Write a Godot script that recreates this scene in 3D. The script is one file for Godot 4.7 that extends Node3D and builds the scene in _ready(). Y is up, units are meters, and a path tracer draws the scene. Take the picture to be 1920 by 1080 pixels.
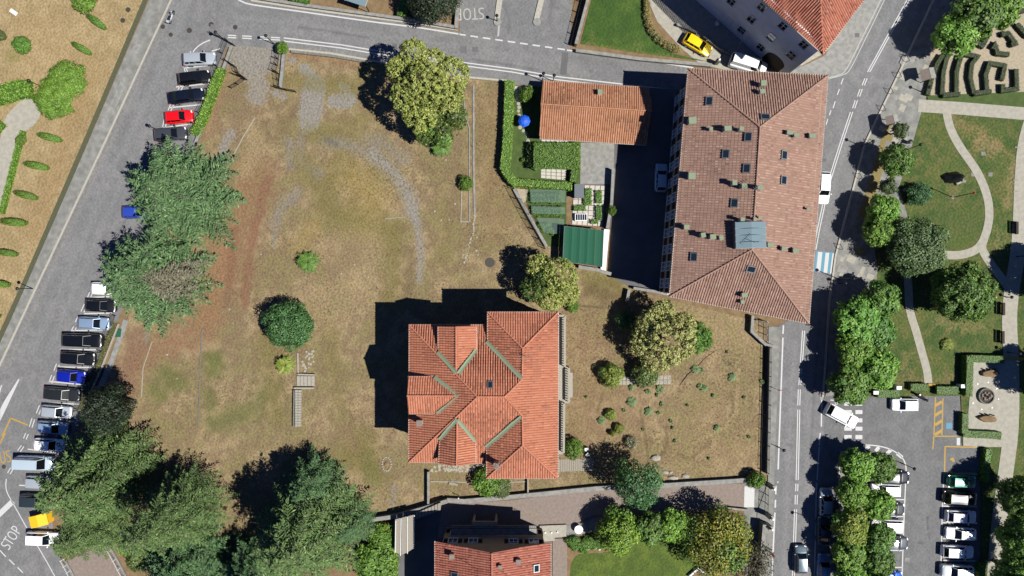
extends Node3D
# Aerial view of a villa garden, streets, a park and a car park, seen straight down from a drone 95 m up.
# Photo pixels (1920 x 1080) become directions; g() meets them with the height of what they touch.
const CAM_H = 95.0
const FOCAL = 1280.0
const GAIN = 2.15          # sunlit photo value / base colour
const DRAW = true
var rng := RandomNumberGenerator.new()
var used := {}
var M := {}
var cache := {}

class MB:
	var v := PackedVector3Array()
	var n := PackedVector3Array()
	var c := PackedColorArray()
	var t := PackedVector2Array()
	var i := PackedInt32Array()
	var col := Color.WHITE
	func tri(a: Vector3, b: Vector3, d: Vector3):
		var nn := (b - a).cross(d - a).normalized()
		var k := v.size()
		v.append(a); v.append(b); v.append(d)
		n.append(nn); n.append(nn); n.append(nn)
		c.append(col); c.append(col); c.append(col)
		i.append(k); i.append(k + 2); i.append(k + 1)
	func quad(a: Vector3, b: Vector3, d: Vector3, e: Vector3):
		var nn := (d - a).cross(e - b).normalized()
		var k := v.size()
		v.append(a); v.append(b); v.append(d); v.append(e)
		n.append(nn); n.append(nn); n.append(nn); n.append(nn)
		c.append(col); c.append(col); c.append(col); c.append(col)
		i.append(k); i.append(k + 2); i.append(k + 1); i.append(k); i.append(k + 3); i.append(k + 2)
	func box(o: Vector3, s: Vector3, b := Basis.IDENTITY, ch := 0.0):
		var x := b.x * s.x * 0.5
		var y := b.y * s.y * 0.5
		var z := b.z * s.z * 0.5
		if ch <= 0.0:
			quad(o - x + y + z, o + x + y + z, o + x + y - z, o - x + y - z)
			quad(o - x - y - z, o + x - y - z, o + x - y + z, o - x - y + z)
			quad(o - x - y + z, o + x - y + z, o + x + y + z, o - x + y + z)
			quad(o + x - y - z, o - x - y - z, o - x + y - z, o + x + y - z)
			quad(o + x - y + z, o + x - y - z, o + x + y - z, o + x + y + z)
			quad(o - x - y - z, o - x - y + z, o - x + y + z, o - x + y - z)
			return
		var cx := b.x * (s.x * 0.5 - ch)
		var cz := b.z * (s.z * 0.5 - ch)
		var cy := b.y * (s.y * 0.5 - ch)
		quad(o - cx + y + cz, o + cx + y + cz, o + cx + y - cz, o - cx + y - cz)
		quad(o - x - y - z, o + x - y - z, o + x - y + z, o - x - y + z)
		var lo := [o - x - y + z, o + x - y + z, o + x - y - z, o - x - y - z]
		var mi := [o - x + cy + z, o + x + cy + z, o + x + cy - z, o - x + cy - z]
		var hi := [o - cx + y + cz, o + cx + y + cz, o + cx + y - cz, o - cx + y - cz]
		for k in 4:
			var j := (k + 1) % 4
			quad(lo[k], lo[j], mi[j], mi[k])
			quad(mi[k], mi[j], hi[j], hi[k])
	func tube(a: Vector3, b: Vector3, r0: float, r1: float, s := 6, caps := true):
		var d := (b - a).normalized()
		var p := d.cross(Vector3(0.31, 0.2, 0.93)).normalized()
		if p.length() < 0.5: p = d.cross(Vector3.RIGHT).normalized()
		var q := d.cross(p)
		var k := v.size()
		for j in s:
			var w := p * cos(TAU * j / s) + q * sin(TAU * j / s)
			v.append(a + w * r0); v.append(b + w * r1)
			n.append(w); n.append(w); c.append(col); c.append(col)
		for j in s:
			var x0 := k + j * 2
			var x1 := k + ((j + 1) % s) * 2
			i.append(x0); i.append(x0 + 1); i.append(x1); i.append(x1); i.append(x0 + 1); i.append(x1 + 1)
		if caps:
			for j in s:
				var w0 := p * cos(TAU * j / s) + q * sin(TAU * j / s)
				var w1 := p * cos(TAU * (j + 1) / s) + q * sin(TAU * (j + 1) / s)
				tri(b, b + w0 * r1, b + w1 * r1)
				tri(a, a + w1 * r0, a + w0 * r0)
	func lathe(o: Vector3, prof: Array, s := 16):
		for k in prof.size() - 1:
			for j in s:
				var a0 := TAU * j / s
				var a1 := TAU * (j + 1) / s
				var p0: Vector2 = prof[k]
				var p1: Vector2 = prof[k + 1]
				var q := [o + Vector3(p0.x * cos(a0), p0.y, -p0.x * sin(a0)), o + Vector3(p0.x * cos(a1), p0.y, -p0.x * sin(a1)), o + Vector3(p1.x * cos(a1), p1.y, -p1.x * sin(a1)), o + Vector3(p1.x * cos(a0), p1.y, -p1.x * sin(a0))]
				if p0.x < 1e-4: tri(q[0], q[2], q[3])
				elif p1.x < 1e-4: tri(q[0], q[1], q[2])
				else: quad(q[0], q[1], q[2], q[3])
	func strip(p: Array, w: float, y0: float, y1: float):
		# a band of width w along world points; a wall when y0 < y1
		var l := []
		var r := []
		for k in p.size():
			var d0: Vector3 = (p[k] - p[max(k - 1, 0)])
			var d1: Vector3 = (p[min(k + 1, p.size() - 1)] - p[k])
			d0.y = 0; d1.y = 0
			if d0.length() < 1e-5: d0 = d1
			if d1.length() < 1e-5: d1 = d0
			var d := (d0.normalized() + d1.normalized()).normalized()
			var s := Vector3(d.z, 0, -d.x)
			var mit: float = clamp(1.0 / max(0.4, s.dot(Vector3(d0.z, 0, -d0.x).normalized())), 1.0, 2.0)
			var q: Vector3 = p[k]
			l.append(Vector3(q.x, 0, q.z) + s * w * 0.5 * mit)
			r.append(Vector3(q.x, 0, q.z) - s * w * 0.5 * mit)
		var u := Vector3(0, y1, 0)
		var o := Vector3(0, y0, 0)
		for k in p.size() - 1:
			quad(r[k] + u, r[k + 1] + u, l[k + 1] + u, l[k] + u)
			if y1 > y0 + 0.001:
				quad(r[k] + o, r[k + 1] + o, r[k + 1] + u, r[k] + u)
				quad(l[k + 1] + o, l[k] + o, l[k] + u, l[k + 1] + u)
		if y1 > y0 + 0.001:
			var e: int = p.size() - 1
			quad(l[0] + o, r[0] + o, r[0] + u, l[0] + u)
			quad(r[e] + o, l[e] + o, l[e] + u, r[e] + u)
	func poly(p: PackedVector2Array, y0: float, y1: float):
		var idx := Geometry2D.triangulate_polygon(p)
		for k in range(0, idx.size(), 3):
			var a := Vector3(p[idx[k]].x, y1, p[idx[k]].y)
			var b := Vector3(p[idx[k + 1]].x, y1, p[idx[k + 1]].y)
			var d := Vector3(p[idx[k + 2]].x, y1, p[idx[k + 2]].y)
			if (b - a).cross(d - a).y > 0: tri(a, b, d)
			else: tri(a, d, b)
		if y1 > y0 + 0.001:
			var cw := 1.0 if Geometry2D.is_polygon_clockwise(p) else -1.0
			for k in p.size():
				var a2 := p[k]
				var b2 := p[(k + 1) % p.size()]
				if cw < 0: 
					var tmp := a2; a2 = b2; b2 = tmp
				quad(Vector3(a2.x, y0, a2.y), Vector3(b2.x, y0, b2.y), Vector3(b2.x, y1, b2.y), Vector3(a2.x, y1, a2.y))
	func leaf(p: Vector3, along: Vector3, side: Vector3, lx: float, wx: float, cc: Color):
		var k := v.size()
		var a := along * lx * 0.5
		var s := side * wx * 0.5
		var nn := along.cross(side).normalized()
		if nn.y < 0:
			nn = -nn
			s = -s
		v.append(p - a); v.append(p + s - a * 0.1); v.append(p + a); v.append(p - s - a * 0.1)
		n.append(nn); n.append(nn); n.append(nn); n.append(nn)
		c.append(cc); c.append(cc); c.append(cc); c.append(cc)
		i.append(k); i.append(k + 1); i.append(k + 2); i.append(k); i.append(k + 2); i.append(k + 3)
	func commit() -> ArrayMesh:
		var m := ArrayMesh.new()
		if v.size() == 0: return m
		var a := []
		a.resize(Mesh.ARRAY_MAX)
		a[Mesh.ARRAY_VERTEX] = v
		a[Mesh.ARRAY_NORMAL] = n
		a[Mesh.ARRAY_COLOR] = c
		if t.size() == v.size(): a[Mesh.ARRAY_TEX_UV] = t
		a[Mesh.ARRAY_INDEX] = i
		m.add_surface_from_arrays(Mesh.PRIMITIVE_TRIANGLES, a)
		return m

# ---------- placing ----------
func g(px: float, py: float, y := 0.0) -> Vector3:
	var s := (CAM_H - y) / FOCAL
	return Vector3((px - 960.0) * s, y, (py - 540.0) * s)
func W(a: Array, y := 0.0) -> Array:
	var r := []
	for k in range(0, a.size(), 2): r.append(g(a[k], a[k + 1], y))
	return r
func W2(a: Array, y := 0.0) -> PackedVector2Array:
	var r := PackedVector2Array()
	for k in range(0, a.size(), 2):
		var w := g(a[k], a[k + 1], y)
		r.append(Vector2(w.x, w.z))
	return r
func curve(a: Array, steps := 6) -> Array:      # Catmull-Rom through flat x,y pairs
	var p := []
	for k in range(0, a.size(), 2): p.append(Vector2(a[k], a[k + 1]))
	var r := []
	for k in p.size() - 1:
		var p0: Vector2 = p[max(k - 1, 0)]
		var p3: Vector2 = p[min(k + 2, p.size() - 1)]
		for s in steps:
			var q: Vector2 = p[k].cubic_interpolate(p[k + 1], p0, p3, float(s) / steps)
			r.append(q.x); r.append(q.y)
	r.append(p[-1].x); r.append(p[-1].y)
	return r
func pc(r: float, gg: float, b: float) -> Color:  # sunlit photo colour -> linear base colour
	var k := Color(r / 255.0, gg / 255.0, b / 255.0).srgb_to_linear()
	return Color(min(k.r / GAIN, 0.85), min(k.g / GAIN, 0.85), min(k.b / GAIN, 0.85))
func ps(r: float, gg: float, b: float) -> Color:  # the same as an sRGB value for albedo_color
	return pc(r, gg, b).linear_to_srgb()

# ---------- naming ----------
func numbered(parent: Node, called: String) -> String:
	var key := str(parent.get_instance_id()) + called
	var k: int = used.get(key, 0)
	used[key] = k + 1
	return called if k == 0 else "%s_%03d" % [called, k]
func put(called: String, shape, m: Material, parent: Node = self) -> MeshInstance3D:
	var o := MeshInstance3D.new()
	o.name = numbered(parent, called)
	o.mesh = shape.commit() if shape is MB else shape
	o.material_override = m
	parent.add_child(o)
	return o
func tag(o: Node, label: String, category: String, group := "") -> Node:
	o.set_meta("label", label)
	o.set_meta("category", category)
	if group != "": o.set_meta("group", group)
	return o
func thing(called: String, label: String, category: String, at := Vector3.ZERO, turn := 0.0, group := "") -> Node3D:
	var o := Node3D.new()
	o.name = numbered(self, called)
	add_child(o)
	o.position = at
	o.rotation.y = turn
	tag(o, label, category, group)
	return o
func node(called: String, parent: Node, at := Vector3.ZERO) -> Node3D:
	var o := Node3D.new()
	o.name = numbered(parent, called)
	parent.add_child(o)
	o.position = at
	return o
func struct(called: String, shape, m: Material, parent: Node = self) -> MeshInstance3D:
	var o := put(called, shape, m, parent)
	if parent == self: o.set_meta("kind", "structure")
	return o
func flat(a: Array, y: float) -> MB:
	var b := MB.new()
	b.poly(W2(a, y), y, y)
	return b
func slab(a: Array, y0: float, y1: float) -> MB:
	var b := MB.new()
	b.poly(W2(a, y1), y0, y1)
	return b
func band(a: Array, w: float, y0: float, y1: float) -> MB:
	var b := MB.new()
	b.strip(W(a, y1), w, y0, y1)
	return b
func rnd(a: float, b: float) -> float:
	return rng.randf_range(a, b)

# ---------- materials ----------
func noise_bytes(w: int, h: int, freq: float, oct: int, sd: int, seamless := false) -> PackedByteArray:
	var f := FastNoiseLite.new()
	f.seed = sd
	f.frequency = freq
	f.noise_type = FastNoiseLite.TYPE_SIMPLEX_SMOOTH
	f.fractal_octaves = oct
	var im: Image = f.get_seamless_image(w, h) if seamless else f.get_image(w, h)
	im.convert(Image.FORMAT_L8)
	return im.get_data()
func surf(called: String, a: Color, b: Color, metres: float, rough := 0.9, coarse := 0.012, grain := 0.25, sd := 1, relief := 0.6, size := 512) -> StandardMaterial3D:
	# two tones of one matter: coarse blotches and fine grain, world-mapped
	var n1 := noise_bytes(size, size, coarse, 4, sd, true)
	var n2 := noise_bytes(size, size, 0.22, 2, sd + 7, true)
	var d := PackedByteArray()
	d.resize(size * size * 3)
	var r := RandomNumberGenerator.new()
	r.seed = sd * 31 + 5
	for k in size * size:
		var f: float = n1[k] / 255.0 * (1.0 - grain) + n2[k] / 255.0 * grain
		f = clamp((f - 0.5) * 1.7 + 0.5 + (r.randf() - 0.5) * grain * 0.7, 0.0, 1.0)
		d[k * 3] = int(255.0 * lerp(a.r, b.r, f))
		d[k * 3 + 1] = int(255.0 * lerp(a.g, b.g, f))
		d[k * 3 + 2] = int(255.0 * lerp(a.b, b.b, f))
	var m := StandardMaterial3D.new()
	m.albedo_texture = ImageTexture.create_from_image(Image.create_from_data(size, size, false, Image.FORMAT_RGB8, d))
	m.uv1_triplanar = true
	m.uv1_world_triplanar = true
	m.uv1_scale = Vector3.ONE / metres
	m.roughness = rough
	if relief > 0.0:
		var im := Image.create_from_data(size, size, false, Image.FORMAT_L8, n2)
		im.convert(Image.FORMAT_RGBA8)
		im.bump_map_to_normal_map(relief * 3.0)
		m.normal_enabled = true
		m.normal_texture = ImageTexture.create_from_image(im)
		m.normal_scale = relief
	M[called] = m
	return m
func plain(called: String, c: Color, rough := 0.7, metal := 0.0) -> StandardMaterial3D:
	var m := StandardMaterial3D.new()
	m.albedo_color = c
	m.roughness = rough
	m.metallic = metal
	M[called] = m
	return m
func tinted(called: String, rough := 0.85) -> StandardMaterial3D:
	var m := StandardMaterial3D.new()
	m.vertex_color_use_as_albedo = true
	m.roughness = rough
	M[called] = m
	return m
func make_materials():
	surf("asphalt", ps(128, 128, 130), ps(152, 151, 151), 26.0, 0.9, 0.010, 0.35, 3, 0.2, 1024)
	surf("asphalt_new", ps(112, 112, 115), ps(132, 131, 132), 19.0, 0.9, 0.010, 0.35, 5, 0.2)
	surf("concrete", ps(150, 150, 146), ps(188, 186, 180), 9.0, 0.9, 0.02, 0.3, 11, 0.4)
	surf("pavement", ps(138, 138, 134), ps(178, 178, 172), 14.0, 0.9, 0.02, 0.3, 13, 0.4)
	surf("path", ps(186, 182, 168), ps(212, 206, 192), 8.0, 0.95, 0.02, 0.35, 17, 0.5)
	surf("gravel", ps(186, 172, 146), ps(222, 208, 182), 7.0, 0.95, 0.03, 0.5, 19, 0.8)
	surf("pink_paving", ps(152, 136, 126), ps(176, 160, 150), 8.0, 0.9, 0.03, 0.4, 23, 0.5)
	surf("paint", ps(225, 226, 226), ps(250, 250, 250), 5.0, 0.75, 0.04, 0.5, 29, 0.3)
	surf("worn_paint", ps(176, 176, 174), ps(236, 235, 230), 3.0, 0.8, 0.06, 0.5, 31, 0.3)
	surf("yellow_paint", ps(196, 156, 60), ps(232, 190, 84), 3.0, 0.8, 0.06, 0.5, 37, 0.3)
	surf("blue_paint", ps(90, 160, 190), ps(130, 190, 214), 3.0, 0.8, 0.06, 0.4, 41, 0.3)
	surf("kerb", ps(196, 190, 178), ps(226, 221, 208), 5.0, 0.9, 0.03, 0.4, 43, 0.4)
	surf("old_wall", ps(120, 120, 110), ps(172, 168, 154), 5.0, 0.95, 0.02, 0.3, 47, 0.6)
	surf("stone", ps(176, 170, 156), ps(220, 214, 200), 3.0, 0.9, 0.03, 0.35, 53, 0.6)
	surf("verge", ps(84, 90, 64), ps(120, 118, 88), 4.0, 0.95, 0.03, 0.5, 57, 0.9)
	surf("white_slab", ps(222, 214, 204), ps(242, 236, 226), 3.0, 0.85, 0.03, 0.4, 55, 0.3, 256)
	surf("straw", ps(150, 136, 84), ps(176, 158, 102), 5.0, 0.95, 0.03, 0.5, 56, 0.9)
	surf("green_lawn", ps(70, 96, 42), ps(104, 124, 58), 11.0, 0.95, 0.02, 0.5, 59, 0.9)
	surf("earth", ps(138, 112, 82), ps(176, 148, 108), 13.0, 0.95, 0.02, 0.45, 61, 0.9)
	surf("cream_wall", ps(196, 176, 146), ps(216, 198, 168), 9.0, 0.92, 0.012, 0.2, 67, 0.3)
	surf("grey_wall", ps(176, 176, 178), ps(200, 200, 200), 9.0, 0.92, 0.012, 0.2, 71, 0.3)
	surf("pale_wall", Color(0.80, 0.83, 0.88), Color(0.87, 0.89, 0.93), 9.0, 0.92, 0.012, 0.2, 70, 0.3)
	surf("pink_wall", ps(206, 178, 150), ps(222, 196, 168), 9.0, 0.92, 0.012, 0.2, 73, 0.3)
	surf("copper", ps(140, 158, 128), ps(172, 186, 156), 2.0, 0.8, 0.05, 0.4, 79, 0.3, 256)
	surf("wood", ps(168, 160, 146), ps(198, 190, 174), 2.5, 0.85, 0.05, 0.4, 83, 0.4, 256)
	surf("net", ps(22, 96, 70), ps(40, 118, 88), 2.2, 0.9, 0.05, 0.5, 89, 0.5, 256)
	plain("white_metal", Color(0.8, 0.8, 0.8), 0.5)
	plain("dark_metal", Color(0.10, 0.11, 0.12), 0.5, 0.4)
	plain("grey_metal", Color(0.42, 0.44, 0.45), 0.45, 0.5)
	plain("gutter", Color(0.62, 0.61, 0.58), 0.5, 0.3)
	plain("iron_cover", Color(0.24, 0.22, 0.20), 0.7, 0.3)
	plain("dark_wood", Color(0.16, 0.12, 0.09), 0.8)
	plain("shutter", Color(0.30, 0.24, 0.19), 0.8)
	plain("red_plastic", Color(0.72, 0.06, 0.07), 0.5)
	plain("white_plastic", Color(0.86, 0.86, 0.84), 0.45)
	plain("orange_tile", Color(0.72, 0.33, 0.20), 0.8)
	plain("blue_fabric", Color(0.06, 0.29, 0.72), 0.6)
	plain("yellow_canvas", Color(0.86, 0.66, 0.10), 0.6)
	plain("globe", Color(0.88, 0.88, 0.86), 0.25)
	plain("rubber", Color(0.07, 0.07, 0.075), 0.85)
	plain("rim", Color(0.6, 0.61, 0.63), 0.3, 0.8)
	plain("lamp_glass", Color(0.85, 0.86, 0.88), 0.1)
	plain("tail_red", Color(0.55, 0.04, 0.04), 0.2)
	var gl := plain("car_glass", Color(0.05, 0.06, 0.07), 0.06)
	gl.metallic_specular = 0.6
	var wg := plain("window_glass", Color(0.10, 0.13, 0.16), 0.05)
	wg.metallic_specular = 0.6
	var rg := plain("roof_glass", Color(0.40, 0.47, 0.50), 0.12)
	rg.metallic_specular = 0.5
	for k in ["bark", "tile", "stone_tint", "plank", "skin"]: tinted(k, 0.9)
	var lf := tinted("leaf", 0.62)
	lf.cull_mode = BaseMaterial3D.CULL_DISABLED
	lf.backlight_enabled = true
	lf.backlight = Color(0.20, 0.26, 0.07)
	var nd := tinted("needle", 0.75)
	nd.cull_mode = BaseMaterial3D.CULL_DISABLED
	# flat nets are thin sheets seen through
	var nt := plain("thin_net", Color(0.48, 0.58, 0.55, 0.24), 0.8)
	nt.transparency = BaseMaterial3D.TRANSPARENCY_ALPHA
	nt.cull_mode = BaseMaterial3D.CULL_DISABLED
func paint_of(c: Color, metal := 0.0) -> StandardMaterial3D:
	var key := "car" + str(c) + str(metal)
	if not M.has(key):
		var m := plain(key, c, 0.32, metal)
		m.clearcoat_enabled = true
		m.clearcoat = 0.6
		m.clearcoat_roughness = 0.06
	return M[key]
func _ready():
	rng.seed = 4711
	var cam := Camera3D.new()
	cam.name = "camera"
	cam.position = Vector3(0, CAM_H, 0)
	cam.rotation_degrees = Vector3(-90, 0, 0)
	cam.fov = rad_to_deg(2.0 * atan(540.0 / FOCAL))
	cam.near = 1.0
	cam.far = 900.0
	add_child(cam)
	cam.current = true
	var we := WorldEnvironment.new()
	we.name = "world_environment"
	var env := Environment.new()
	env.background_mode = Environment.BG_SKY
	var sm := ProceduralSkyMaterial.new()
	sm.sky_top_color = Color(0.16, 0.26, 0.46)
	sm.sky_horizon_color = Color(0.36, 0.44, 0.54)
	sm.ground_bottom_color = Color(0.20, 0.18, 0.15)
	sm.ground_horizon_color = Color(0.36, 0.44, 0.54)
	sm.sky_curve = 0.12
	sm.sun_angle_max = 1.0
	var sky := Sky.new()
	sky.sky_material = sm
	env.sky = sky
	env.background_energy_multiplier = 0.7
	env.tonemap_mode = Environment.TONE_MAPPER_LINEAR
	env.tonemap_exposure = 1.75
	env.sdfgi_enabled = true
	env.ssao_enabled = true
	env.ssil_enabled = true
	we.environment = env
	add_child(we)
	var sun := DirectionalLight3D.new()
	sun.name = "sun"
	sun.light_energy = 1.45
	sun.light_color = Color(1.0, 0.985, 0.95)
	sun.light_angular_distance = 0.5
	sun.shadow_enabled = true
	sun.directional_shadow_max_distance = 200.0
	add_child(sun)
	sun.look_at_from_position(Vector3.ZERO, Vector3(-0.66, -1.0, -0.282), Vector3.UP)
	make_materials()
	build_ground()
	build_roads()
	build_park_ground()
	build_buildings()
	build_walls()
	build_gardens()
	build_trees()
	build_cars()
	build_street_things()
	build_small_things()
# ---------- ground ----------
func lawn_material(box: Array, sc: float, tones: Array, patches: Array, sd: int, grain := 26.0) -> StandardMaterial3D:
	var w := int((box[2] - box[0]) * sc)
	var h := int((box[3] - box[1]) * sc)
	var n1 := noise_bytes(w, h, 0.010 / sc, 4, sd)
	var n2 := noise_bytes(w, h, 0.035 / sc, 4, sd + 1)
	var n3 := noise_bytes(w, h, 0.16 / sc, 3, sd + 2)
	var buf := PackedFloat32Array()
	buf.resize(w * h * 3)
	var a: Color = tones[0]
	var b: Color = tones[1]
	var e: Color = tones[2]
	for k in w * h:
		var f: float = clamp((n1[k] / 255.0 - 0.5) * 3.2 + 0.5, 0.0, 1.0)
		var q: float = clamp((n2[k] / 255.0 - 0.5) * 2.8 + 0.40, 0.0, 1.0) * 0.8
		buf[k * 3] = lerp(lerp(a.r, b.r, f), e.r, q)
		buf[k * 3 + 1] = lerp(lerp(a.g, b.g, f), e.g, q)
		buf[k * 3 + 2] = lerp(lerp(a.b, b.b, f), e.b, q)
	for p in patches:
		var c: Color = p[0]
		var rad: float = p[1] * sc
		var hard: float = p[2]
		var amp: float = p[3]
		var pts: Array = p[4]
		var seg := []
		var bx0 := 1e9; var by0 := 1e9; var bx1 := -1e9; var by1 := -1e9
		for k in range(0, pts.size(), 2):
			var q := Vector2((pts[k] - box[0]) * sc, (pts[k + 1] - box[1]) * sc)
			seg.append(q)
			bx0 = min(bx0, q.x); by0 = min(by0, q.y); bx1 = max(bx1, q.x); by1 = max(by1, q.y)
		if seg.size() == 1: seg.append(seg[0] + Vector2(0.01, 0))
		var ext := rad * (1.0 + amp)
		for y in range(max(0, int(by0 - ext)), min(h, int(by1 + ext) + 1)):
			for x in range(max(0, int(bx0 - ext)), min(w, int(bx1 + ext) + 1)):
				var d := 1e9
				var v := Vector2(x, y)
				for k in seg.size() - 1:
					d = min(d, v.distance_to(Geometry2D.get_closest_point_to_segment(v, seg[k], seg[k + 1])))
				if d > ext: continue
				var k := y * w + x
				var no: float = (n2[k] * 0.5 + n3[k] * 0.5) / 255.0 - 0.5
				var f: float = clamp((1.0 - d / rad + no * amp * 2.6) * hard, 0.0, 1.0) * p[5]
				if f <= 0.0: continue
				buf[k * 3] = lerp(buf[k * 3], c.r, f)
				buf[k * 3 + 1] = lerp(buf[k * 3 + 1], c.g, f)
				buf[k * 3 + 2] = lerp(buf[k * 3 + 2], c.b, f)
	var d := PackedByteArray()
	d.resize(w * h * 3)
	var r := RandomNumberGenerator.new()
	r.seed = sd
	for k in w * h:
		var j: float = 1.0 + ((n3[k] - 128.0) / 128.0 * 0.8 + (r.randf() - 0.5)) * grain / 100.0
		d[k * 3] = clampi(int(buf[k * 3] * j * 255.0), 0, 255)
		d[k * 3 + 1] = clampi(int(buf[k * 3 + 1] * j * 255.0), 0, 255)
		d[k * 3 + 2] = clampi(int(buf[k * 3 + 2] * j * 255.0), 0, 255)
	var m := StandardMaterial3D.new()
	m.albedo_texture = ImageTexture.create_from_image(Image.create_from_data(w, h, false, Image.FORMAT_RGB8, d))
	m.roughness = 0.96
	var im := Image.create_from_data(w, h, false, Image.FORMAT_L8, n3)
	im.convert(Image.FORMAT_RGBA8)
	im.bump_map_to_normal_map(1.2)
	m.normal_enabled = true
	m.normal_texture = ImageTexture.create_from_image(im)
	m.normal_scale = 0.7
	m.set_meta("box", box)
	return m
func lawn(called: String, a: Array, y: float, m: StandardMaterial3D) -> MeshInstance3D:
	var b := flat(a, y)
	var box: Array = m.get_meta("box")
	for p in b.v:
		var k := FOCAL / (CAM_H - y)
		b.t.append(Vector2((p.x * k + 960.0 - box[0]) / (box[2] - box[0]), (p.z * k + 540.0 - box[1]) / (box[3] - box[1])))
	return struct(called, b, m)
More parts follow.
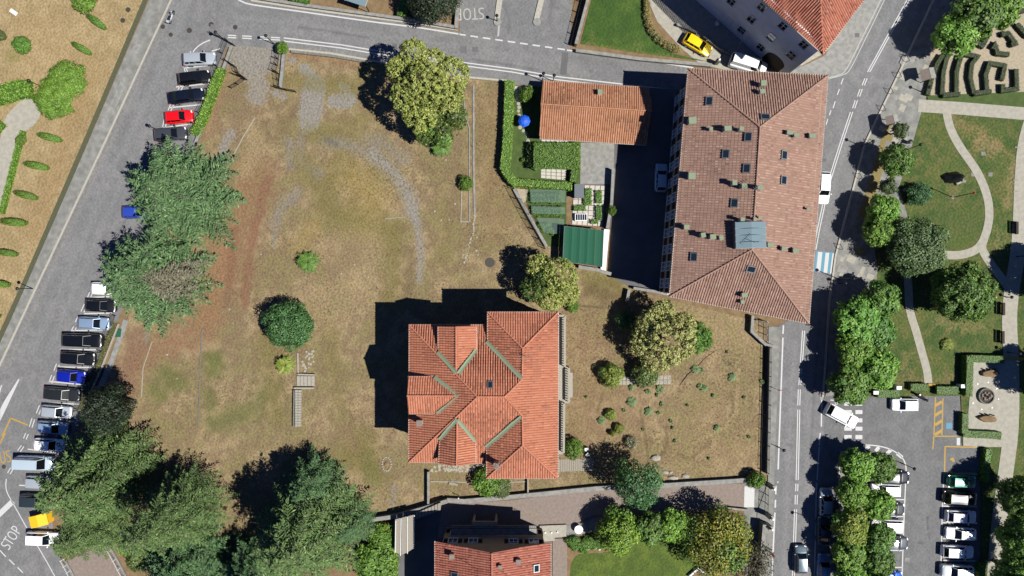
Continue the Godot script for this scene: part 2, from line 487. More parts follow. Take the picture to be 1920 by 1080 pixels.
func build_ground():
	var b := MB.new()
	b.quad(Vector3(-400, -0.03, 400), Vector3(400, -0.03, 400), Vector3(400, -0.03, -400), Vector3(-400, -0.03, -400))
	struct("ground", b, M.earth)
	# the villa's dry lawn: tan straw, olive patches, red-brown soil, old asphalt showing through
	var tan := ps(176, 154, 116); var straw := ps(152, 138, 94); var brown := ps(146, 124, 94)
	var grey := ps(162, 156, 148); var lilac := ps(152, 143, 132); var rust := ps(160, 122, 90); var olive := ps(132, 122, 66)
	var green := ps(112, 118, 60); var pale := ps(186, 162, 122); var dark := ps(124, 106, 74); var yellow := ps(170, 148, 84)
	var P := [
		[rust, 60, 1.2, 0.5, [480, 330, 440, 430, 415, 540, 370, 620], 0.7], [rust, 34, 1.4, 0.5, [330, 640, 262, 670, 225, 740], 0.7],
		[ps(150, 110, 84), 12, 1.8, 0.6, [500, 340, 480, 420, 462, 500, 458, 570], 0.85], [ps(146, 106, 80), 10, 1.8, 0.6, [440, 430, 432, 500, 425, 570], 0.8],
		[ps(170, 126, 92), 30, 1.0, 0.5, [400, 380, 415, 470, 400, 540, 395, 590], 0.5],
		[brown, 46, 1.2, 0.6, [420, 170, 470, 200, 440, 260], 0.7], [rust, 26, 1.2, 0.6, [415, 130, 400, 180, 385, 240], 0.6],
		[rust, 16, 1.2, 0.6, [545, 100, 600, 105, 680, 116], 0.6], [dark, 20, 1.2, 0.7, [560, 190, 540, 230, 500, 240], 0.5],
		[grey, 40, 2.5, 0.35, [450, 95, 480, 110, 505, 95], 0.95], [grey, 22, 2.5, 0.4, [470, 130, 485, 160, 480, 180], 0.8],
		[grey, 25, 4.0, 0.35, [590, 160, 585, 185, 580, 225], 0.95], [grey, 12, 4.0, 0.35, [570, 128, 580, 136], 0.95], [grey, 8, 4.0, 0.4, [548, 115], 0.9],
		[grey, 18, 4.0, 0.4, [628, 190, 652, 188], 0.95], [grey, 9, 4.0, 0.4, [650, 165, 640, 160], 0.85], [grey, 9, 3.0, 0.5, [530, 180, 515, 175], 0.8],
		[lilac, 14, 1.1, 0.6, [540, 265, 545, 310], 0.8], [lilac, 14, 1.1, 0.6, [562, 260, 566, 300, 590, 330], 0.7], [lilac, 12, 2.0, 0.6, [590, 320, 600, 325], 0.7],
		[lilac, 18, 1.0, 0.6, [555, 360, 530, 385, 515, 420], 0.8], [lilac, 7, 2.0, 0.6, [514, 440, 512, 460], 0.7],
		[lilac, 20, 1.1, 0.5, [610, 262, 640, 268, 680, 285, 715, 300], 0.85], [grey, 20, 1.2, 0.45, [700, 290, 740, 325, 765, 365, 775, 400], 0.9],
		[grey, 12, 1.2, 0.5, [775, 395, 785, 440, 788, 480, 785, 525], 0.8], [lilac, 16, 1.6, 0.8, [690, 260, 720, 268, 760, 300], 0.6],
		[ps(120, 114, 104), 8, 2.0, 0.6, [612, 262, 630, 270], 0.7],
		[grey, 12, 2.0, 0.6, [432, 250, 420, 275, 412, 295], 0.8], [pale, 22, 1.3, 0.5, [470, 240, 480, 280, 460, 320], 0.6],
		[yellow, 55, 1.0, 0.5, [660, 330, 700, 370, 680, 410], 0.7], [olive, 40, 1.0, 0.6, [620, 400, 680, 420, 720, 430], 0.7], [olive, 30, 1.0, 0.6, [570, 300, 600, 370, 640, 300], 0.55],
		[olive, 24, 1.0, 0.6, [540, 150, 660, 160, 690, 130], 0.6], [olive, 26, 1.0, 0.6, [590, 250, 650, 240, 680, 225], 0.6], [yellow, 30, 1.0, 0.6, [590, 420, 560, 460], 0.5],
		[pale, 60, 1.0, 0.5, [640, 480, 690, 460, 650, 540], 0.6], [brown, 34, 1.2, 0.7, [660, 470, 630, 500], 0.6], [pale, 40, 1.0, 0.5, [590, 560, 610, 600], 0.5],
		[olive, 26, 1.0, 0.6, [735, 430, 740, 500, 730, 560], 0.6], [dark, 16, 1.2, 0.7, [770, 480, 765, 540], 0.5],
		[olive, 34, 1.1, 0.6, [860, 330, 840, 400, 830, 480], 0.35], [ps(150, 126, 84), 60, 0.9, 0.5, [920, 200, 915, 300, 930, 420], 0.6], [brown, 22, 1.2, 0.6, [850, 220, 850, 300, 850, 400], 0.6],
		[green, 26, 1.4, 0.6, [402, 690, 398, 672], 0.8], [green, 24, 1.4, 0.6, [310, 700, 335, 720], 0.7], [green, 22, 1.4, 0.6, [290, 730, 300, 740], 0.6], [green, 18, 1.4, 0.6, [390, 740, 395, 760], 0.6],
		[green, 30, 1.2, 0.6, [500, 730, 470, 770, 400, 790], 0.6], [olive, 34, 1.0, 0.6, [515, 690, 500, 640, 520, 780], 0.5], [brown, 26, 1.2, 0.6, [440, 640, 445, 600, 430, 560], 0.6],
		[ps(150, 116, 92), 30, 1.4, 0.6, [260, 640, 240, 690, 225, 730], 0.8], [lilac, 5, 2.0, 0.6, [275, 625, 273, 640], 0.7],
		[olive, 30, 1.0, 0.6, [620, 620, 630, 720, 640, 780], 0.4], [olive, 40, 1.0, 0.5, [680, 830, 700, 880, 650, 850], 0.8], [green, 22, 1.2, 0.6, [690, 860, 700, 900], 0.5], [ps(150, 128, 98), 20, 1.2, 0.6, [724, 870], 0.8],
		[lilac, 9, 1.6, 0.7, [740, 915, 735, 945], 0.6], [pale, 40, 1.0, 0.5, [620, 920, 700, 935], 0.5], [ps(150, 118, 92), 26, 1.2, 0.5, [640, 800, 660, 830], 0.4],
		[ps(158, 126, 92), 90, 0.8, 0.4, [1090, 620, 1110, 720, 1090, 800, 1160, 780], 0.6], [pale, 70, 0.9, 0.5, [1350, 600, 1300, 590, 1400, 640], 0.5], [ps(172, 146, 104), 80, 0.8, 0.5, [1330, 760, 1300, 840, 1380, 850], 0.5],
		[olive, 24, 1.2, 0.6, [1100, 520, 1150, 530, 1170, 550], 0.7], [ps(110, 92, 56), 22, 1.2, 0.6, [1110, 545, 1160, 556], 0.6],
		[pale, 4, 2.0, 0.5, [1240, 690, 1220, 760, 1240, 840], 0.5], [pale, 4, 2.0, 0.5, [1385, 690, 1380, 770, 1360, 800, 1300, 830], 0.5], [dark, 4, 2.0, 0.6, [1200, 770, 1210, 820, 1215, 860, 1230, 865, 1250, 840, 1250, 800], 0.6], [dark, 4, 2.0, 0.6, [1130, 735, 1120, 770], 0.6], [dark, 4, 2.0, 0.6, [1370, 735, 1375, 765, 1368, 780], 0.5], [dark, 3, 2.0, 0.6, [1080, 572, 1130, 576], 0.9], [dark, 4, 2.0, 0.6, [1270, 850, 1290, 862, 1330, 830], 0.5],
		[dark, 5, 1.2, 0.6, [1040, 940, 1100, 915], 0.3]]
	var vm := lawn_material([130, 60, 1460, 1030], 1.0, [tan, straw, brown], P, 101, 17.0)
	lawn("lawn", [432, 84, 540, 94, 690, 114, 880, 149, 948, 153, 944, 320, 962, 352, 1055, 480, 1150, 520, 1190, 545, 1255, 562, 1430, 605, 1439, 890, 1400, 903, 1120, 912, 960, 932, 860, 936, 830, 940, 745, 962, 640, 974, 540, 990, 330, 1018, 190, 1014, 150, 965, 140, 860, 175, 770, 230, 620, 378, 270], 0.03, vm)
	# dry park lawn west of the road
	var LP := [[ps(196, 166, 118), 60, 0.8, 0.5, [60, 60, 120, 90, 60, 120], 0.5], [ps(150, 146, 80), 20, 1.2, 0.6, [25, 104, 30, 90], 0.5], [ps(160, 132, 92), 40, 0.9, 0.6, [150, 200, 100, 330, 60, 420], 0.5], [ps(190, 158, 110), 30, 0.9, 0.6, [180, 130, 130, 230, 60, 460], 0.4]]
	var lm := lawn_material([-310, -210, 290, 660], 0.7, [ps(196, 172, 128), ps(184, 160, 116), ps(174, 152, 108)], LP, 131, 12.0)
	lawn("lawn", [-300, -200, 280, -200, 268, 0, 156, 265, 44, 525, 0, 622, -12, 650, -300, 650], 0.02, lm)
	# strip of rough green along the pavement
	struct("grass_verge", band([272, -120, 272, 0, 160, 265, 48, 525, 4, 622, -60, 760], 0.62, -0.02, 0.06), M.verge)
	# lawns of the neighbours
	var gm := lawn_material([1060, -200, 1320, 130], 0.8, [ps(70, 106, 30), ps(86, 114, 38), ps(60, 94, 26)], [[ps(150, 138, 74), 10, 1.2, 0.6, [1100, 85, 1180, 100, 1260, 110], 0.6], [ps(120, 126, 66), 12, 1.2, 0.6, [1195, 85, 1200, 92], 0.5], [ps(120, 120, 60), 8, 1.2, 0.7, [1108, 60, 1112, 75], 0.5]], 151, 14.0)
	lawn("lawn", [1109, -200, 1109, 0, 1088, 82, 1200, 100, 1330, 116, 1260, 100, 1225, 70, 1211, 30, 1213, 0, 1230, -200], 0.02, gm)
	var hm := lawn_material([1050, 960, 1330, 1240], 0.8, [ps(94, 116, 36), ps(108, 128, 44), ps(82, 106, 34)], [], 161, 12.0)
	lawn("lawn", curve([1070, 1060, 1085, 1040, 1140, 1035, 1190, 1012, 1260, 1008, 1305, 1020, 1310, 1060, 1290, 1085, 1280, 1240, 1060, 1240], 4), 0.02, hm)
	struct("garden_soil", flat([1045, 960, 1110, 955, 1420, 950, 1420, 1240, 1040, 1240], 0.0), M.earth)
func road(called: String, a: Array, y: float, m: StandardMaterial3D) -> MeshInstance3D:
	return lawn(called, a, y, m)
func road_material(box: Array, base: Array, patches: Array, sd: int) -> StandardMaterial3D:
	var m := lawn_material(box, 0.6, base, patches, sd, 9.0)
	m.roughness = 0.88
	m.normal_scale = 0.25
	return m
func build_roads():
	var lane := ps(158, 158, 158); var stain := ps(112, 112, 114); var repair := ps(122, 122, 124); var dust := ps(166, 162, 154)
	var wm := road_material([-290, -190, 480, 1210], [ps(140, 140, 142), ps(150, 149, 150), ps(132, 132, 134)], [
		[lane, 12, 0.8, 0.5, [372, -60, 318, 90, 250, 240, 130, 500, 60, 660], 0.6], [lane, 10, 0.8, 0.5, [330, 110, 265, 260, 165, 480, 90, 660], 0.5], [dust, 8, 0.9, 0.6, [322, 20, 250, 175, 190, 300, 90, 520, 10, 690], 0.5],
		[stain, 7, 1.2, 0.8, [360, 150, 366, 145], 0.5], [stain, 8, 1.2, 0.8, [160, 640, 150, 676, 140, 708], 0.5], [stain, 8, 1.2, 0.8, [120, 740, 108, 775, 98, 805], 0.5], [stain, 6, 1.2, 0.8, [340, 182, 330, 220], 0.5], [repair, 10, 2.5, 0.3, [230, 300, 225, 312], 0.5], [repair, 14, 1.5, 0.4, [60, 900, 50, 960], 0.4], [stain, 3, 1.6, 0.9, [290, 290, 240, 400, 190, 510, 130, 640], 0.4], [stain, 3, 1.6, 0.9, [100, 556, 106, 550], 0.6]], 201)
	var nm := road_material([380, -210, 1430, 190], [ps(142, 142, 143), ps(152, 151, 151), ps(134, 134, 135)], [
		[lane, 9, 0.8, 0.5, [440, 30, 640, 55, 860, 88, 1100, 122, 1290, 146], 0.6], [lane, 8, 0.8, 0.5, [440, 45, 640, 72, 860, 103, 1100, 137], 0.5], [stain, 3, 1.6, 0.9, [560, 50, 620, 58, 690, 70], 0.5], [stain, 3, 1.6, 0.9, [885, 110, 960, 122, 1010, 130], 0.5], [repair, 12, 2.0, 0.3, [1075, 110, 1120, 120, 1160, 130], 0.4], [dust, 6, 1.0, 0.6, [560, 90, 700, 104, 860, 128], 0.5], [stain, 5, 1.2, 0.8, [945, 10, 955, 40, 952, 60], 0.5], [stain, 6, 1.2, 0.8, [1035, 0, 1030, 30], 0.5]], 211)
	var em := road_material([1390, -200, 1850, 1310], [ps(140, 140, 142), ps(150, 149, 150), ps(133, 133, 135)], [
		[lane, 9, 0.8, 0.5, [1720, -40, 1640, 130, 1575, 300, 1545, 430, 1525, 600, 1516, 760, 1510, 1100], 0.5], [lane, 8, 0.8, 0.5, [1490, 640, 1482, 760, 1476, 900, 1468, 1100], 0.6], [lane, 7, 0.8, 0.5, [1680, 0, 1620, 110], 0.5], [stain, 3, 1.6, 0.9, [1536, 600, 1524, 760, 1518, 860], 0.5], [stain, 4, 1.4, 0.8, [1474, 832, 1482, 834], 0.5], [repair, 8, 2.5, 0.3, [1640, 160, 1634, 176], 0.4], [stain, 5, 1.4, 0.8, [1590, 218, 1598, 226], 0.4]], 221)
	var cm := road_material([1540, 730, 1850, 1310], [ps(128, 129, 131), ps(136, 136, 138), ps(122, 122, 124)], [
		[lane, 16, 0.7, 0.5, [1650, 790, 1720, 830, 1735, 900, 1730, 1100], 0.35], [ps(92, 92, 94), 3, 1.6, 0.8, [1738, 970, 1739, 990], 0.7], [ps(92, 92, 94), 3, 1.6, 0.8, [1720, 1017, 1728, 1017], 0.6], [ps(98, 98, 100), 3, 1.6, 0.8, [1740, 1000, 1742, 1010], 0.5], [stain, 6, 1.2, 0.8, [1800, 920, 1798, 960, 1796, 1020], 0.4], [stain, 6, 1.2, 0.8, [1660, 920, 1662, 990, 1664, 1060], 0.4]], 231)
	# pavement along the west road, raised behind a pale kerb
	var kerbline := [398, -180, 320, 0, 197, 265, 74, 525, 0, 683, -140, 980, -240, 1200]
	struct("pavement", slab([368, -180, 279, 0, 166, 265, 53, 525, 8, 626, -180, 1010, -280, 1200, -242, 1200, -142, 980, -2, 683, 72, 525, 195, 265, 317, 0, 395, -180], -0.02, 0.11), M.pavement)
	var wr := road("road", [398, -180, 320, 0, 197, 265, 74, 525, 0, 683, -140, 980, -240, 1200, 260, 1200, 210, 1040, 120, 1060, 100, 1010, 95, 900, 160, 770, 215, 612, 370, 265, 425, 85, 470, 60, 470, -180], 0.004, wm)
	put("kerb", band(kerbline, 0.24, -0.02, 0.12), M.kerb, wr)
	for q in [[250, 100, 262, 78], [205, 215, 236, 145], [190, 240, 200, 222]]:
		put("pavement_patch", band(q, 0.9, 0.112, 0.116), M.concrete, wr)
	for q in [[305, 50, 9], [320, 65, 8], [355, 57, 10], [396, 46, 10], [441, 51, 9], [7, 875, 8], [240, 18, 9], [230, 38, 9]]:
		put("manhole_cover", put_disc(q[0], q[1], q[2] * 0.5 / 13.47, 0.125 if q[0] < 256 and q[1] < 50 else 0.012), M.iron_cover, wr)
	var nr := road("road", [392, -10, 446, -10, 480, 3, 780, 47, 862, 60, 862, -200, 1085, -200, 1068, 92, 1080, 98, 1300, 128, 1420, 142, 1300, 182, 1020, 166, 945, 155, 690, 121, 540, 98, 425, 88], 0.008, nm)
	put("edge_line", band(curve([440, -6, 452, 2, 475, 9, 560, 21, 700, 41, 780, 51, 862, 64], 4), 0.2, 0.012, 0.012), M.paint, nr)
	for k in 9:
		var f := k / 8.0
		var x: float = lerp(866.0, 1052.0, f)
		var y: float = lerp(65.0, 92.0, f)
		put("lane_dash", band([x - 7, y - 1, x + 7, y + 1], 0.2, 0.012, 0.012), M.paint, nr)
	put("edge_line", band([1063, 94, 1180, 108, 1300, 127], 0.2, 0.012, 0.012), M.paint, nr)
	for off in [0.0, 6.0]:
		put("edge_line", band([532, 71 + off, 640, 84 + off, 700, 94 + off, 860, 116 + off, 960, 129 + off, 1040, 143 + off, 1170, 158 + off, 1290, 172 + off], 0.16, 0.012, 0.012), M.paint, nr)
		for q in [[427, 443], [454, 472], [484, 503], [508, 525]]:
			put("lane_dash", band([q[0], 66 + off * 0.7 + (q[0] - 427) * 0.05, q[1], 66 + off * 0.7 + (q[1] - 427) * 0.05], 0.16, 0.012, 0.012), M.paint, nr)
	for q in [[869, 93, 12, 13], [891, 93, 11, 10], [740, 85, 9, 7], [1108, 133, 7, 6], [399, 50, 9, 9]]:
		put("asphalt_patch", band([q[0] - q[2] * 0.5, q[1], q[0] + q[2] * 0.5, q[1]], q[3] / 13.47, 0.013, 0.013), M.asphalt_new, nr)
	put("asphalt_patch", band([1060, 98, 1058, 120, 1056, 140], 0.9, 0.012, 0.012), M.asphalt_new, nr)
	# kerb between road and villa lawn
	put("kerb", band([541, 92, 620, 100, 690, 112, 760, 124, 880, 145, 948, 151], 0.28, -0.02, 0.16), M.kerb, nr)
	put("kerb", band([470, 0, 560, 14, 700, 33, 780, 43, 858, 55], 0.35, -0.02, 0.14), M.kerb, nr)
	# islands of the car park entrance
	for x in [935, 1013]:
		var isl := MB.new()
		isl.strip(W([x + 2, -200, x + 2, 0, x - 1 - (2 if x == 935 else 6), 37]), 0.75, 0.0, 0.16)
		put("traffic_island", isl, M.kerb, nr)
		put("island_nose", put_disc(x - 2 - (0 if x == 935 else 4), 41, 0.55, 0.17), M.concrete, nr)
	text_on("STOP", 881, 26, 2.8, 1.3, PI + 0.05, M.worn_paint, nr, 0.012)
	put("worn_line", band([936, 44, 934, 68], 0.25, 0.012, 0.012), M.worn_paint, nr)
	# east road
	var er := road("road", [1830, -190, 1738, 28, 1622, 270, 1567, 480, 1556, 562, 1548, 700, 1545, 742, 1556, 840, 1573, 870, 1572, 1300, 1430, 1300, 1438, 1080, 1461, 610, 1480, 600, 1480, 300, 1500, 140, 1420, 130, 1400, 120, 1450, 100, 1555, 147, 1592, 128, 1655, 0, 1745, -190], 0.012, em)
	put("kerb", band([1832, -180, 1738, 28, 1622, 270, 1567, 480, 1556, 562, 1547, 700, 1543, 745], 0.26, -0.02, 0.15), M.kerb, er)
	for off in [-4.0, 3.0]:
		put("edge_line", band(curve([1738 + off, -180, 1655 + off, 0, 1620 + off, 72, 1592 + off, 128, 1578 + off, 140, 1553 + off, 147], 4), 0.13, 0.016, 0.016), M.worn_paint, er)
		put("centre_line", band([1786 + off * 0.6, -180, 1703 + off * 0.6, 0, 1629 + off * 0.6, 135], 0.13, 0.016, 0.016), M.paint, er)
		for q in [[1624, 147, 1619, 160], [1615, 167, 1610, 181], [1606, 188, 1601, 203]]:
			put("lane_dash", band([q[0] + off * 0.6, q[1], q[2] + off * 0.6, q[3]], 0.13, 0.016, 0.016), M.paint, er)
		put("centre_line", band([1597 + off * 0.6, 210, 1577 + off * 0.6, 270, 1552 + off * 0.6, 350, 1535 + off * 0.6, 430, 1528 + off * 0.6, 468], 0.13, 0.016, 0.016), M.paint, er)
		for q in [[1507, 620, 1503, 680], [1502, 690, 1501, 702], [1501, 708, 1500, 722], [1499, 730, 1498, 760], [1498, 768, 1495, 900], [1494.5, 907, 1494, 921], [1493.5, 928, 1493, 946], [1492, 955, 1488, 1080], [1488, 1090, 1484, 1250]]:
			put("centre_line", band([q[0] + off * 0.55, q[1], q[2] + off * 0.55, q[3]], 0.13, 0.016, 0.016), M.paint, er)
	put("edge_wedge", flat([1571, 146, 1576, 140, 1551, 200, 1550, 203], 0.017), M.paint, er)
	for q in [[1581, 147, 1577, 158], [1574, 167, 1570, 178], [1566, 190, 1562, 203], [1558, 207, 1555, 216], [1552, 223, 1549, 234]]:
		put("lane_dash", band(q, 0.13, 0.016, 0.016), M.paint, er)
	for q in [[1469, 610, 1468, 626], [1468, 633, 1459, 880], [1458.5, 903, 1458, 905], [1455, 911, 1454.5, 927], [1454, 937, 1453.5, 952], [1453, 961, 1447, 1085], [1447, 1095, 1443, 1250]]:
		put("edge_line", band(q, 0.2, 0.016, 0.016), M.paint, er)
	for q in [[1541, 736, 1540, 800], [1538, 812, 1536, 835], [1536, 838, 1532, 900], [1531, 905, 1527, 1090], [1540, 745, 1540, 750]]:
		put("edge_line", band(q, 0.17, 0.016, 0.016), M.paint, er)
	# zebra crossing with faded blue between the bars
	put("crossing_field", flat([1530, 471, 1569, 474, 1563, 514, 1526, 508], 0.015), M.blue_paint, er)
	for q in [[1534, 472, 1542, 473, 1538, 510, 1530, 509], [1548, 474, 1555, 474, 1551, 512, 1544, 511], [1561, 475, 1567, 476, 1563, 514, 1556, 513]]:
		put("crossing_bar", flat(q, 0.019), M.paint, er)
	for q in [[1545, 300, 8, 6], [1607, 66, 9, 8], [1463, 845, 10, 5]]:
		put("asphalt_patch", band([q[0] - q[2] * 0.5, q[1], q[0] + q[2] * 0.5, q[1]], q[3] / 13.47, 0.015, 0.015), M.asphalt_new, er)
	# west road markings: parking bays, bus stop, stop line
	var bays := [[344, 128, 404, 121], [330, 163, 398, 156], [317, 202, 378, 196], [306, 240, 360, 232], [164, 558, 205, 556], [158, 588, 210, 587], [135, 620, 210, 618], [113, 655, 185, 656], [108, 688, 172, 689], [92, 715, 162, 722], [80, 755, 150, 758], [70, 788, 140, 790], [52, 842, 110, 850], [36, 910, 90, 912]]
	for q in bays: put("bay_line", band(q, 0.16, 0.009, 0.009), M.paint, wr)
	var dashes := [[352, 110, 358, 96], [349, 138, 344, 126], [338, 160, 334, 168], [320, 195, 315, 207], [308, 222, 305, 238], [168, 548, 163, 560], [158, 570, 152, 584], [147, 592, 141, 604], [138, 612, 133, 622], [106, 682, 101, 695], [97, 703, 92, 717], [74, 760, 68, 775], [60, 784, 55, 800], [48, 812, 44, 822], [40, 835, 33, 845], [27, 855, 24, 865], [20, 877, 14, 887]]
	for q in dashes:
		put("lane_dash", band(q, 0.13, 0.009, 0.009), M.paint, wr)
		put("lane_dash", band([q[0] + 5, q[1] + 2, q[2] + 5, q[3] + 2], 0.13, 0.009, 0.009), M.paint, wr)
	put("bay_curve", band(curve([362, 97, 370, 88, 382, 80, 394, 75], 4), 0.16, 0.009, 0.009), M.paint, wr)
	put("bay_line", band([397, 96, 413, 91], 0.16, 0.009, 0.009), M.paint, wr)
	put("edge_wedge", flat([37, 711, 34, 711, 8, 752, 0, 768, 0, 790, 12, 765], 0.01), M.paint, wr)
	put("edge_wedge", flat([4, 722, 2, 722, -8, 750, -4, 752], 0.01), M.paint, wr)
	for q in [[20, 784, 52, 797], [20, 784, 4, 818], [10, 812, -10, 850], [0, 905, -20, 930]]:
		put("bus_stop_line", band(q, 0.2, 0.009, 0.009), M.yellow_paint, wr)
	text_on("BUS", 4, 858, 2.2, 1.7, deg_to_rad(10), M.yellow_paint, wr, 0.009)
	text_on("STOP", 21, 1008, 2.35, 1.4, deg_to_rad(57), M.paint, wr, 0.009)
	put("stop_line", band([24, 940, -20, 982], 0.75, 0.009, 0.009), M.paint, wr)
	put("edge_line", band(curve([12, 898, 11, 910, 14, 925, 28, 950, 52, 993, 80, 1040, 98, 1072, 130, 1130], 4), 0.13, 0.009, 0.009), M.paint, wr)
	for q in [[0, 1032, 11, 1044], [17, 1049, 27, 1059], [33, 1064, 43, 1074], [50, 1082, 62, 1094]]:
		put("lane_dash", band(q, 0.16, 0.009, 0.009), M.paint, wr)
	# brown driveway in the south-west corner
	struct("driveway", flat([128, 1050, 192, 1022, 205, 1040, 240, 1090, 280, 1200, 150, 1200], 0.02), M.pink_paving)
	# courtyard, forecourts and the driveway south of the villa
	struct("courtyard", flat([1090, 268, 1152, 190, 1160, 160, 1300, 170, 1300, 560, 1255, 556, 1190, 543, 1145, 518, 1145, 350, 1090, 345], 0.016), M.asphalt_new)
	struct("forecourt", flat([1085, 268, 1152, 268, 1150, 345, 1085, 345], 0.02), M.concrete)
	struct("forecourt", flat([1215, 0, 1232, 40, 1275, 88, 1310, 118, 1390, 140, 1480, 136, 1545, 100, 1660, 0, 1700, -190, 1225, -190], 0.003), M.path)
	struct("forecourt", flat([1545, 105, 1480, 136, 1500, 145, 1556, 149, 1592, 128, 1655, 0, 1740, -185, 1700, -190, 1620, 0], 0.013), M.concrete)
	struct("driveway", flat([830, 945, 960, 938, 1120, 916, 1400, 906, 1404, 952, 1200, 962, 1110, 966, 1040, 1000, 820, 1010], 0.01), M.pink_paving)
	struct("yard", flat([735, 962, 830, 940, 830, 1010, 1010, 985, 1120, 965, 1110, 985, 1046, 1010, 1046, 1200, 735, 1200], 0.006), M.asphalt_new)
	struct("pavement", slab([1441, 612, 1463, 612, 1452, 880, 1443, 1240, 1415, 1240, 1420, 960, 1440, 905], -0.02, 0.10), M.pavement)
	struct("forecourt", flat([1395, 905, 1440, 905, 1440, 960, 1420, 1240, 1398, 1240], 0.014), M.pavement)
	put("ramp", flat([1396, 912, 1415, 912, 1414, 951, 1395, 951], 0.02), M.paint, get_node("forecourt"))
	# car park
	var lot := road("car_park", [1546, 742, 1800, 742, 1804, 838, 1836, 838, 1838, 1300, 1634, 1300, 1640, 900, 1640, 878, 1625, 850, 1560, 866, 1546, 838], 0.0165, cm)
	for k in 5:
		put("crossing_bar", band([1583, 757 + k * 15.6, 1597, 757 + k * 15.6], 0.55, 0.02, 0.02), M.paint, lot)
		put("crossing_bar", band([1604, 757 + k * 15.6, 1617, 757 + k * 15.6], 0.55, 0.02, 0.02), M.paint, lot)
	put("bay_line", band([1557, 750, 1578, 752], 0.14, 0.02, 0.02), M.paint, lot)
	text_on("P", 1568, 758, 1.6, 0.8, 0.0, M.paint, lot, 0.02)
	put("bay_curve", band(curve([1619, 834, 1645, 836, 1668, 842, 1688, 854, 1697, 868, 1699, 880], 4), 0.16, 0.02, 0.02), M.paint, lot)
	for q in [[1630, 836, 1624, 842], [1648, 838, 1642, 846], [1671, 843, 1663, 851], [1682, 850, 1692, 858]]:
		put("hatch_bar", band(q, 0.5, 0.02, 0.02), M.paint, lot)
	put("bay_line", band([1699, 880, 1698, 905, 1694, 1000, 1689, 1160], 0.15, 0.02, 0.02), M.paint, lot)
	for k in 8: put("bay_line", band([1640, 904.5 + k * 31.8, 1697 - k, 905 + k * 31.8], 0.15, 0.02, 0.02), M.paint, lot)
	put("bay_line", band([1770, 888, 1767, 950, 1762, 1160], 0.15, 0.02, 0.02), M.paint, lot)
	for q in [888, 949, 980, 1010, 1051, 1082]: put("bay_line", band([1768, q, 1832, q + 1], 0.15, 0.02, 0.02), M.paint, lot)
	for q in [[1772, 837, 1832, 839], [1772, 837, 1771, 886], [1771, 886, 1830, 887]]: put("bay_line", band(q, 0.18, 0.021, 0.021), M.yellow_paint, lot)
	for q in [[1754, 745, 1751, 818], [1768, 747, 1766, 818], [1751, 818, 1795, 818], [1751, 817, 1749, 842]]: put("hatch_line", band(q, 0.16, 0.021, 0.021), M.yellow_paint, lot)
	for k in 4: put("hatch_bar", band([1753, 761 + k * 18, 1766, 753 + k * 18], 0.4, 0.0212, 0.0212), M.yellow_paint, lot)
	put("wheelchair_symbol", flat([1774, 793, 1785, 793, 1785, 804, 1774, 804], 0.022), M.blue_paint, lot)
	put("bay_symbol", band([1782, 862, 1786, 860, 1789, 866], 0.3, 0.022, 0.022), M.yellow_paint, lot)
	for x in [1797, 1810, 1823]: put("crossing_bar", band([x, 821, x, 835], 0.46, 0.0205, 0.0205), M.paint, lot)
	put("drain_cover", flat([1697, 1046, 1706, 1046, 1705, 1053, 1696, 1053], 0.022), M.concrete, lot)
	put("kerb", band([1640, 1180, 1640, 900, 1640, 880, 1632, 862, 1618, 850, 1578, 848, 1574, 870, 1573, 1180], 0.22, -0.02, 0.13), M.kerb, lot)
	struct("planting_strip", slab([1575, 850, 1618, 852, 1631, 864, 1638, 882, 1638, 1200, 1575, 1200], -0.02, 0.11), M.pavement)
func put_disc(px: float, py: float, r: float, y: float) -> MB:
	var b := MB.new()
	var o := g(px, py, y)
	b.lathe(Vector3(o.x, 0, o.z), [Vector2(r, y - 0.03), Vector2(r, y - 0.002), Vector2(r * 0.96, y), Vector2(r * 0.5, y - 0.001), Vector2(0, y)], 20)
	return b
func text_on(s: String, px: float, py: float, size: float, stretch: float, turn: float, m: Material, parent: Node, y: float):
	var t := TextMesh.new()
	t.text = s
	t.font_size = 64
	t.pixel_size = size / 64.0 * 0.62
	t.depth = 0.004
	var f := SystemFont.new()
	f.font_names = PackedStringArray(["Droid Sans"])
	t.font = f
	var o := MeshInstance3D.new()
	o.name = numbered(parent, "road_lettering")
	o.mesh = t
	o.material_override = m
	parent.add_child(o)
	var bs := Basis(Vector3.UP, turn) * Basis(Vector3.RIGHT, -PI / 2)
	o.transform = Transform3D(bs.scaled_local(Vector3(1, stretch, 1)), g(px, py, y + 0.003))
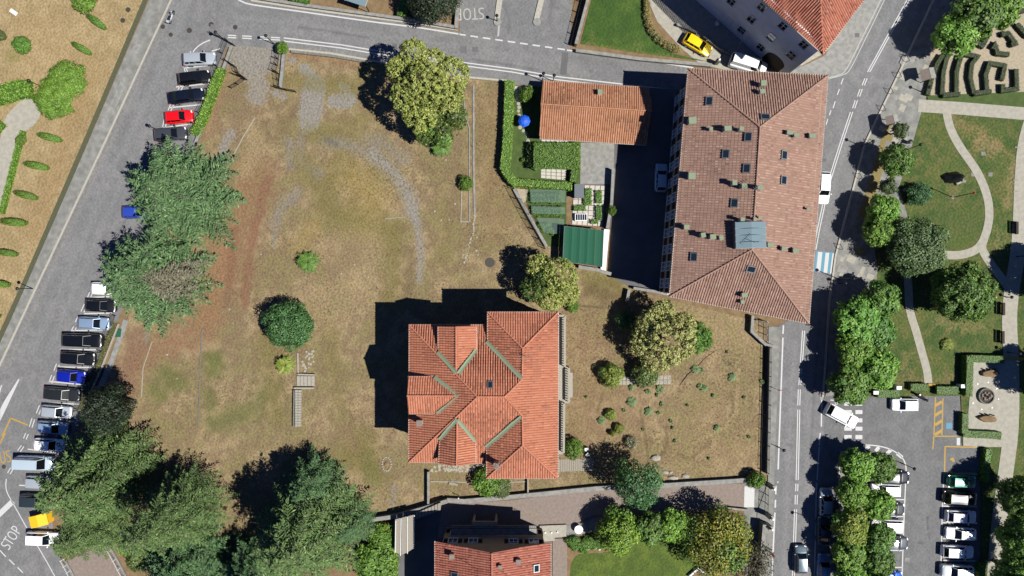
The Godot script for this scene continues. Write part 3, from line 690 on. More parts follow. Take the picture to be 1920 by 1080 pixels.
func build_park_ground():
	# grey slab plaza, tree beds, lawns and paths of the park
	var pm := lawn_material([1560, 150, 2120, 1240], 0.75, [ps(92, 110, 46), ps(74, 100, 38), ps(116, 116, 60)], [
		[ps(160, 138, 96), 26, 1.2, 0.6, [1840, 262, 1860, 275], 0.8], [ps(150, 132, 88), 20, 1.2, 0.7, [1815, 240, 1790, 225], 0.6], [ps(152, 136, 92), 14, 1.2, 0.7, [1900, 300, 1895, 340, 1888, 380], 0.7], [ps(146, 134, 86), 12, 1.2, 0.7, [1870, 430, 1875, 470], 0.6],
		[ps(140, 126, 82), 16, 1.2, 0.7, [1780, 348, 1790, 360, 1785, 385], 0.6], [ps(84, 104, 46), 50, 0.9, 0.5, [1780, 400, 1810, 420], 0.7], [ps(134, 126, 78), 14, 1.2, 0.7, [1700, 670, 1695, 690], 0.6], [ps(140, 132, 84), 18, 1.2, 0.7, [1790, 610, 1760, 600, 1840, 615], 0.6], [ps(134, 120, 78), 14, 1.2, 0.7, [1700, 700, 1680, 715, 1790, 710], 0.7], [ps(130, 122, 72), 20, 1.0, 0.7, [1730, 250, 1760, 300], 0.4], [ps(92, 108, 52), 30, 0.9, 0.6, [1870, 640, 1840, 650], 0.5]], 171, 20.0)
	lawn("park_lawn", [1728, 196, 2120, 220, 2120, 1240, 1842, 1240, 1840, 838, 1804, 832, 1802, 742, 1590, 744, 1570, 720, 1620, 560, 1640, 500, 1660, 420, 1686, 350, 1700, 280], 0.09, pm)
	var pl := struct("plaza", slab([1832, -180, 1740, 28, 1624, 270, 1569, 480, 1558, 562, 1548, 742, 1592, 744, 1608, 700, 1622, 620, 1642, 540, 1646, 500, 1640, 470, 1672, 430, 1686, 404, 1692, 408, 1702, 420, 1700, 400, 1686, 350, 1712, 265, 1727, 212, 1735, 186, 1740, 176, 1745, 100, 1790, 30, 1850, -180], -0.02, 0.12), M.pavement)
	# loose slabs of lighter stone in the plaza
	var r := RandomNumberGenerator.new()
	r.seed = 77
	for k in 70:
		var f := r.randf()
		var x: float = lerp(1722.0, 1660.0, f) + r.randf_range(-28, 26)
		var y: float = lerp(110.0, 300.0, f)
		if k > 40:
			x = r.randf_range(1576, 1640)
			y = r.randf_range(470, 556)
		var o := g(x, y, 0.12)
		var bb := MB.new()
		var bs := Basis(Vector3.UP, -0.43)
		bb.box(Vector3(o.x, 0.1222 + 0.0001 * k, o.z), Vector3(r.randf_range(0.5, 1.3), 0.005, r.randf_range(0.5, 1.3)), bs)
		put("paving_slab", bb, [M.concrete, M.pavement, M.path][r.randi() % 3], pl)
	struct("tree_bed", slab([1660, 232, 1680, 236, 1652, 330, 1640, 375, 1626, 410, 1608, 406, 1630, 340], 0.0, 0.126), M.straw)
	struct("tree_bed", slab([1606, 462, 1626, 470, 1620, 480, 1604, 476], 0.0, 0.126), M.straw)
	struct("gravel_garden", slab([1742, 100, 1800, 60, 1860, 10, 1880, -160, 2120, -160, 2120, 186, 1920, 178, 1745, 180, 1735, 176], -0.02, 0.115), M.gravel)
	struct("grass_edge", slab([1738, 179, 1920, 172, 2120, 180, 2120, 207, 1920, 201, 1740, 187], -0.02, 0.121), M.green_lawn)
	struct("path", band([1722, 198, 1800, 203, 1920, 213, 2120, 230], 1.75, 0.05, 0.13), M.path)
	struct("path", band(curve([1774, 206, 1782, 240, 1800, 275, 1832, 322, 1850, 365, 1855, 400, 1851, 430, 1842, 458, 1845, 474, 1862, 500, 1886, 532, 1905, 560], 5), 1.15, 0.05, 0.126), M.path)
	struct("path", band(curve([1730, 480, 1765, 478, 1800, 478, 1830, 468, 1846, 448], 5), 1.15, 0.05, 0.122), M.path)
	struct("path", band(curve([1690, 450, 1697, 480, 1703, 530, 1706, 580, 1718, 622, 1730, 665, 1738, 695, 1741, 722], 5), 1.1, 0.05, 0.126), M.path)
	struct("path", band(curve([1950, 180, 1925, 260, 1917, 330, 1913, 420, 1908, 480, 1898, 540, 1893, 600, 1897, 700, 1896, 800, 1888, 870, 1876, 960, 1868, 1040, 1862, 1120, 1855, 1220], 5), 2.1, 0.05, 0.134), M.path)
	struct("plaza", slab([1824, 678, 1884, 680, 1886, 800, 1880, 822, 1812, 822, 1818, 745], 0.03, 0.138), M.path)
	struct("path", slab([1806, 820, 1886, 820, 1884, 838, 1834, 838, 1806, 836], 0.03, 0.129), M.path)
	# winding path in the park west of the road
	struct("path", flat(curve([62, 180, 72, 195, 76, 212, 66, 232, 50, 244, 36, 254, 26, 290, 14, 340, 4, 380, -40, 470, -120, 520, -60, 400, -20, 310, 0, 262, 4, 236, 14, 215, 30, 198, 46, 182, 62, 178], 3), 0.03), M.path)
# ---------- buildings ----------
func face_frame(p: Array) -> Array:
	var nn := Vector3.ZERO
	for k in p.size():
		var a: Vector3 = p[k]
		var b: Vector3 = p[(k + 1) % p.size()]
		nn += a.cross(b)
	nn = nn.normalized()
	if nn.y < 0: nn = -nn
	var u: Vector3 = (p[1] - p[0]).normalized()
	u = (u - nn * u.dot(nn)).normalized()
	var w := nn.cross(u).normalized()
	if w.y < 0: w = -w
	return [nn, u, w]
func tile_face(mb: MB, base: MB, p: Array, tones: Array, pu: float, pw: float, stain := []):
	var fr := face_frame(p)
	var nn: Vector3 = fr[0]; var u: Vector3 = fr[1]; var w: Vector3 = fr[2]
	var o: Vector3 = p[0]
	var q := PackedVector2Array()
	var lo := Vector2(1e9, 1e9); var hi := Vector2(-1e9, -1e9)
	for a in p:
		var z := Vector2((a - o).dot(u), (a - o).dot(w))
		q.append(z)
		lo = lo.min(z); hi = hi.max(z)
	base.col = tones[0] * 0.85
	var idx := Geometry2D.triangulate_polygon(q)
	for k in range(0, idx.size(), 3):
		var a: Vector3 = p[idx[k]] - nn * 0.03
		var b: Vector3 = p[idx[k + 1]] - nn * 0.03
		var d: Vector3 = p[idx[k + 2]] - nn * 0.03
		if (b - a).cross(d - a).y > 0: base.tri(a, b, d)
		else: base.tri(a, d, b)
	var nu := int((hi.x - lo.x) / pu) + 1
	var nw := int((hi.y - lo.y) / pw) + 1
	var r := pu * 0.36
	for iu in nu:
		var cu := lo.x + (iu + 0.5) * pu
		var shade := rnd(0.95, 1.04)
		for iw in nw:
			var cw := lo.y + (iw + 0.5) * pw
			if not Geometry2D.is_point_in_polygon(Vector2(cu, cw), q): continue
			var c: Color = tones[0].lerp(tones[1], rng.randf())
			if rng.randf() < 0.12: c = tones[2]
			if rng.randf() < 0.08: c = tones[3]
			c = c * (shade * rnd(0.94, 1.06))
			if stain.size() > 0:
				var wp: Vector3 = o + u * cu + w * cw
				for s in stain:
					var dd: float = (wp - s[0]).length() / s[1]
					if dd < 1.0 and rng.randf() > dd * 0.8: c = c * s[2]
			c.a = 1.0
			mb.col = c
			var c0 := o + u * (cu + rnd(-0.008, 0.008)) + w * (cw - pw * 0.56) + nn * 0.028
			var c1 := o + u * cu + w * (cw + pw * 0.56) + nn * 0.004
			var e0 := []
			var e1 := []
			for a in 4:
				var ang := PI * a / 3.0
				e0.append(c0 - u * cos(ang) * r + nn * sin(ang) * r * 0.85 - nn * 0.03)
				e1.append(c1 - u * cos(ang) * r * 0.82 + nn * sin(ang) * r * 0.72 - nn * 0.03)
			var outw := u.cross(w).dot(nn) > 0
			for a in 3:
				if outw: mb.quad(e0[a], e0[a + 1], e1[a + 1], e1[a])
				else: mb.quad(e0[a + 1], e0[a], e1[a], e1[a + 1])
func cap_line(mb: MB, a: Vector3, b: Vector3, tones: Array, r := 0.13):
	var len := a.distance_to(b)
	var n := int(len / 0.38) + 1
	var d := (b - a) / n
	for k in n:
		mb.col = tones[0].lerp(tones[1], rng.randf()) * rnd(0.92, 1.12)
		mb.col.a = 1.0
		mb.tube(a + d * k + Vector3(0, 0.045, 0), a + d * (k + 1.12) + Vector3(0, 0.03, 0), r, r * 0.85, 6, true)
func roof_of(bld: Node3D, faces: Array, ridges: Array, eaves: Array, tones: Array, pu := 0.29, pw := 0.38, stain := [], called := "roof"):
	var o := bld.position
	var base := MB.new()
	var tl := MB.new()
	stain = stain.duplicate()
	for f in faces:        # lichen, soot and replaced patches
		for k in int(4 + f[0].distance_to(f[1]) * 0.5):
			var p: Vector3 = f[0].lerp(f[1], rng.randf()).lerp(f[2], rng.randf() * 0.95)
			stain.append([p, rnd(0.4, 2.0), rnd(0.74, 0.92) if rng.randf() < 0.65 else rnd(1.04, 1.12)])
	for f in faces:
		var q := []
		for p in f: q.append(p - o)
		var st := []
		for s in stain: st.append([s[0] - o, s[1], s[2]])
		tile_face(tl, base, q, tones, pu, pw, st)
	var rf := put(called, base, M.tile, bld)
	put("roof_tiles", tl, M.tile, rf).set_meta("kind", "stuff")
	for e in ridges:
		var rd := MB.new()
		cap_line(rd, e[0] - o, e[1] - o, tones)
		put("ridge_tiles", rd, M.tile, rf)
	for e in eaves:
		var gt := MB.new()
		var a: Vector3 = e[0] - o
		var b: Vector3 = e[1] - o
		gt.tube(a - Vector3(0, 0.06, 0), b - Vector3(0, 0.06, 0), 0.075, 0.075, 6)
		put("gutter", gt, M.gutter, rf)
func on_roof(faces: Array, px: float, py: float) -> Array:
	var d := (g(px, py, 0.0) - Vector3(0, CAM_H, 0)).normalized()
	var best := [Vector3.ZERO, Vector3.UP, Vector3.RIGHT]
	var by := -1.0
	for f in faces:
		for k in range(1, f.size() - 1):
			var h = Geometry3D.ray_intersects_triangle(Vector3(0, CAM_H, 0), d, f[0], f[k], f[k + 1])
			if h != null and h.y > by:
				by = h.y
				var fr := face_frame(f)
				best = [h, fr[0], fr[1], fr[2]]
	return best
func walls_of(bld: Node3D, foot: Array, h: float, m: Material) -> MeshInstance3D:
	var p := PackedVector2Array()
	for a in foot: p.append(Vector2(a.x - bld.position.x, a.z - bld.position.z))
	var b := MB.new()
	b.poly(p, -0.02, h)
	return put("wall", b, m, bld)
func window_meshes(w: float, h: float) -> Array:
	var key := "win%.2f_%.2f" % [w, h]
	if not cache.has(key):
		var f := MB.new()   # local: x along wall, y up, z outward
		f.box(Vector3(0, h * 0.5 + 0.04, 0.03), Vector3(w + 0.16, 0.08, 0.1))
		f.box(Vector3(0, -h * 0.5 - 0.04, 0.06), Vector3(w + 0.24, 0.08, 0.18))
		f.box(Vector3(-w * 0.5 - 0.04, 0, 0.03), Vector3(0.08, h, 0.1))
		f.box(Vector3(w * 0.5 + 0.04, 0, 0.03), Vector3(0.08, h, 0.1))
		f.box(Vector3(0, 0, 0.035), Vector3(0.06, h, 0.05))
		f.box(Vector3(-w * 0.25 - 0.015, h * 0.1, 0.03), Vector3(w * 0.5 - 0.03, 0.05, 0.04))
		f.box(Vector3(w * 0.25 + 0.015, h * 0.1, 0.03), Vector3(w * 0.5 - 0.03, 0.05, 0.04))
		var q := MB.new()
		q.box(Vector3(0, 0, 0.004), Vector3(w, h, 0.012))
		var s := MB.new()
		for k in 9: s.box(Vector3(0, -h * 0.5 + (k + 0.5) * h / 9.0, 0.02), Vector3(w * 0.48, h / 9.0 - 0.02, 0.03), Basis(Vector3.RIGHT, 0.35))
		s.box(Vector3(-w * 0.24, 0, 0.02), Vector3(0.05, h, 0.05))
		s.box(Vector3(w * 0.24, 0, 0.02), Vector3(0.05, h, 0.05))
		cache[key] = [f.commit(), q.commit(), s.commit()]
	return cache[key]
func windows_on(bld: Node3D, a: Vector3, b: Vector3, heights: Array, count: int, w: float, h: float, shutters := true, skip := []):
	# a, b: foot of the wall seen from outside, left to right
	var d := (b - a); d.y = 0
	var len := d.length()
	var x := d.normalized()
	var z := x.cross(Vector3.UP)
	var ms := window_meshes(w, h)
	var n := 0
	for y in heights:
		for k in count:
			n += 1
			if n - 1 in skip: continue
			var c: Vector3 = a + x * (len * (k + 0.5) / count) + Vector3(0, y, 0) + z * 0.002 - bld.position
			c.y = y
			var wn := node("window", bld, c)
			wn.basis = Basis(x, Vector3.UP, z)
			put("frame", ms[0], M.white_plastic, wn)
			put("pane", ms[1], M.window_glass, wn)
			if shutters:
				for s in [-1, 1]:
					var sh := put("shutter", ms[2], M.shutter, wn)
					sh.position = Vector3(s * (w * 0.75 + 0.1), 0, 0.012)
func chimney(bld: Node3D, faces: Array, px: float, py: float, sx: float, sz: float, h: float, m: Material, turn := 0.0):
	var r := on_roof(faces, px, py)
	var ch := node("chimney", bld, r[0] - bld.position)
	ch.rotation.y = turn
	var b := MB.new()
	b.box(Vector3(0, h * 0.5 - 0.4, 0), Vector3(sx, h + 0.8, sz))
	put("stack", b, m, ch)
	var c := MB.new()
	for q in [[-1, -1], [1, -1], [1, 1], [-1, 1]]: c.box(Vector3(q[0] * (sx * 0.5 - 0.06), h + 0.1, q[1] * (sz * 0.5 - 0.06)), Vector3(0.1, 0.2, 0.1))
	c.box(Vector3(0, h + 0.24, 0), Vector3(sx + 0.16, 0.08, sz + 0.16), Basis.IDENTITY, 0.02)
	put("cap", c, M.copper if m != M.pink_wall else M.pink_paving, ch)
func skylight(bld: Node3D, faces: Array, px: float, py: float, su := 0.8, sw := 1.0):
	var r := on_roof(faces, px, py)
	var sk := node("skylight", bld, r[0] - bld.position + r[1] * 0.12)
	sk.basis = Basis(r[2], r[1], r[2].cross(r[1]))
	var f := MB.new()
	for q in [[0, -1], [0, 1]]: f.box(Vector3(0, 0, q[1] * sw * 0.5), Vector3(su + 0.12, 0.2, 0.1))
	for q in [-1, 1]: f.box(Vector3(q * su * 0.5, 0, 0), Vector3(0.1, 0.2, sw - 0.1))
	put("frame", f, M.grey_metal, sk)
	var p := MB.new()
	p.box(Vector3(0, 0.05, 0), Vector3(su - 0.1, 0.03, sw - 0.1))
	put("pane", p, M.window_glass, sk)
func antenna(bld: Node3D, faces: Array, px: float, py: float, h: float, turn: float):
	var r := on_roof(faces, px, py)
	var a := node("antenna", bld, r[0] - bld.position)
	var b := MB.new()
	b.tube(Vector3.ZERO, Vector3(0, h, 0), 0.03, 0.025, 6)
	put("mast", b, M.grey_metal, a)
	var c := MB.new()
	var d := Basis(Vector3.UP, turn)
	c.tube(d * Vector3(-0.8, h - 0.1, 0), d * Vector3(0.8, h - 0.1, 0), 0.02, 0.02, 5)
	for k in 7: c.tube(d * Vector3(-0.75 + k * 0.25, h - 0.1, -0.32 + k * 0.02), d * Vector3(-0.75 + k * 0.25, h - 0.1, 0.32 - k * 0.02), 0.012, 0.012, 4)
	put("aerial", c, M.grey_metal, a)
func inset(a: Array, d: float) -> Array:      # shrink a foot outline
	var p := PackedVector2Array()
	for q in a: p.append(Vector2(q.x, q.z))
	var o := Geometry2D.offset_polygon(p, -d)
	var r := []
	for q in o[0]: r.append(Vector3(q.x, 0, q.y))
	return r
func build_buildings():
	# ---- villa
	var ev := 9.2; var rv := 13.15; var ee := 10.1; var re := 12.1; var gv := 10.7; var gr := 11.9
	var vt := [pc(222, 142, 110), pc(230, 150, 118), pc(210, 128, 98), pc(234, 162, 132)]
	var v := thing("villa", "large villa with bright terracotta hipped roofs and green copper valleys in dry lawn", "house", g(905, 740, 10.0) * Vector3(1, 0, 1))
	var nw := g(767, 609, ev); var sw := g(766, 867, ev); var ne := g(908, 609, ev); var se := g(908, 869, ev)
	var r0 := g(895, 744, rv); var r1 := g(946, 744, rv)
	var e1 := g(914, 585, ee); var e2 := g(1047, 585, ee); var e3 := g(1046, 897, ee); var e4 := g(912, 897, ee)
	var er0 := g(980, 653, re); var er1 := g(980, 835, re); var x0 := g(979, 711, re); var x1 := g(979, 779, re)
	var faces := [
		[nw, sw, r0], [ne, nw, r0, r1, x0], [sw, se, x1, r1, r0],
		[e2, e1, er0], [e3, e2, er0, x0, r1, x1, er1], [e4, e3, er1], [e1, e4 + (e1 - e4) * 0.83, x0, er0], [e4 + (e1 - e4) * 0.19, e4, er1, x1]]
	var stain := [[g(905, 800, 11.5), 3.2, 0.72], [g(890, 790, 11.8), 1.6, 0.75], [g(925, 785, 12), 2.0, 0.8], [g(930, 845, 11), 2.4, 0.72], [g(955, 870, 11), 2.0, 0.86]]
	roof_of(v, faces, [[nw, r0], [sw, r0], [r0, r1], [r1, x0], [r1, x1], [e1, er0], [e2, er0], [e3, er1], [e4, er1], [er0, x0], [er1, x1]],
		[[nw, sw], [nw, ne], [sw, se], [e1, e2], [e2, e3], [e3, e4], [e1, e1.lerp(e4, 0.17)], [e4, e4.lerp(e1, 0.19)]], vt, 0.30, 0.40, stain)
	# cross gables north, south, west
	var gab := []
	var gn := [g(821, 612, gv), g(893, 611, gv), g(855, 612, gr), g(855, 698, gr), g(821, 659, gv), g(893, 656, gv)]
	var gs := [g(822, 870, gv), g(892, 870, gv), g(856, 873, gr), g(857, 786, gr), g(824, 824, gv), g(891, 826, gv)]
	var gw := [g(765, 706, gv), g(766, 776, gv), g(763, 742, gr), g(862, 742, gr), g(815, 706, gv), g(820, 776, gv)]
	for q in [gn, gs, gw]:
		gab.append([q[0], q[4], q[3], q[2]])
		gab.append([q[1], q[5], q[3], q[2]])
	roof_of(v, gab, [[gn[2], gn[3]], [gs[2], gs[3]], [gw[2], gw[3]]], [[gn[0], gn[4]], [gn[1], gn[5]], [gs[0], gs[4]], [gs[1], gs[5]], [gw[0], gw[4]], [gw[1], gw[5]]], vt, 0.30, 0.40, [], "gable_roof")
	for q in [gn, gs, gw]:      # gable walls under the roofs
		var b := MB.new()
		var o := v.position
		var inn: Vector3 = (q[3] - q[2]).normalized() * 0.5
		var a0: Vector3 = q[0] + inn - o; var a1: Vector3 = q[1] + inn - o; var a2: Vector3 = q[2] + inn - o
		var side := (a1 - a0).normalized() * 0.35
		a0 += side; a1 -= side; a2.y -= 0.12
		var bk: Vector3 = (q[3] - q[2]).normalized() * ((q[3] - q[2]).length() - 0.8)
		var dn := Vector3(0, -3.0, 0)
		b.quad(a0 + dn, a1 + dn, a1, a0); b.tri(a0, a1, a2)
		b.quad(a0 + dn, a0, a0 + bk, a0 + bk + dn); b.quad(a1 + dn, a1 + bk + dn, a1 + bk, a1)
		put("gable_wall", b, M.cream_wall, v)
	var cop := 0
	for q in [[821, 659, gv, 855, 698, gr], [893, 656, gv, 860, 700, gr], [815, 706, gv, 862, 742, gr], [862, 742, gr, 820, 776, gv], [824, 824, gv, 857, 786, gr], [891, 826, gv, 858, 786, gr], [912, 640, ee, 978, 709, re], [911, 838, ee, 977, 781, re]]:
		var b := MB.new()
		var a := g(q[0], q[1], q[2]) - v.position
		var e := g(q[3], q[4], q[5]) - v.position
		var d := (e - a).normalized()
		var s := d.cross(Vector3.UP).normalized() * 0.24
		var n := 5
		for k in n:
			var p0: Vector3 = a.lerp(e, float(k) / n) + Vector3(0, 0.22, 0)
			var p1: Vector3 = a.lerp(e, float(k + 1) / n) + Vector3(0, 0.22, 0)
			b.quad(p0 + s + Vector3(0, 0.07, 0), p0, p1, p1 + s * rnd(0.8, 1.2) + Vector3(0, 0.07, 0))
			b.quad(p0, p0 - s + Vector3(0, 0.07, 0), p1 - s * rnd(0.8, 1.2) + Vector3(0, 0.07, 0), p1)
		put("valley_flashing", b, M.copper, v)
	var footm := inset([g(767, 609, ev), g(910, 609, ev), g(910, 868, ev), g(766, 867, ev)], 0.75)
	walls_of(v, footm, ev + 0.3, M.cream_wall)
	var foote := inset([e1, e2, e3, e4], 0.75)
	walls_of(v, foote, ee + 0.3, M.cream_wall)
	var fx := [nw.x + 0.75, e1.x + 0.75, e2.x - 0.75]
	windows_on(v, Vector3(e1.x - 0.5, 0, nw.z + 0.75), Vector3(nw.x + 0.75, 0, nw.z + 0.75), [2.2, 5.4, 8.0], 4, 1.1, 1.7)
	windows_on(v, Vector3(nw.x + 0.75, 0, nw.z + 0.75), Vector3(sw.x + 0.75, 0, sw.z - 0.75), [2.2, 5.4, 8.0], 6, 1.1, 1.7)
	windows_on(v, Vector3(e2.x - 0.75, 0, e1.z + 0.75), Vector3(e1.x + 0.75, 0, e1.z + 0.75), [2.2, 5.6, 8.6], 3, 1.1, 1.7)
	windows_on(v, Vector3(e3.x - 0.75, 0, e3.z - 0.75), Vector3(e2.x - 0.75, 0, e2.z + 0.75), [2.4, 5.6, 8.6], 7, 1.1, 1.7)
	windows_on(v, Vector3(e4.x + 0.75, 0, e4.z - 0.75), Vector3(e3.x - 0.75, 0, e3.z - 0.75), [2.2, 5.6, 8.6], 3, 1.1, 1.7)
	windows_on(v, Vector3(sw.x + 0.75, 0, sw.z - 0.75), Vector3(e4.x - 0.3, 0, sw.z - 0.75), [2.2, 5.4, 8.0], 4, 1.1, 1.7)
	skylight(v, faces, 919, 722, 0.55, 0.8)
	chimney(v, faces, 789, 790, 0.6, 0.6, 1.1, M.pink_wall)
	chimney(v, faces, 931, 868, 0.55, 0.6, 1.3, M.pink_wall)
	antenna(v, faces, 938, 866, 2.2, 1.2)
	antenna(v, faces, 985, 668, 1.2, 0.2)
	# pale terrace with balustrades along the east front
	var tz := thing("terrace", "narrow pale stone terrace with balustrade and steps along the villa front", "terrace", g(1054, 720, 0.8) * Vector3(1, 0, 1))
	var tb := MB.new()
	var o := -tz.position
	for q in [[1046, 592, 1060, 592, 1060, 690, 1046, 690], [1046, 755, 1059, 755, 1058, 852, 1046, 852], [1046, 688, 1068, 688, 1068, 757, 1046, 757]]:
		var pp := W2(q, 0.8)
		for k in pp.size(): pp[k] += Vector2(o.x, o.z)
		tb = MB.new()
		tb.poly(pp, 0.0, 0.8 if q[2] < 1065 else 0.6)
		put("platform", tb, M.stone, tz)
	for q in [[1059, 592, 1059, 688], [1058, 757, 1057, 850], [1048, 592, 1059, 592], [1067, 690, 1067, 755]]:
		tb = MB.new()
		var pts := W(q, 1.7)
		for k in pts.size(): pts[k] += o
		tb.strip(pts, 0.3, 1.5, 1.66)
		put("handrail", tb, M.stone, tz)
		var nb := int(pts[0].distance_to(pts[1]) / 0.32)
		for k in nb + 1:
			var bp: Vector3 = pts[0].lerp(pts[1], float(k) / max(nb, 1))
			tb = MB.new()
			tb.lathe(Vector3(bp.x, 0.6, bp.z), [Vector2(0.08, 0), Vector2(0.05, 0.2), Vector2(0.09, 0.45), Vector2(0.05, 0.75), Vector2(0.08, 0.9)], 6)
			put("baluster", tb, M.stone, tz)
	for k in 4:
		tb = MB.new()
		var c := g(1062, 722, 0.4) + o
		tb.box(Vector3(c.x + 0.25 * k, 0.3 - 0.09 * k, c.z), Vector3(0.3, 0.62 - 0.15 * k, 3.4))
		put("step", tb, M.stone, tz)
	# ---- long apartment house
	var bt := [pc(186, 148, 130), pc(200, 160, 142), pc(210, 176, 158), pc(172, 132, 116)]
	var a := thing("apartment_house", "long apartment house with weathered brown hipped tile roof beside the street", "building", g(1405, 360, 10.0) * Vector3(1, 0, 1))
	var hb := 9.7; var rb := 12.9
	var c1 := g(1290, 128, hb); var c2 := g(1553, 141, hb); var c3 := g(1517, 607, hb); var c4 := g(1255, 556, hb)
	var t0 := g(1425, 238, rb); var t1 := g(1410, 468, rb)
	var bf := [[c2, c1, t0], [c1, c4, t1, t0], [c4, c3, t1], [c3, c2, t0, t1]]
	roof_of(a, bf, [[c1, t0], [c2, t0], [c3, t1], [c4, t1], [t0, t1]], [[c1, c2], [c2, c3], [c3, c4], [c4, c1]], bt, 0.31, 0.42, [[g(1470, 300, 11), 4.0, 1.08], [g(1330, 480, 11), 3.0, 1.06], [g(1440, 190, 11), 3.0, 0.9]])
	var bfoot := inset([c1, c2, c3, c4], 0.7)
	walls_of(a, bfoot, hb + 0.25, M.cream_wall)
	var cs := [c1, c2, c3, c4]
	var ctr: Vector3 = (c1 + c2 + c3 + c4) / 4.0
	var w4 := []
	for q in cs:
		var best: Vector3 = bfoot[0]
		for f in bfoot:
			if Vector2(f.x - q.x, f.z - q.z).length() < Vector2(best.x - q.x, best.z - q.z).length(): best = f
		w4.append(best)
	windows_on(a, w4[0], w4[3], [1.9, 4.9, 7.9], 12, 1.1, 1.7)
	windows_on(a, w4[3], w4[2], [1.9, 4.9, 7.9], 5, 1.1, 1.7)
	windows_on(a, w4[2], w4[1], [1.9, 4.9, 7.9], 12, 1.1, 1.7)
	windows_on(a, w4[1], w4[0], [1.9, 4.9, 7.9], 5, 1.1, 1.7)
	for q in [[1330, 190], [1434, 220], [1403, 257], [1361, 289], [1400, 316], [1469, 291], [1468, 338], [1377, 381], [1301, 482], [1408, 504]]: skylight(a, bf, q[0], q[1], 1.0, 0.75)
	for q in [[1425, 161, 0.7, 0.7, 1.3], [1425, 175, 0.7, 0.5, 0.9], [1295, 229, 1.1, 0.9, 0.9], [1360, 244, 1.0, 0.6, 1.1], [1385, 245, 0.5, 0.5, 1.1], [1330, 244, 0.4, 0.4, 0.7], [1476, 251, 0.8, 0.5, 0.8], [1488, 256, 0.7, 0.4, 0.9], [1518, 257, 0.9, 0.5, 0.8], [1294, 332, 1.0, 0.9, 0.9], [1372, 345, 0.6, 0.6, 1.2], [1390, 351, 0.7, 0.6, 1.2], [1420, 354, 0.7, 0.5, 1.0], [1386, 413, 0.5, 0.4, 1.3], [1284, 427, 0.7, 0.6, 0.9], [1314, 442, 0.6, 0.6, 1.2], [1332, 445, 0.8, 0.6, 1.2], [1348, 447, 0.5, 0.5, 1.0], [1440, 460, 0.8, 0.5, 0.8], [1465, 467, 0.6, 0.5, 0.8], [1487, 471, 0.8, 0.5, 0.8], [1511, 392, 0.25, 0.25, 0.5], [1421, 408, 0.25, 0.25, 0.5], [1412, 411, 0.25, 0.25, 0.5], [1392, 553, 0.8, 0.5, 0.8], [1389, 566, 0.4, 0.4, 0.5]]:
		chimney(a, bf, q[0], q[1], q[2] * 0.72, q[3] * 0.75, q[4] * 0.75, M.grey_wall, rnd(-0.15, 0.15))
	antenna(a, bf, 1414, 352, 2.0, 0.6)
	antenna(a, bf, 1412, 455, 2.2, 0.9)
	# glazed lantern on the ridge
	var lt := node("roof_lantern", a, g(1405, 441, 12.6) - a.position)
	lt.rotation.y = 0.03
	var lb := MB.new()
	lb.box(Vector3(0, -0.3, 0), Vector3(3.7, 1.5, 3.2))
	put("lantern_frame", lb, M.grey_metal, lt)
	for s in [-1, 1]:
		for k in 4:
			lb = MB.new()
			lb.box(Vector3(s * 0.9, 0.62, -1.2 + k * 0.8), Vector3(1.86, 0.04, 0.74), Basis(Vector3(0, 0, 1), -s * 0.16))
			put("pane", lb, M.roof_glass, lt)
	# ---- small house with garage
	var st := [pc(208, 146, 110), pc(220, 160, 124), pc(194, 130, 96), pc(226, 172, 138)]
	var h := thing("small_house", "low house with pale orange tiled gable roof beside the hedge garden", "house", g(1116, 206, 3.0) * Vector3(1, 0, 1))
	var hs := 2.7; var hr := 4.0
	var s1 := g(1018, 151, hs); var s2 := g(1218, 164, hs); var s3 := g(1211, 272, hs); var s4 := g(1012, 260, hs)
	var m1 := g(1014, 195, hr); var m2 := g(1222, 208, hr)
	var hf := [[s2, s1, m1, m2], [s4, s3, m2, m1]]
	roof_of(h, hf, [[m1, m2]], [[s1, s2], [s3, s4]], st, 0.30, 0.40)
	var hfoot := inset([s1, s2, s3, s4], 0.5)
	walls_of(h, hfoot, hs, M.pink_wall)
	for q in [[s1, s4, m1], [s2, s3, m2]]:
		var b := MB.new()
		var inn: Vector3 = ((s2 - s1) if q[2] == m1 else (s1 - s2)).normalized() * 0.5
		var lo := Vector3(0, -0.15, 0)
		b.tri(q[0] + inn + lo - h.position, q[1] + inn + lo - h.position, q[2] + inn + lo - h.position)
		put("gable_wall", b, M.pink_wall, h)
	windows_on(h, s4 + Vector3(0.5, -hs, -0.5), s3 + Vector3(-0.5, -hs, -0.5), [1.5], 4, 1.0, 1.2)
	windows_on(h, s1 + Vector3(0.5, -hs, 0.5), s4 + Vector3(0.5, -hs, -0.5), [1.5], 2, 1.0, 1.2)
	chimney(h, hf, 1124, 175, 0.5, 0.5, 0.5, M.white_plastic)
	# ---- house at the south edge
	var dt := [pc(200, 120, 100), pc(212, 136, 114), pc(172, 98, 82), pc(222, 152, 132)]
	var d := thing("balcony_house", "two-storey house with dull red gable roof and balconies on a shaded front", "house", g(924, 1060, 8.0) * Vector3(1, 0, 1))
	var hd := 7.6; var rd := 10.4
	var d1 := g(815, 1015, hd); var d2 := g(1033, 1017, hd); var d3 := g(1033, 1230, hd); var d4 := g(815, 1230, hd)
	var n1 := g(922, 1037, rd); var n2 := g(922, 1255, rd)
	var df := [[d4, d1, n1, n2], [d2, d3, n2, n1]]
	roof_of(d, df, [[n1, n2]], [[d1, d4], [d2, d3]], dt, 0.30, 0.40, [[g(990, 1065, 8.5), 0.6, 1.2]])
	var dfoot := inset([d1, d2, d3, d4], 0.8)
	walls_of(d, dfoot, hd, M.pink_wall)
	var fr := MB.new()
	fr.box(Vector3((d1.x + d2.x) * 0.5 - d.position.x, hd + 1.1, d1.z + 0.82 - d.position.z), Vector3(0.1, 0.1, 0.1))
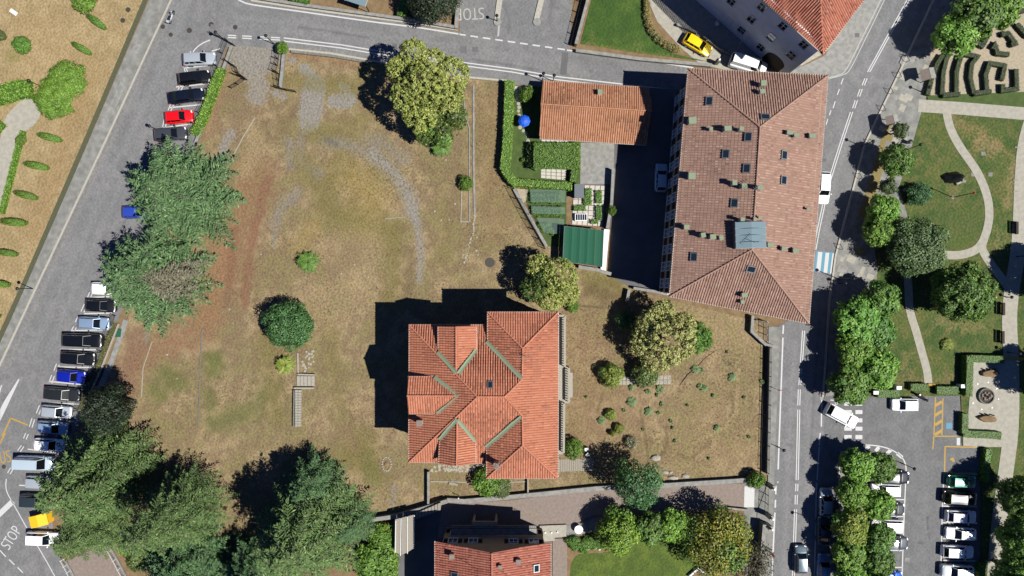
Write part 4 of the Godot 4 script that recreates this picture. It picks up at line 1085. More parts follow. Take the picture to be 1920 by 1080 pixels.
	var gwall := MB.new()
	gwall.tri(d2 + Vector3(-0.8, -0.1, 0.8) - d.position, d1 + Vector3(0.8, -0.1, 0.8) - d.position, n1 + Vector3(0, -0.35, 0.8 + d1.z - n1.z) - d.position)
	put("gable_wall", gwall, M.pink_wall, d)
	windows_on(d, d2 + Vector3(-0.8, -hd, 0.8), d1 + Vector3(0.8, -hd, 0.8), [1.6, 5.2], 5, 1.1, 1.5, true, [2, 7])
	windows_on(d, d1 + Vector3(0.8, -hd, 0.8), d4 + Vector3(0.8, -hd, -0.8), [1.6, 5.2], 5, 1.1, 1.5)
	windows_on(d, d3 + Vector3(-0.8, -hd, -0.8), d2 + Vector3(-0.8, -hd, 0.8), [1.6, 5.2], 5, 1.1, 1.5)
	for y in [3.3]:
		var bal := node("balcony", d, Vector3((d1.x + d2.x) * 0.5 - d.position.x, y, d1.z - d.position.z + 0.1))
		var bb := MB.new()
		bb.box(Vector3(0, 0, 0), Vector3(11.5, 0.16, 1.3))
		put("floor_slab", bb, M.concrete, bal)
		bb = MB.new()
		bb.box(Vector3(0, 1.0, -0.6), Vector3(11.5, 0.06, 0.06))
		for k in 47: bb.box(Vector3(-5.7 + k * 0.248, 0.54, -0.6), Vector3(0.03, 0.9, 0.03))
		put("railing", bb, M.dark_metal, bal)
	var pb := node("porch", d, Vector3((d1.x + d2.x) * 0.5 - d.position.x, 0, d1.z - d.position.z))
	var pbm := MB.new()
	pbm.box(Vector3(-1.2, 3.25, -0.2), Vector3(3.4, 0.25, 1.8), Basis.IDENTITY, 0.04)
	pbm.box(Vector3(-2.7, 1.6, -0.9), Vector3(0.3, 3.1, 0.3))
	pbm.box(Vector3(0.3, 1.6, -0.9), Vector3(0.3, 3.1, 0.3))
	put("porch_roof", pbm, M.pink_wall, pb)
	chimney(d, df, 848, 1040, 0.5, 0.5, 0.5, M.pink_wall)
	chimney(d, df, 972, 1050, 0.5, 0.5, 0.5, M.pink_wall)
	chimney(d, df, 938, 1060, 0.35, 0.35, 0.4, M.pink_wall)
	skylight(d, df, 1005, 1065, 0.9, 0.7)
	skylight(d, df, 853, 1078, 0.7, 0.9)
	antenna(d, df, 897, 1068, 3.0, 0.1)
	# ---- tall house in the north-east corner
	var nt := [pc(206, 126, 104), pc(220, 144, 118), pc(180, 102, 82), pc(228, 162, 138)]
	var k := thing("grey_house", "tall pale grey house with red tiled roof and dark windows above the archway", "house", g(1530, 20, 9.0) * Vector3(1, 0, 1))
	var hk := 12.0; var rk := 15.4
	var k1 := g(1543, 102, hk); var k2 := g(1262, -150, hk); var k3 := g(1700, -106, hk); var k4 := k2 + k3 - k1
	var kr1 := g(1538, 0, rk); var kr2: Vector3 = kr1 + (k4 - k1) * 0.5; kr2.y = rk
	var kf := [[k2, k1, kr1, kr2], [k1, k3, kr1], [k3, k4, kr2, kr1], [k4, k2, kr2]]
	roof_of(k, kf, [[k1, kr1], [kr1, kr2], [k2, kr2]], [[k1, k2], [k1, k3]], nt, 0.30, 0.40)
	var kfoot := inset([k1, k3, k4, k2], 0.55)
	walls_of(k, kfoot, hk + 0.2, M.pale_wall)
	var u := (k2 - k1); u.y = 0; u = u.normalized()
	var v2 := (k3 - k1); v2.y = 0; v2 = v2.normalized()
	var base := Vector3(k1.x, 0, k1.z) + (u + v2) * 0.55
	windows_on(k, base + u * 14.0, base, [2.2, 6.0, 9.8], 4, 1.0, 1.5, false, [3, 0, 8])
	windows_on(k, base, base + v2 * 12.0, [2.0, 5.2, 8.2], 4, 1.0, 1.5)
	# archway
	var ar := MB.new()
	var zz := u.cross(Vector3.UP).normalized()
	if zz.dot(v2) > 0: zz = -zz
	var ac := base + u * 2.6 + zz * 0.03 - k.position
	ac.y = 0
	for s in 12:
		var a0 := PI * s / 12.0
		var a1 := PI * (s + 1) / 12.0
		ar.quad(ac + u * cos(a0) * 1.5, ac + u * cos(a1) * 1.5, ac + u * cos(a1) * 1.5 + Vector3(0, 2.2 + sin(a1) * 1.3, 0), ac + u * cos(a0) * 1.5 + Vector3(0, 2.2 + sin(a0) * 1.3, 0))
	put("archway", ar, M.dark_wood, k)
	# flat grey annex beside it
	var an := thing("annex", "small annex with flat light grey roof against the tall grey house", "building", g(1395, -20, 4.0) * Vector3(1, 0, 1))
	var am := MB.new()
	var ap := W2([1384, -60, 1384, 0, 1407, 24, 1428, -2, 1440, -60], 5.0)
	for q in ap.size(): ap[q] -= Vector2(an.position.x, an.position.z)
	am.poly(ap, 0.0, 4.7)
	put("wall", am, M.pale_wall, an)
	am = MB.new()
	am.poly(Geometry2D.offset_polygon(ap, 0.15)[0], 4.7, 5.0)
	put("roof", am, M.concrete, an)
# ---------- walls, fences, hedges ----------
func wall_thing(called: String, label: String, a: Array, w: float, h: float, m: Material, cat := "wall", cap := true, group := "") -> Node3D:
	var o := g(a[0], a[1], 0.0)
	var t := thing(called, label, cat, o, 0.0, group)
	var pts := W(a, h)
	for k in pts.size(): pts[k] -= Vector3(o.x, 0, o.z)
	var b := MB.new()
	b.strip(pts, w, -0.02, h - (0.06 if cap else 0.0))
	put("wall_body", b, m, t)
	if cap:
		b = MB.new()
		b.strip(pts, w + 0.1, h - 0.06, h)
		put("coping", b, M.concrete, t)
	return t
func fence_thing(called: String, label: String, a: Array, h: float, m: Material, spacing := 2.0, cat := "fence", base := 0.0, group := "") -> Node3D:
	var o := g(a[0], a[1], 0.0)
	var t := thing(called, label, cat, o, 0.0, group)
	var pts := W(a, base + h * 0.5)
	for k in pts.size(): pts[k] = Vector3(pts[k].x - o.x, 0, pts[k].z - o.z)
	var pk := MB.new()
	for y in [0.12, h - 0.08]:
		var rl := MB.new()
		for k in pts.size() - 1:
			rl.tube(pts[k] + Vector3(0, base + y, 0), pts[k + 1] + Vector3(0, base + y, 0), 0.025, 0.025, 5)
		put("rail", rl, m, t)
	for k in pts.size() - 1:
		var len: float = pts[k].distance_to(pts[k + 1])
		var n := int(ceil(len / spacing))
		for j in n + (1 if k == pts.size() - 2 else 0):
			var p: Vector3 = pts[k].lerp(pts[k + 1], float(j) / n)
			var ps := MB.new()
			ps.box(p + Vector3(0, base + h * 0.5, 0), Vector3(0.08, h, 0.08))
			put("post", ps, m, t)
		var np := int(len / 0.14)
		for j in np:
			var p: Vector3 = pts[k].lerp(pts[k + 1], (j + 0.5) / np)
			pk.box(p + Vector3(0, base + h * 0.5, 0), Vector3(0.018, h - 0.1, 0.018))
	put("bars", pk, m, t).set_meta("kind", "stuff")
	return t
func hedge_thing(called: String, label: String, a: Array, w: float, h: float, tones: Array, group := "", leaf_size := 0.17, density := 70.0, rough := 0.06, cat := "hedge") -> Node3D:
	var o := g(a[0], a[1], 0.0)
	var t := thing(called, label, cat, o, 0.0, group)
	var pts := W(a, h * 0.8)
	for k in pts.size(): pts[k] = Vector3(pts[k].x - o.x, 0, pts[k].z - o.z)
	var core := MB.new()
	core.col = tones[0] * 0.5
	core.col.a = 1.0
	core.strip(pts, w - 0.08, 0.0, h - 0.06)
	put("stems", core, M.leaf, t)
	var lf := MB.new()
	for k in pts.size() - 1:
		var d: Vector3 = pts[k + 1] - pts[k]
		var len := d.length()
		d = d.normalized()
		var s := Vector3(d.z, 0, -d.x)
		var n := int(len * (w + 2.0 * h) * density)
		for j in n:
			var f := rnd(-0.02, 1.02)
			var q := rnd(-(w * 0.5 + h), w * 0.5 + h)
			var p: Vector3 = pts[k].lerp(pts[k + 1], f)
			var up := Vector3.UP
			if abs(q) <= w * 0.5: p += s * q + Vector3(0, h + rnd(-rough, rough), 0)
			else:
				up = s * sign(q)
				p += s * (sign(q) * (w * 0.5 + rnd(-rough, rough))) + Vector3(0, h - (abs(q) - w * 0.5), 0)
			add_leaf(lf, p, up, leaf_size, tones)
	for e in [0, pts.size() - 1]:
		for j in int(w * h * density):
			var dd: Vector3 = (pts[1] - pts[0]).normalized() * -1.0 if e == 0 else (pts[e] - pts[e - 1]).normalized()
			var s := Vector3(dd.z, 0, -dd.x)
			add_leaf(lf, pts[e] + s * rnd(-w * 0.5, w * 0.5) + Vector3(0, rnd(0.0, h), 0) + dd * rnd(-0.05, 0.06), dd, leaf_size, tones)
	put("foliage", lf, M.leaf, t)
	return t
func add_leaf(b: MB, p: Vector3, up: Vector3, size: float, tones: Array, tone := 1.0):
	var d := Vector3(rnd(-1, 1), rnd(-0.7, 0.7), rnd(-1, 1)).normalized()
	var nn := (up * 1.1 + Vector3(rnd(-1, 1), rnd(-0.4, 1), rnd(-1, 1)) * 0.75).normalized()
	var al := nn.cross(d).normalized()
	var sd := nn.cross(al)
	var c: Color = tones[0].lerp(tones[1], rng.randf())
	if rng.randf() < 0.12: c = tones[2]
	c = c * (tone * rnd(0.78, 1.18))
	c.a = 1.0
	var s := size * rnd(0.7, 1.3)
	b.leaf(p, al, sd, s, s * 0.62, c)
var T := {}
func leaf_tones():
	T.hedge = [pc(92, 138, 46), pc(132, 178, 62), pc(160, 198, 84)]
	T.box = [pc(66, 88, 42), pc(92, 112, 58), pc(112, 130, 74)]
	T.lime = [pc(112, 162, 48), pc(156, 200, 72), pc(186, 216, 94)]
	T.linden = [pc(98, 154, 46), pc(148, 204, 72), pc(186, 222, 104)]
	T.magnolia = [pc(150, 166, 70), pc(200, 210, 108), pc(220, 224, 136)]
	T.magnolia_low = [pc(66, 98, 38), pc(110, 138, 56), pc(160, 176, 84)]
	T.evergreen = [pc(62, 112, 58), pc(96, 146, 84), pc(126, 170, 108)]
	T.oak = [pc(84, 110, 56), pc(122, 146, 82), pc(152, 170, 108)]
	T.maple = [pc(80, 128, 44), pc(122, 172, 66), pc(160, 196, 96)]
	T.plum = [pc(36, 52, 32), pc(52, 72, 42), pc(70, 86, 52)]
	T.cedar = [pc(82, 124, 72), pc(120, 160, 100), pc(150, 184, 124)]
	T.cedar_blue = [pc(62, 106, 58), pc(98, 142, 84), pc(130, 166, 110)]
	T.cedar_yellow = [pc(80, 114, 54), pc(118, 152, 80), pc(146, 174, 102)]
	T.dead = [pc(132, 128, 104), pc(156, 150, 124), pc(170, 166, 142)]
	T.acacia = [pc(128, 150, 48), pc(176, 186, 64), pc(206, 200, 72)]
	T.bare = [pc(78, 82, 56), pc(108, 104, 78), pc(120, 96, 80)]
	T.palm = [pc(88, 132, 48), pc(132, 172, 74), pc(176, 196, 96)]
	T.yucca = [pc(130, 158, 56), pc(176, 192, 84), pc(200, 204, 104)]
	T.dry = [pc(150, 128, 84), pc(176, 152, 104), pc(126, 116, 66)]
func build_walls():
	leaf_tones()
	# boundary along the west car bays
	wall_thing("boundary_wall", "low grey wall between ivy strip and the villa lawn", [433, 88, 410, 150, 366, 268], 0.3, 0.55, M.old_wall)
	fence_thing("iron_fence", "thin dark iron fence behind the parked cars, the length by the ivy", [424, 74, 404, 122, 382, 190, 352, 252], 1.3, M.dark_metal)
	hedge_thing("ivy_hedge", "bright green ivy strip between fence and low grey wall", [415, 128, 400, 166, 382, 215, 364, 252], 1.15, 0.8, T.lime, "", 0.22, 60.0, 0.15)
	fence_thing("iron_fence", "thin dark iron fence behind the parked cars, the length by the concrete strip", [212, 592, 186, 660, 164, 715, 142, 770], 1.2, M.dark_metal)
	hedge_thing("grass_bank", "narrow strip of pale dry weeds beside the iron fence by the concrete strip", [214, 605, 190, 670, 168, 725, 150, 768], 0.8, 0.16, [pc(126, 126, 74), pc(150, 144, 92), pc(110, 120, 60)], "", 0.16, 60.0, 0.06, "weeds")
	wall_thing("kerb_wall", "pale kerb edging the strip of weeds beside the iron fence by the weeds", [222, 607, 190, 690, 152, 775], 0.18, 0.22, M.stone, "kerb", false)
	wall_thing("garden_path", "pale concrete strip with small drain beside the red soil", [236, 600, 212, 670, 180, 745], 0.75, 0.06, M.concrete, "path", false)
	put("drain_grate", flat_local([217, 616, 228, 616, 226, 632, 215, 632], 0.065, g(236, 600)), M.net, get_node("garden_path"))
	wall_thing("drain_channel", "dark slotted drain channel beside the pale concrete strip", [192, 690, 178, 730], 0.6, 0.05, M.iron_cover, "drain", false)
	# old gate at the corner
	fence_thing("gate_leaf", "open rusty gate leaf leaning inwards on the patchy asphalt", [422, 112, 440, 124, 444, 135, 460, 147], 1.5, M.dark_metal, 1.2, "gate")
	fence_thing("gate_leaf", "loose bent gate panel lying open beside the rusty gate", [460, 148, 446, 142, 436, 138], 1.2, M.dark_metal, 1.2, "gate")
	fence_thing("gate_leaf", "short dark railing end in the brown soil below the gate", [456, 148, 444, 157, 432, 164], 1.0, M.dark_metal, 1.2, "railing")
	fence_thing("iron_fence", "dark iron fence turning inwards beside the entrance shrub", [520, 96, 517, 120, 512, 132, 520, 136, 523, 162], 1.7, M.dark_metal, 1.6)
	fence_thing("iron_fence", "short dark iron fence returning along the asphalt patch", [515, 163, 535, 168, 553, 171], 1.3, M.dark_metal, 1.4)
	wall_thing("entrance_pier", "short grey wall behind the fence at the garden entrance", [532, 96, 529, 130, 525, 165], 0.35, 0.5, M.old_wall)
	fence_thing("corner_rail", "dark railing at the street corner above the silver car", [395, 61, 421, 74, 438, 84], 1.2, M.dark_metal)
	# roadside wall north of the lawn
	wall_thing("roadside_wall", "crumbling low stone wall between the road and the dry lawn", [545, 96, 620, 104, 690, 116], 0.35, 0.4, M.old_wall, "wall", false)
	# garden edgings
	wall_thing("garden_edging", "long pale concrete edging strip with worn end beside small shrub", [869, 172, 872, 215, 880, 240, 880, 415], 0.14, 0.14, M.concrete, "edging", false)
	wall_thing("garden_edging", "wider grey concrete edging strip running to the row of white stones", [888, 160, 888, 300, 890, 402], 0.26, 0.14, M.concrete, "edging", false)
	wall_thing("garden_edging", "short pale edging strip left of the small shrub", [866, 350, 864, 416, 880, 416], 0.12, 0.12, M.stone, "edging", false)
	wall_thing("garden_edging", "thin dark edging across the lawn near the red soil", [379, 617, 375, 680, 372, 800], 0.12, 0.16, M.old_wall, "edging", false)
	wall_thing("garden_edging", "thin pale edging between red soil and green patch", [285, 640, 268, 690, 265, 745], 0.1, 0.1, M.stone, "edging", false)
	wall_thing("garden_edging", "short pale board lying in the straw beside the gravel track", [722, 410, 745, 408, 756, 407], 0.12, 0.12, M.wood, "board", false)
	wall_thing("garden_edging", "pale stone line beside the pale dirt near the gate", [478, 220, 455, 258, 430, 305], 0.12, 0.1, M.stone, "edging", false)
	# south boundary
	wall_thing("retaining_wall", "long low grey wall between the villa lawn and the pink driveway", [1428, 898, 1380, 902, 1250, 910, 1120, 916, 960, 932, 870, 940, 838, 938], 0.5, 0.75, M.old_wall)
	wall_thing("retaining_wall", "curved grey wall from the slatted deck to the dark conifers", [838, 940, 800, 952, 745, 968, 690, 976, 640, 980], 0.45, 1.1, M.old_wall)
	wall_thing("garden_wall", "short thin wall running down beside the gravel strip", [803, 885, 803, 945], 0.2, 0.9, M.cream_wall)
	wall_thing("garden_wall", "thin low wall between driveway and the bushes", [1365, 953, 1404, 957], 0.15, 0.5, M.old_wall)
	# east boundary
	wall_thing("street_wall", "long low wall with railing between villa lawn and the street pavement", [1446, 650, 1444, 760, 1441, 890], 0.3, 0.95, M.old_wall)
	fence_thing("street_railing", "thin dark railing standing on the wall along the street", [1446, 652, 1444, 760, 1441, 888], 0.7, M.dark_metal, 2.2, "railing", 0.95)
	wall_thing("lawn_edging", "thin brown edging board along the lawn beside the street wall", [1434, 655, 1430, 760, 1427, 890], 0.1, 0.2, M.dark_wood, "edging", false)
	wall_thing("gate_wall", "low wall and planter by the house corner at the pavement", [1412, 592, 1410, 622, 1436, 646, 1460, 652], 0.3, 0.9, M.old_wall)
	fence_thing("entrance_gate", "grey metal gate beside the apartment house corner", [1416, 600, 1438, 604], 1.3, M.grey_metal, 1.3, "gate")
	fence_thing("entrance_gate", "second grey metal gate leaf at the pavement corner", [1436, 602, 1436, 640], 1.3, M.grey_metal, 1.3, "gate")
	for q in [[1440, 908, "white-globed gate pillar at the corner of the lawn wall"], [1437, 963, "white-globed gate pillar below the driveway gate"], [1436, 982, "white-globed pillar beside the dark side gate"]]:
		var p := thing("gate_pillar", q[2], "gate pillar", g(q[0], q[1]), 0.0, "gate pillars with white globes")
		var b := MB.new()
		b.box(Vector3(0, 0.95, 0), Vector3(0.5, 1.9, 0.5))
		b.box(Vector3(0, 1.95, 0), Vector3(0.62, 0.1, 0.62), Basis.IDENTITY, 0.02)
		put("shaft", b, M.stone, p)
		b = MB.new()
		b.tube(Vector3(0, 2.0, 0), Vector3(0, 2.16, 0), 0.08, 0.06, 8)
		put("lamp_neck", b, M.dark_metal, p)
		var s := SphereMesh.new()
		s.radius = 0.2
		s.height = 0.4
		s.radial_segments = 20
		s.rings = 10
		put("lamp_globe", s, M.globe, p).position = Vector3(0, 2.34, 0)
	fence_thing("driveway_gate", "dark driveway gate between two globe pillars", [1439, 912, 1437, 960], 1.4, M.dark_metal, 1.6, "gate")
	wall_thing("dark_wall", "tall dark boundary wall below the gate pillars", [1434, 984, 1430, 1030, 1428, 1130], 0.4, 1.7, M.old_wall)
	# north: wall between car park entrance and green garden, wall along the green lawn
	wall_thing("garden_wall", "tall grey wall between the entrance road and green lawn", [1104, -150, 1102, 0, 1080, 82], 0.3, 1.3, M.concrete)
	fence_thing("garden_fence", "dark fence alongside the tall grey wall by the entrance road", [1092, -150, 1090, 0, 1070, 82], 1.3, M.dark_metal)
	wall_thing("garden_wall", "low grey wall along the road below the green lawn", [1080, 94, 1200, 110, 1335, 122], 0.35, 0.7, M.old_wall)
	wall_thing("garden_wall", "pale wall beside the stop lettering at the entrance", [858, -150, 859, 0, 855, 52], 0.4, 0.8, M.stone)
	wall_thing("garden_wall", "low wall with railing along the north side of the street", [472, -6, 560, 8, 700, 27, 780, 38, 852, 50], 0.3, 0.7, M.old_wall)
	# small house garden
	hedge_thing("garden_hedge", "long tall bright green hedge beside the small house garden", [955, 152, 953, 220, 950, 280, 946, 318], 1.25, 1.5, T.lime, "", 0.2, 60.0, 0.12)
	hedge_thing("garden_hedge", "bright green hedge bending round the garden corner", [946, 318, 958, 336, 968, 346], 1.1, 1.4, T.lime, "", 0.2, 60.0, 0.12)
	hedge_thing("garden_hedge", "low bright hedge between the lawn and vegetable netting", [966, 342, 1010, 345, 1072, 350], 1.0, 1.1, T.lime, "", 0.2, 60.0, 0.14)
	hedge_thing("garden_hedge", "green hedge beside the concrete forecourt", [1082, 268, 1079, 300, 1074, 340], 0.8, 1.1, T.hedge, "", 0.2, 60.0, 0.14)
	fence_thing("wire_fence", "tall green wire fence slanting along the vegetable garden", [958, 352, 990, 412, 1022, 466], 1.6, M.dark_metal, 2.0)
	wall_thing("slanting_wall", "thin pale wall under the slanting wire fence", [964, 354, 995, 410, 1025, 462], 0.3, 0.5, M.concrete)
	wall_thing("court_wall", "pale wall between greenhouse garden and shaded courtyard", [1150, 316, 1147, 380, 1139, 428], 0.3, 1.2, M.concrete)
	wall_thing("court_wall", "pale wall end with white gate post by the courtyard", [1085, 500, 1120, 506, 1146, 514], 0.35, 1.0, M.stone)
	wall_thing("court_wall", "low pale wall behind the yellow-green tree", [1180, 543, 1176, 565], 0.3, 0.9, M.stone)
	wall_thing("court_wall", "short wall from courtyard corner to apartment house", [1188, 540, 1225, 546, 1253, 552], 0.25, 0.9, M.old_wall)
	# park hedges
	var gname := "clipped box hedges of the park maze"
	var i := 0
	for q in [[1739, 178, 1746, 150, 1757, 120, 1768, 103], [1766, 177, 1768, 140, 1774, 112, 1782, 96], [1768, 179, 1800, 176], [1793, 176, 1793, 135, 1802, 104], [1826, 175, 1819, 145, 1822, 120, 1833, 106, 1810, 101], [1826, 176, 1858, 171], [1850, 170, 1848, 140, 1856, 118, 1884, 123, 1878, 150], [1880, 158, 1880, 170, 1910, 166], [1906, 164, 1905, 130], [1862, 92, 1866, 84, 1870, 100, 1892, 102], [1878, 65, 1890, 62, 1904, 82, 1896, 84], [1830, 78, 1842, 86, 1852, 68], [1870, 48, 1878, 36, 1872, 26], [1890, 10, 1896, 25, 1926, 18], [1907, 45, 1925, 66, 1960, 30], [1945, 100, 1960, 140, 1940, 165]]:
		hedge_thing("maze_hedge", "dark clipped box hedge on pale gravel in the park maze", q, 0.62, 0.75, T.box, gname, 0.12, 120.0, 0.03)
		i += 1
	hedge_thing("park_hedge", "clipped hedge along the north side of the fountain court", [1818, 672, 1880, 674], 1.0, 1.2, T.hedge, "", 0.14, 100.0, 0.04)
	hedge_thing("park_hedge", "tall clipped hedge between fountain court and car park", [1817, 668, 1815, 742], 0.95, 1.4, T.hedge, "", 0.14, 100.0, 0.04)
	hedge_thing("park_hedge", "small hedge block below the gap beside the yellow hatching", [1809, 776, 1808, 812], 0.9, 1.0, T.hedge, "", 0.14, 100.0, 0.05)
	hedge_thing("park_hedge", "long low hedge with rounded end beside the three white bars", [1806, 813, 1850, 815, 1876, 817], 1.0, 0.8, T.hedge, "", 0.14, 100.0, 0.05)
	hedge_thing("park_hedge", "oval clipped hedge next to white car by the park", [1645, 738, 1668, 738, 1686, 738], 1.1, 0.9, T.hedge, "", 0.14, 100.0, 0.06)
	hedge_thing("park_hedge", "oval clipped hedge at the south end of the narrow path", [1707, 726, 1738, 726], 1.0, 0.9, T.hedge, "", 0.14, 100.0, 0.06)
	hedge_thing("park_hedge", "oval hedge between path end and tall clipped hedge", [1756, 732, 1796, 732], 1.15, 0.9, T.hedge, "", 0.14, 100.0, 0.06)
	hedge_thing("park_hedge", "thin loose hedge beside the yellow parking bay", [1853, 842, 1850, 870, 1845, 902], 0.8, 1.0, T.linden, "", 0.17, 80.0, 0.15)
	hedge_thing("park_hedge", "thin loose hedge at the lower end of the car park", [1842, 1056, 1840, 1100], 0.8, 1.0, T.linden, "", 0.17, 80.0, 0.15)
	hedge_thing("path_hedge", "yellow-green edging plants along the pale winding path", [42, 246, 30, 290, 16, 345, 2, 400], 0.7, 0.5, T.lime, "", 0.18, 70.0, 0.12)
	hedge_thing("path_hedge", "wide bed of bright green shrubs above the winding path", [-60, 190, 0, 178, 30, 168, 56, 166], 2.4, 1.0, T.lime, "", 0.22, 60.0, 0.2)
	hedge_thing("path_hedge", "green bed on the inner side of the winding path", [-40, 260, -10, 240, 0, 228], 1.4, 0.8, T.lime, "", 0.2, 60.0, 0.2)
	hedge_thing("garden_hedge", "bright green hedge strip beside the slatted deck", [742, 985, 738, 1030, 736, 1120], 1.0, 1.4, T.lime, "", 0.22, 60.0, 0.15)
	hedge_thing("garden_hedge", "dark green clipped hedge at the top street garden", [545, -8, 578, 0], 1.2, 1.0, T.hedge, "", 0.18, 70.0, 0.12)
	hedge_thing("garden_hedge", "narrow green hedge between two brown garden plots", [764, -30, 757, 10, 752, 30], 1.2, 1.2, T.hedge, "", 0.18, 70.0, 0.12)
func flat_local(a: Array, y: float, o: Vector3) -> MB:
	var p := W2(a, y)
	for k in p.size(): p[k] -= Vector2(o.x, o.z)
	var b := MB.new()
	b.poly(p, y, y)
	return b
# ---------- trees and plants ----------
func blob_leaves(b: MB, c: Vector3, r: Vector3, n: int, size: float, tones: Array, tone := 1.0, under := 0.25):
	for k in n:
		var d := Vector3(rng.randfn(), rng.randfn(), rng.randfn()).normalized()
		if d.y < 0 and rng.randf() > under: d.y = -d.y
		var q := rnd(0.72, 1.06)
		add_leaf(b, c + d * r * q, d, size, tones, tone)
func broadleaf(key: String, R: float, mid: float, half: float, clumps: int, per: int, size: float, tones: Array, low_tones := [], rr := 0.4) -> Array:
	if cache.has(key): return cache[key]
	var lf := MB.new()
	var tr := MB.new()
	tr.col = Color(0.13, 0.10, 0.075)
	var tw := 0.07 * R + 0.06
	var top := mid - half * 0.2
	tr.tube(Vector3(0, -0.05, 0), Vector3(0, top * 0.5, 0), tw, tw * 0.75, 8)
	tr.tube(Vector3(0, top * 0.5, 0), Vector3(rnd(-0.1, 0.1), top + half * 0.5, rnd(-0.1, 0.1)), tw * 0.75, tw * 0.3, 8)
	for k in clumps:
		# golden-angle spread over the upper crown, uneven radii
		var f := (k + 0.5) / clumps
		var y := 1.0 - f * 1.35
		var ra := sqrt(max(0.0, 1.0 - y * y))
		var a := k * 2.399963 + rnd(-0.35, 0.35)
		var rad := rr * R * rnd(0.75, 1.25)
		var far := rnd(0.62, 0.88)
		var c := Vector3(cos(a) * ra * R * far, mid + y * half * far, sin(a) * ra * R * far)
		var tone := rnd(0.82, 1.14)
		var tt: Array = tones
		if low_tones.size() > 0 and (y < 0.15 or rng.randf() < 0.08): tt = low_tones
		blob_leaves(lf, c, Vector3(rad, rad * min(1.0, half / R + 0.15), rad), int(per * rad * rad / (rr * rr * R * R)), size, tt, tone)
		tr.tube(Vector3(0, top * rnd(0.45, 0.8), 0), c, tw * 0.38, 0.03, 5, false)
	# loose twigs beyond the outline
	for k in int(clumps * 3):
		var d := Vector3(rng.randfn(), abs(rng.randfn()) * 0.7, rng.randfn()).normalized()
		var c := Vector3(0, mid, 0) + d * Vector3(R, half, R) * rnd(0.94, 1.08)
		for j in 7: add_leaf(lf, c + Vector3(rnd(-0.25, 0.25), rnd(-0.2, 0.2), rnd(-0.25, 0.25)), d, size, tones)
	cache[key] = [tr.commit(), lf.commit(), R, mid]
	return cache[key]
func conifer(key: String, R: float, H: float, tones: Array, droop := 0.25, dead := -1.0) -> Array:
	if cache.has(key): return cache[key]
	var lf := MB.new()
	var tr := MB.new()
	tr.col = Color(0.12, 0.095, 0.075)
	tr.tube(Vector3(0, -0.05, 0), Vector3(0, H * 0.5, 0), 0.42, 0.26, 9)
	tr.tube(Vector3(0, H * 0.5, 0), Vector3(rnd(-0.2, 0.2), H * 0.97, rnd(-0.2, 0.2)), 0.26, 0.05, 8)
	var whorls := 23
	for w in whorls:
		var f := w / float(whorls - 1)
		var y0: float = lerp(H * 0.16, H * 0.95, f)
		var len: float = R * pow(1.0 - f, 0.62) * rnd(0.86, 1.06) + 0.5
		var nb := int(lerp(10.0, 5.0, f))
		var a0 := rnd(0, TAU)
		for k in nb:
			var a := a0 + TAU * (k + rnd(-0.28, 0.28)) / nb
			var L := len * rnd(0.72, 1.1)
			var d := Vector3(cos(a), 0, sin(a))
			var s := Vector3(-d.z, 0, d.x)
			var rise := rnd(0.02, 0.22)
			var tone := rnd(0.80, 1.16)
			var tt := tones
			if dead >= 0.0 and abs(angle_difference(a, dead)) < 0.55 and f > 0.1 and f < 0.75: tt = T.dead
			var prev := Vector3(0, y0, 0)
			var steps := int(L / 0.34) + 2
			for j in range(1, steps + 1):
				var t := j / float(steps)
				var p: Vector3 = Vector3(0, y0, 0) + d * L * t + Vector3(0, L * (rise * t - droop * t * t), 0) + s * sin(t * 3.0 + k) * 0.12
				if j % 3 == 0 or j == steps:
					tr.tube(prev, p, 0.07 * (1.0 - t) + 0.02, 0.07 * (1.0 - t) + 0.015, 4, false)
					prev = p
				if t < 0.14: continue
				var bl := (0.25 + 0.42 * L * sin(clampf(t * 1.05, 0.0, 1.0) * PI) * 0.42 + (1.0 - t) * 0.25) * rnd(0.7, 1.25)
				for sg in [-1.0, 1.0]:
					var bd: Vector3 = (s * sg + d * rnd(0.35, 0.85) + Vector3(0, rnd(-0.18, 0.06), 0)).normalized()
					var nq := int(bl / 0.26) + 1
					for m in nq:
						var q: Vector3 = p + bd * (m + 0.5) * bl / nq + Vector3(rnd(-0.05, 0.05), rnd(-0.09, 0.07) - 0.06 * m, rnd(-0.05, 0.05))
						var al := (bd + Vector3(rnd(-0.5, 0.5), rnd(-0.25, 0.3), rnd(-0.5, 0.5))).normalized()
						var sd := al.cross(Vector3(rnd(-0.5, 0.5), 1, rnd(-0.5, 0.5))).normalized()
						var c: Color = tt[0].lerp(tt[1], rng.randf())
						if rng.randf() < 0.15: c = tt[2]
						c = c * (tone * rnd(0.75, 1.2))
						c.a = 1.0
						lf.leaf(q, al, sd, rnd(0.28, 0.56), rnd(0.09, 0.19), c)
			for m in 5:
				lf.leaf(prev + d * rnd(-0.2, 0.25) + s * rnd(-0.15, 0.15), (d + s * rnd(-0.5, 0.5)).normalized(), s, 0.45, 0.14, tt[1] * tone)
	cache[key] = [tr.commit(), lf.commit(), R, H]
	return cache[key]
func plant(ms: Array, called: String, label: String, cat: String, group: String, at: Vector3, sx: float, sy: float, turn: float, m: Material, crown := "crown", stem := "trunk") -> Node3D:
	var t := thing(called, label, cat, Vector3(at.x, 0, at.z), turn, group)
	t.scale = Vector3(sx, sy, sx)
	put(stem, ms[0], M.bark, t)
	put(crown, ms[1], m, t)
	return t
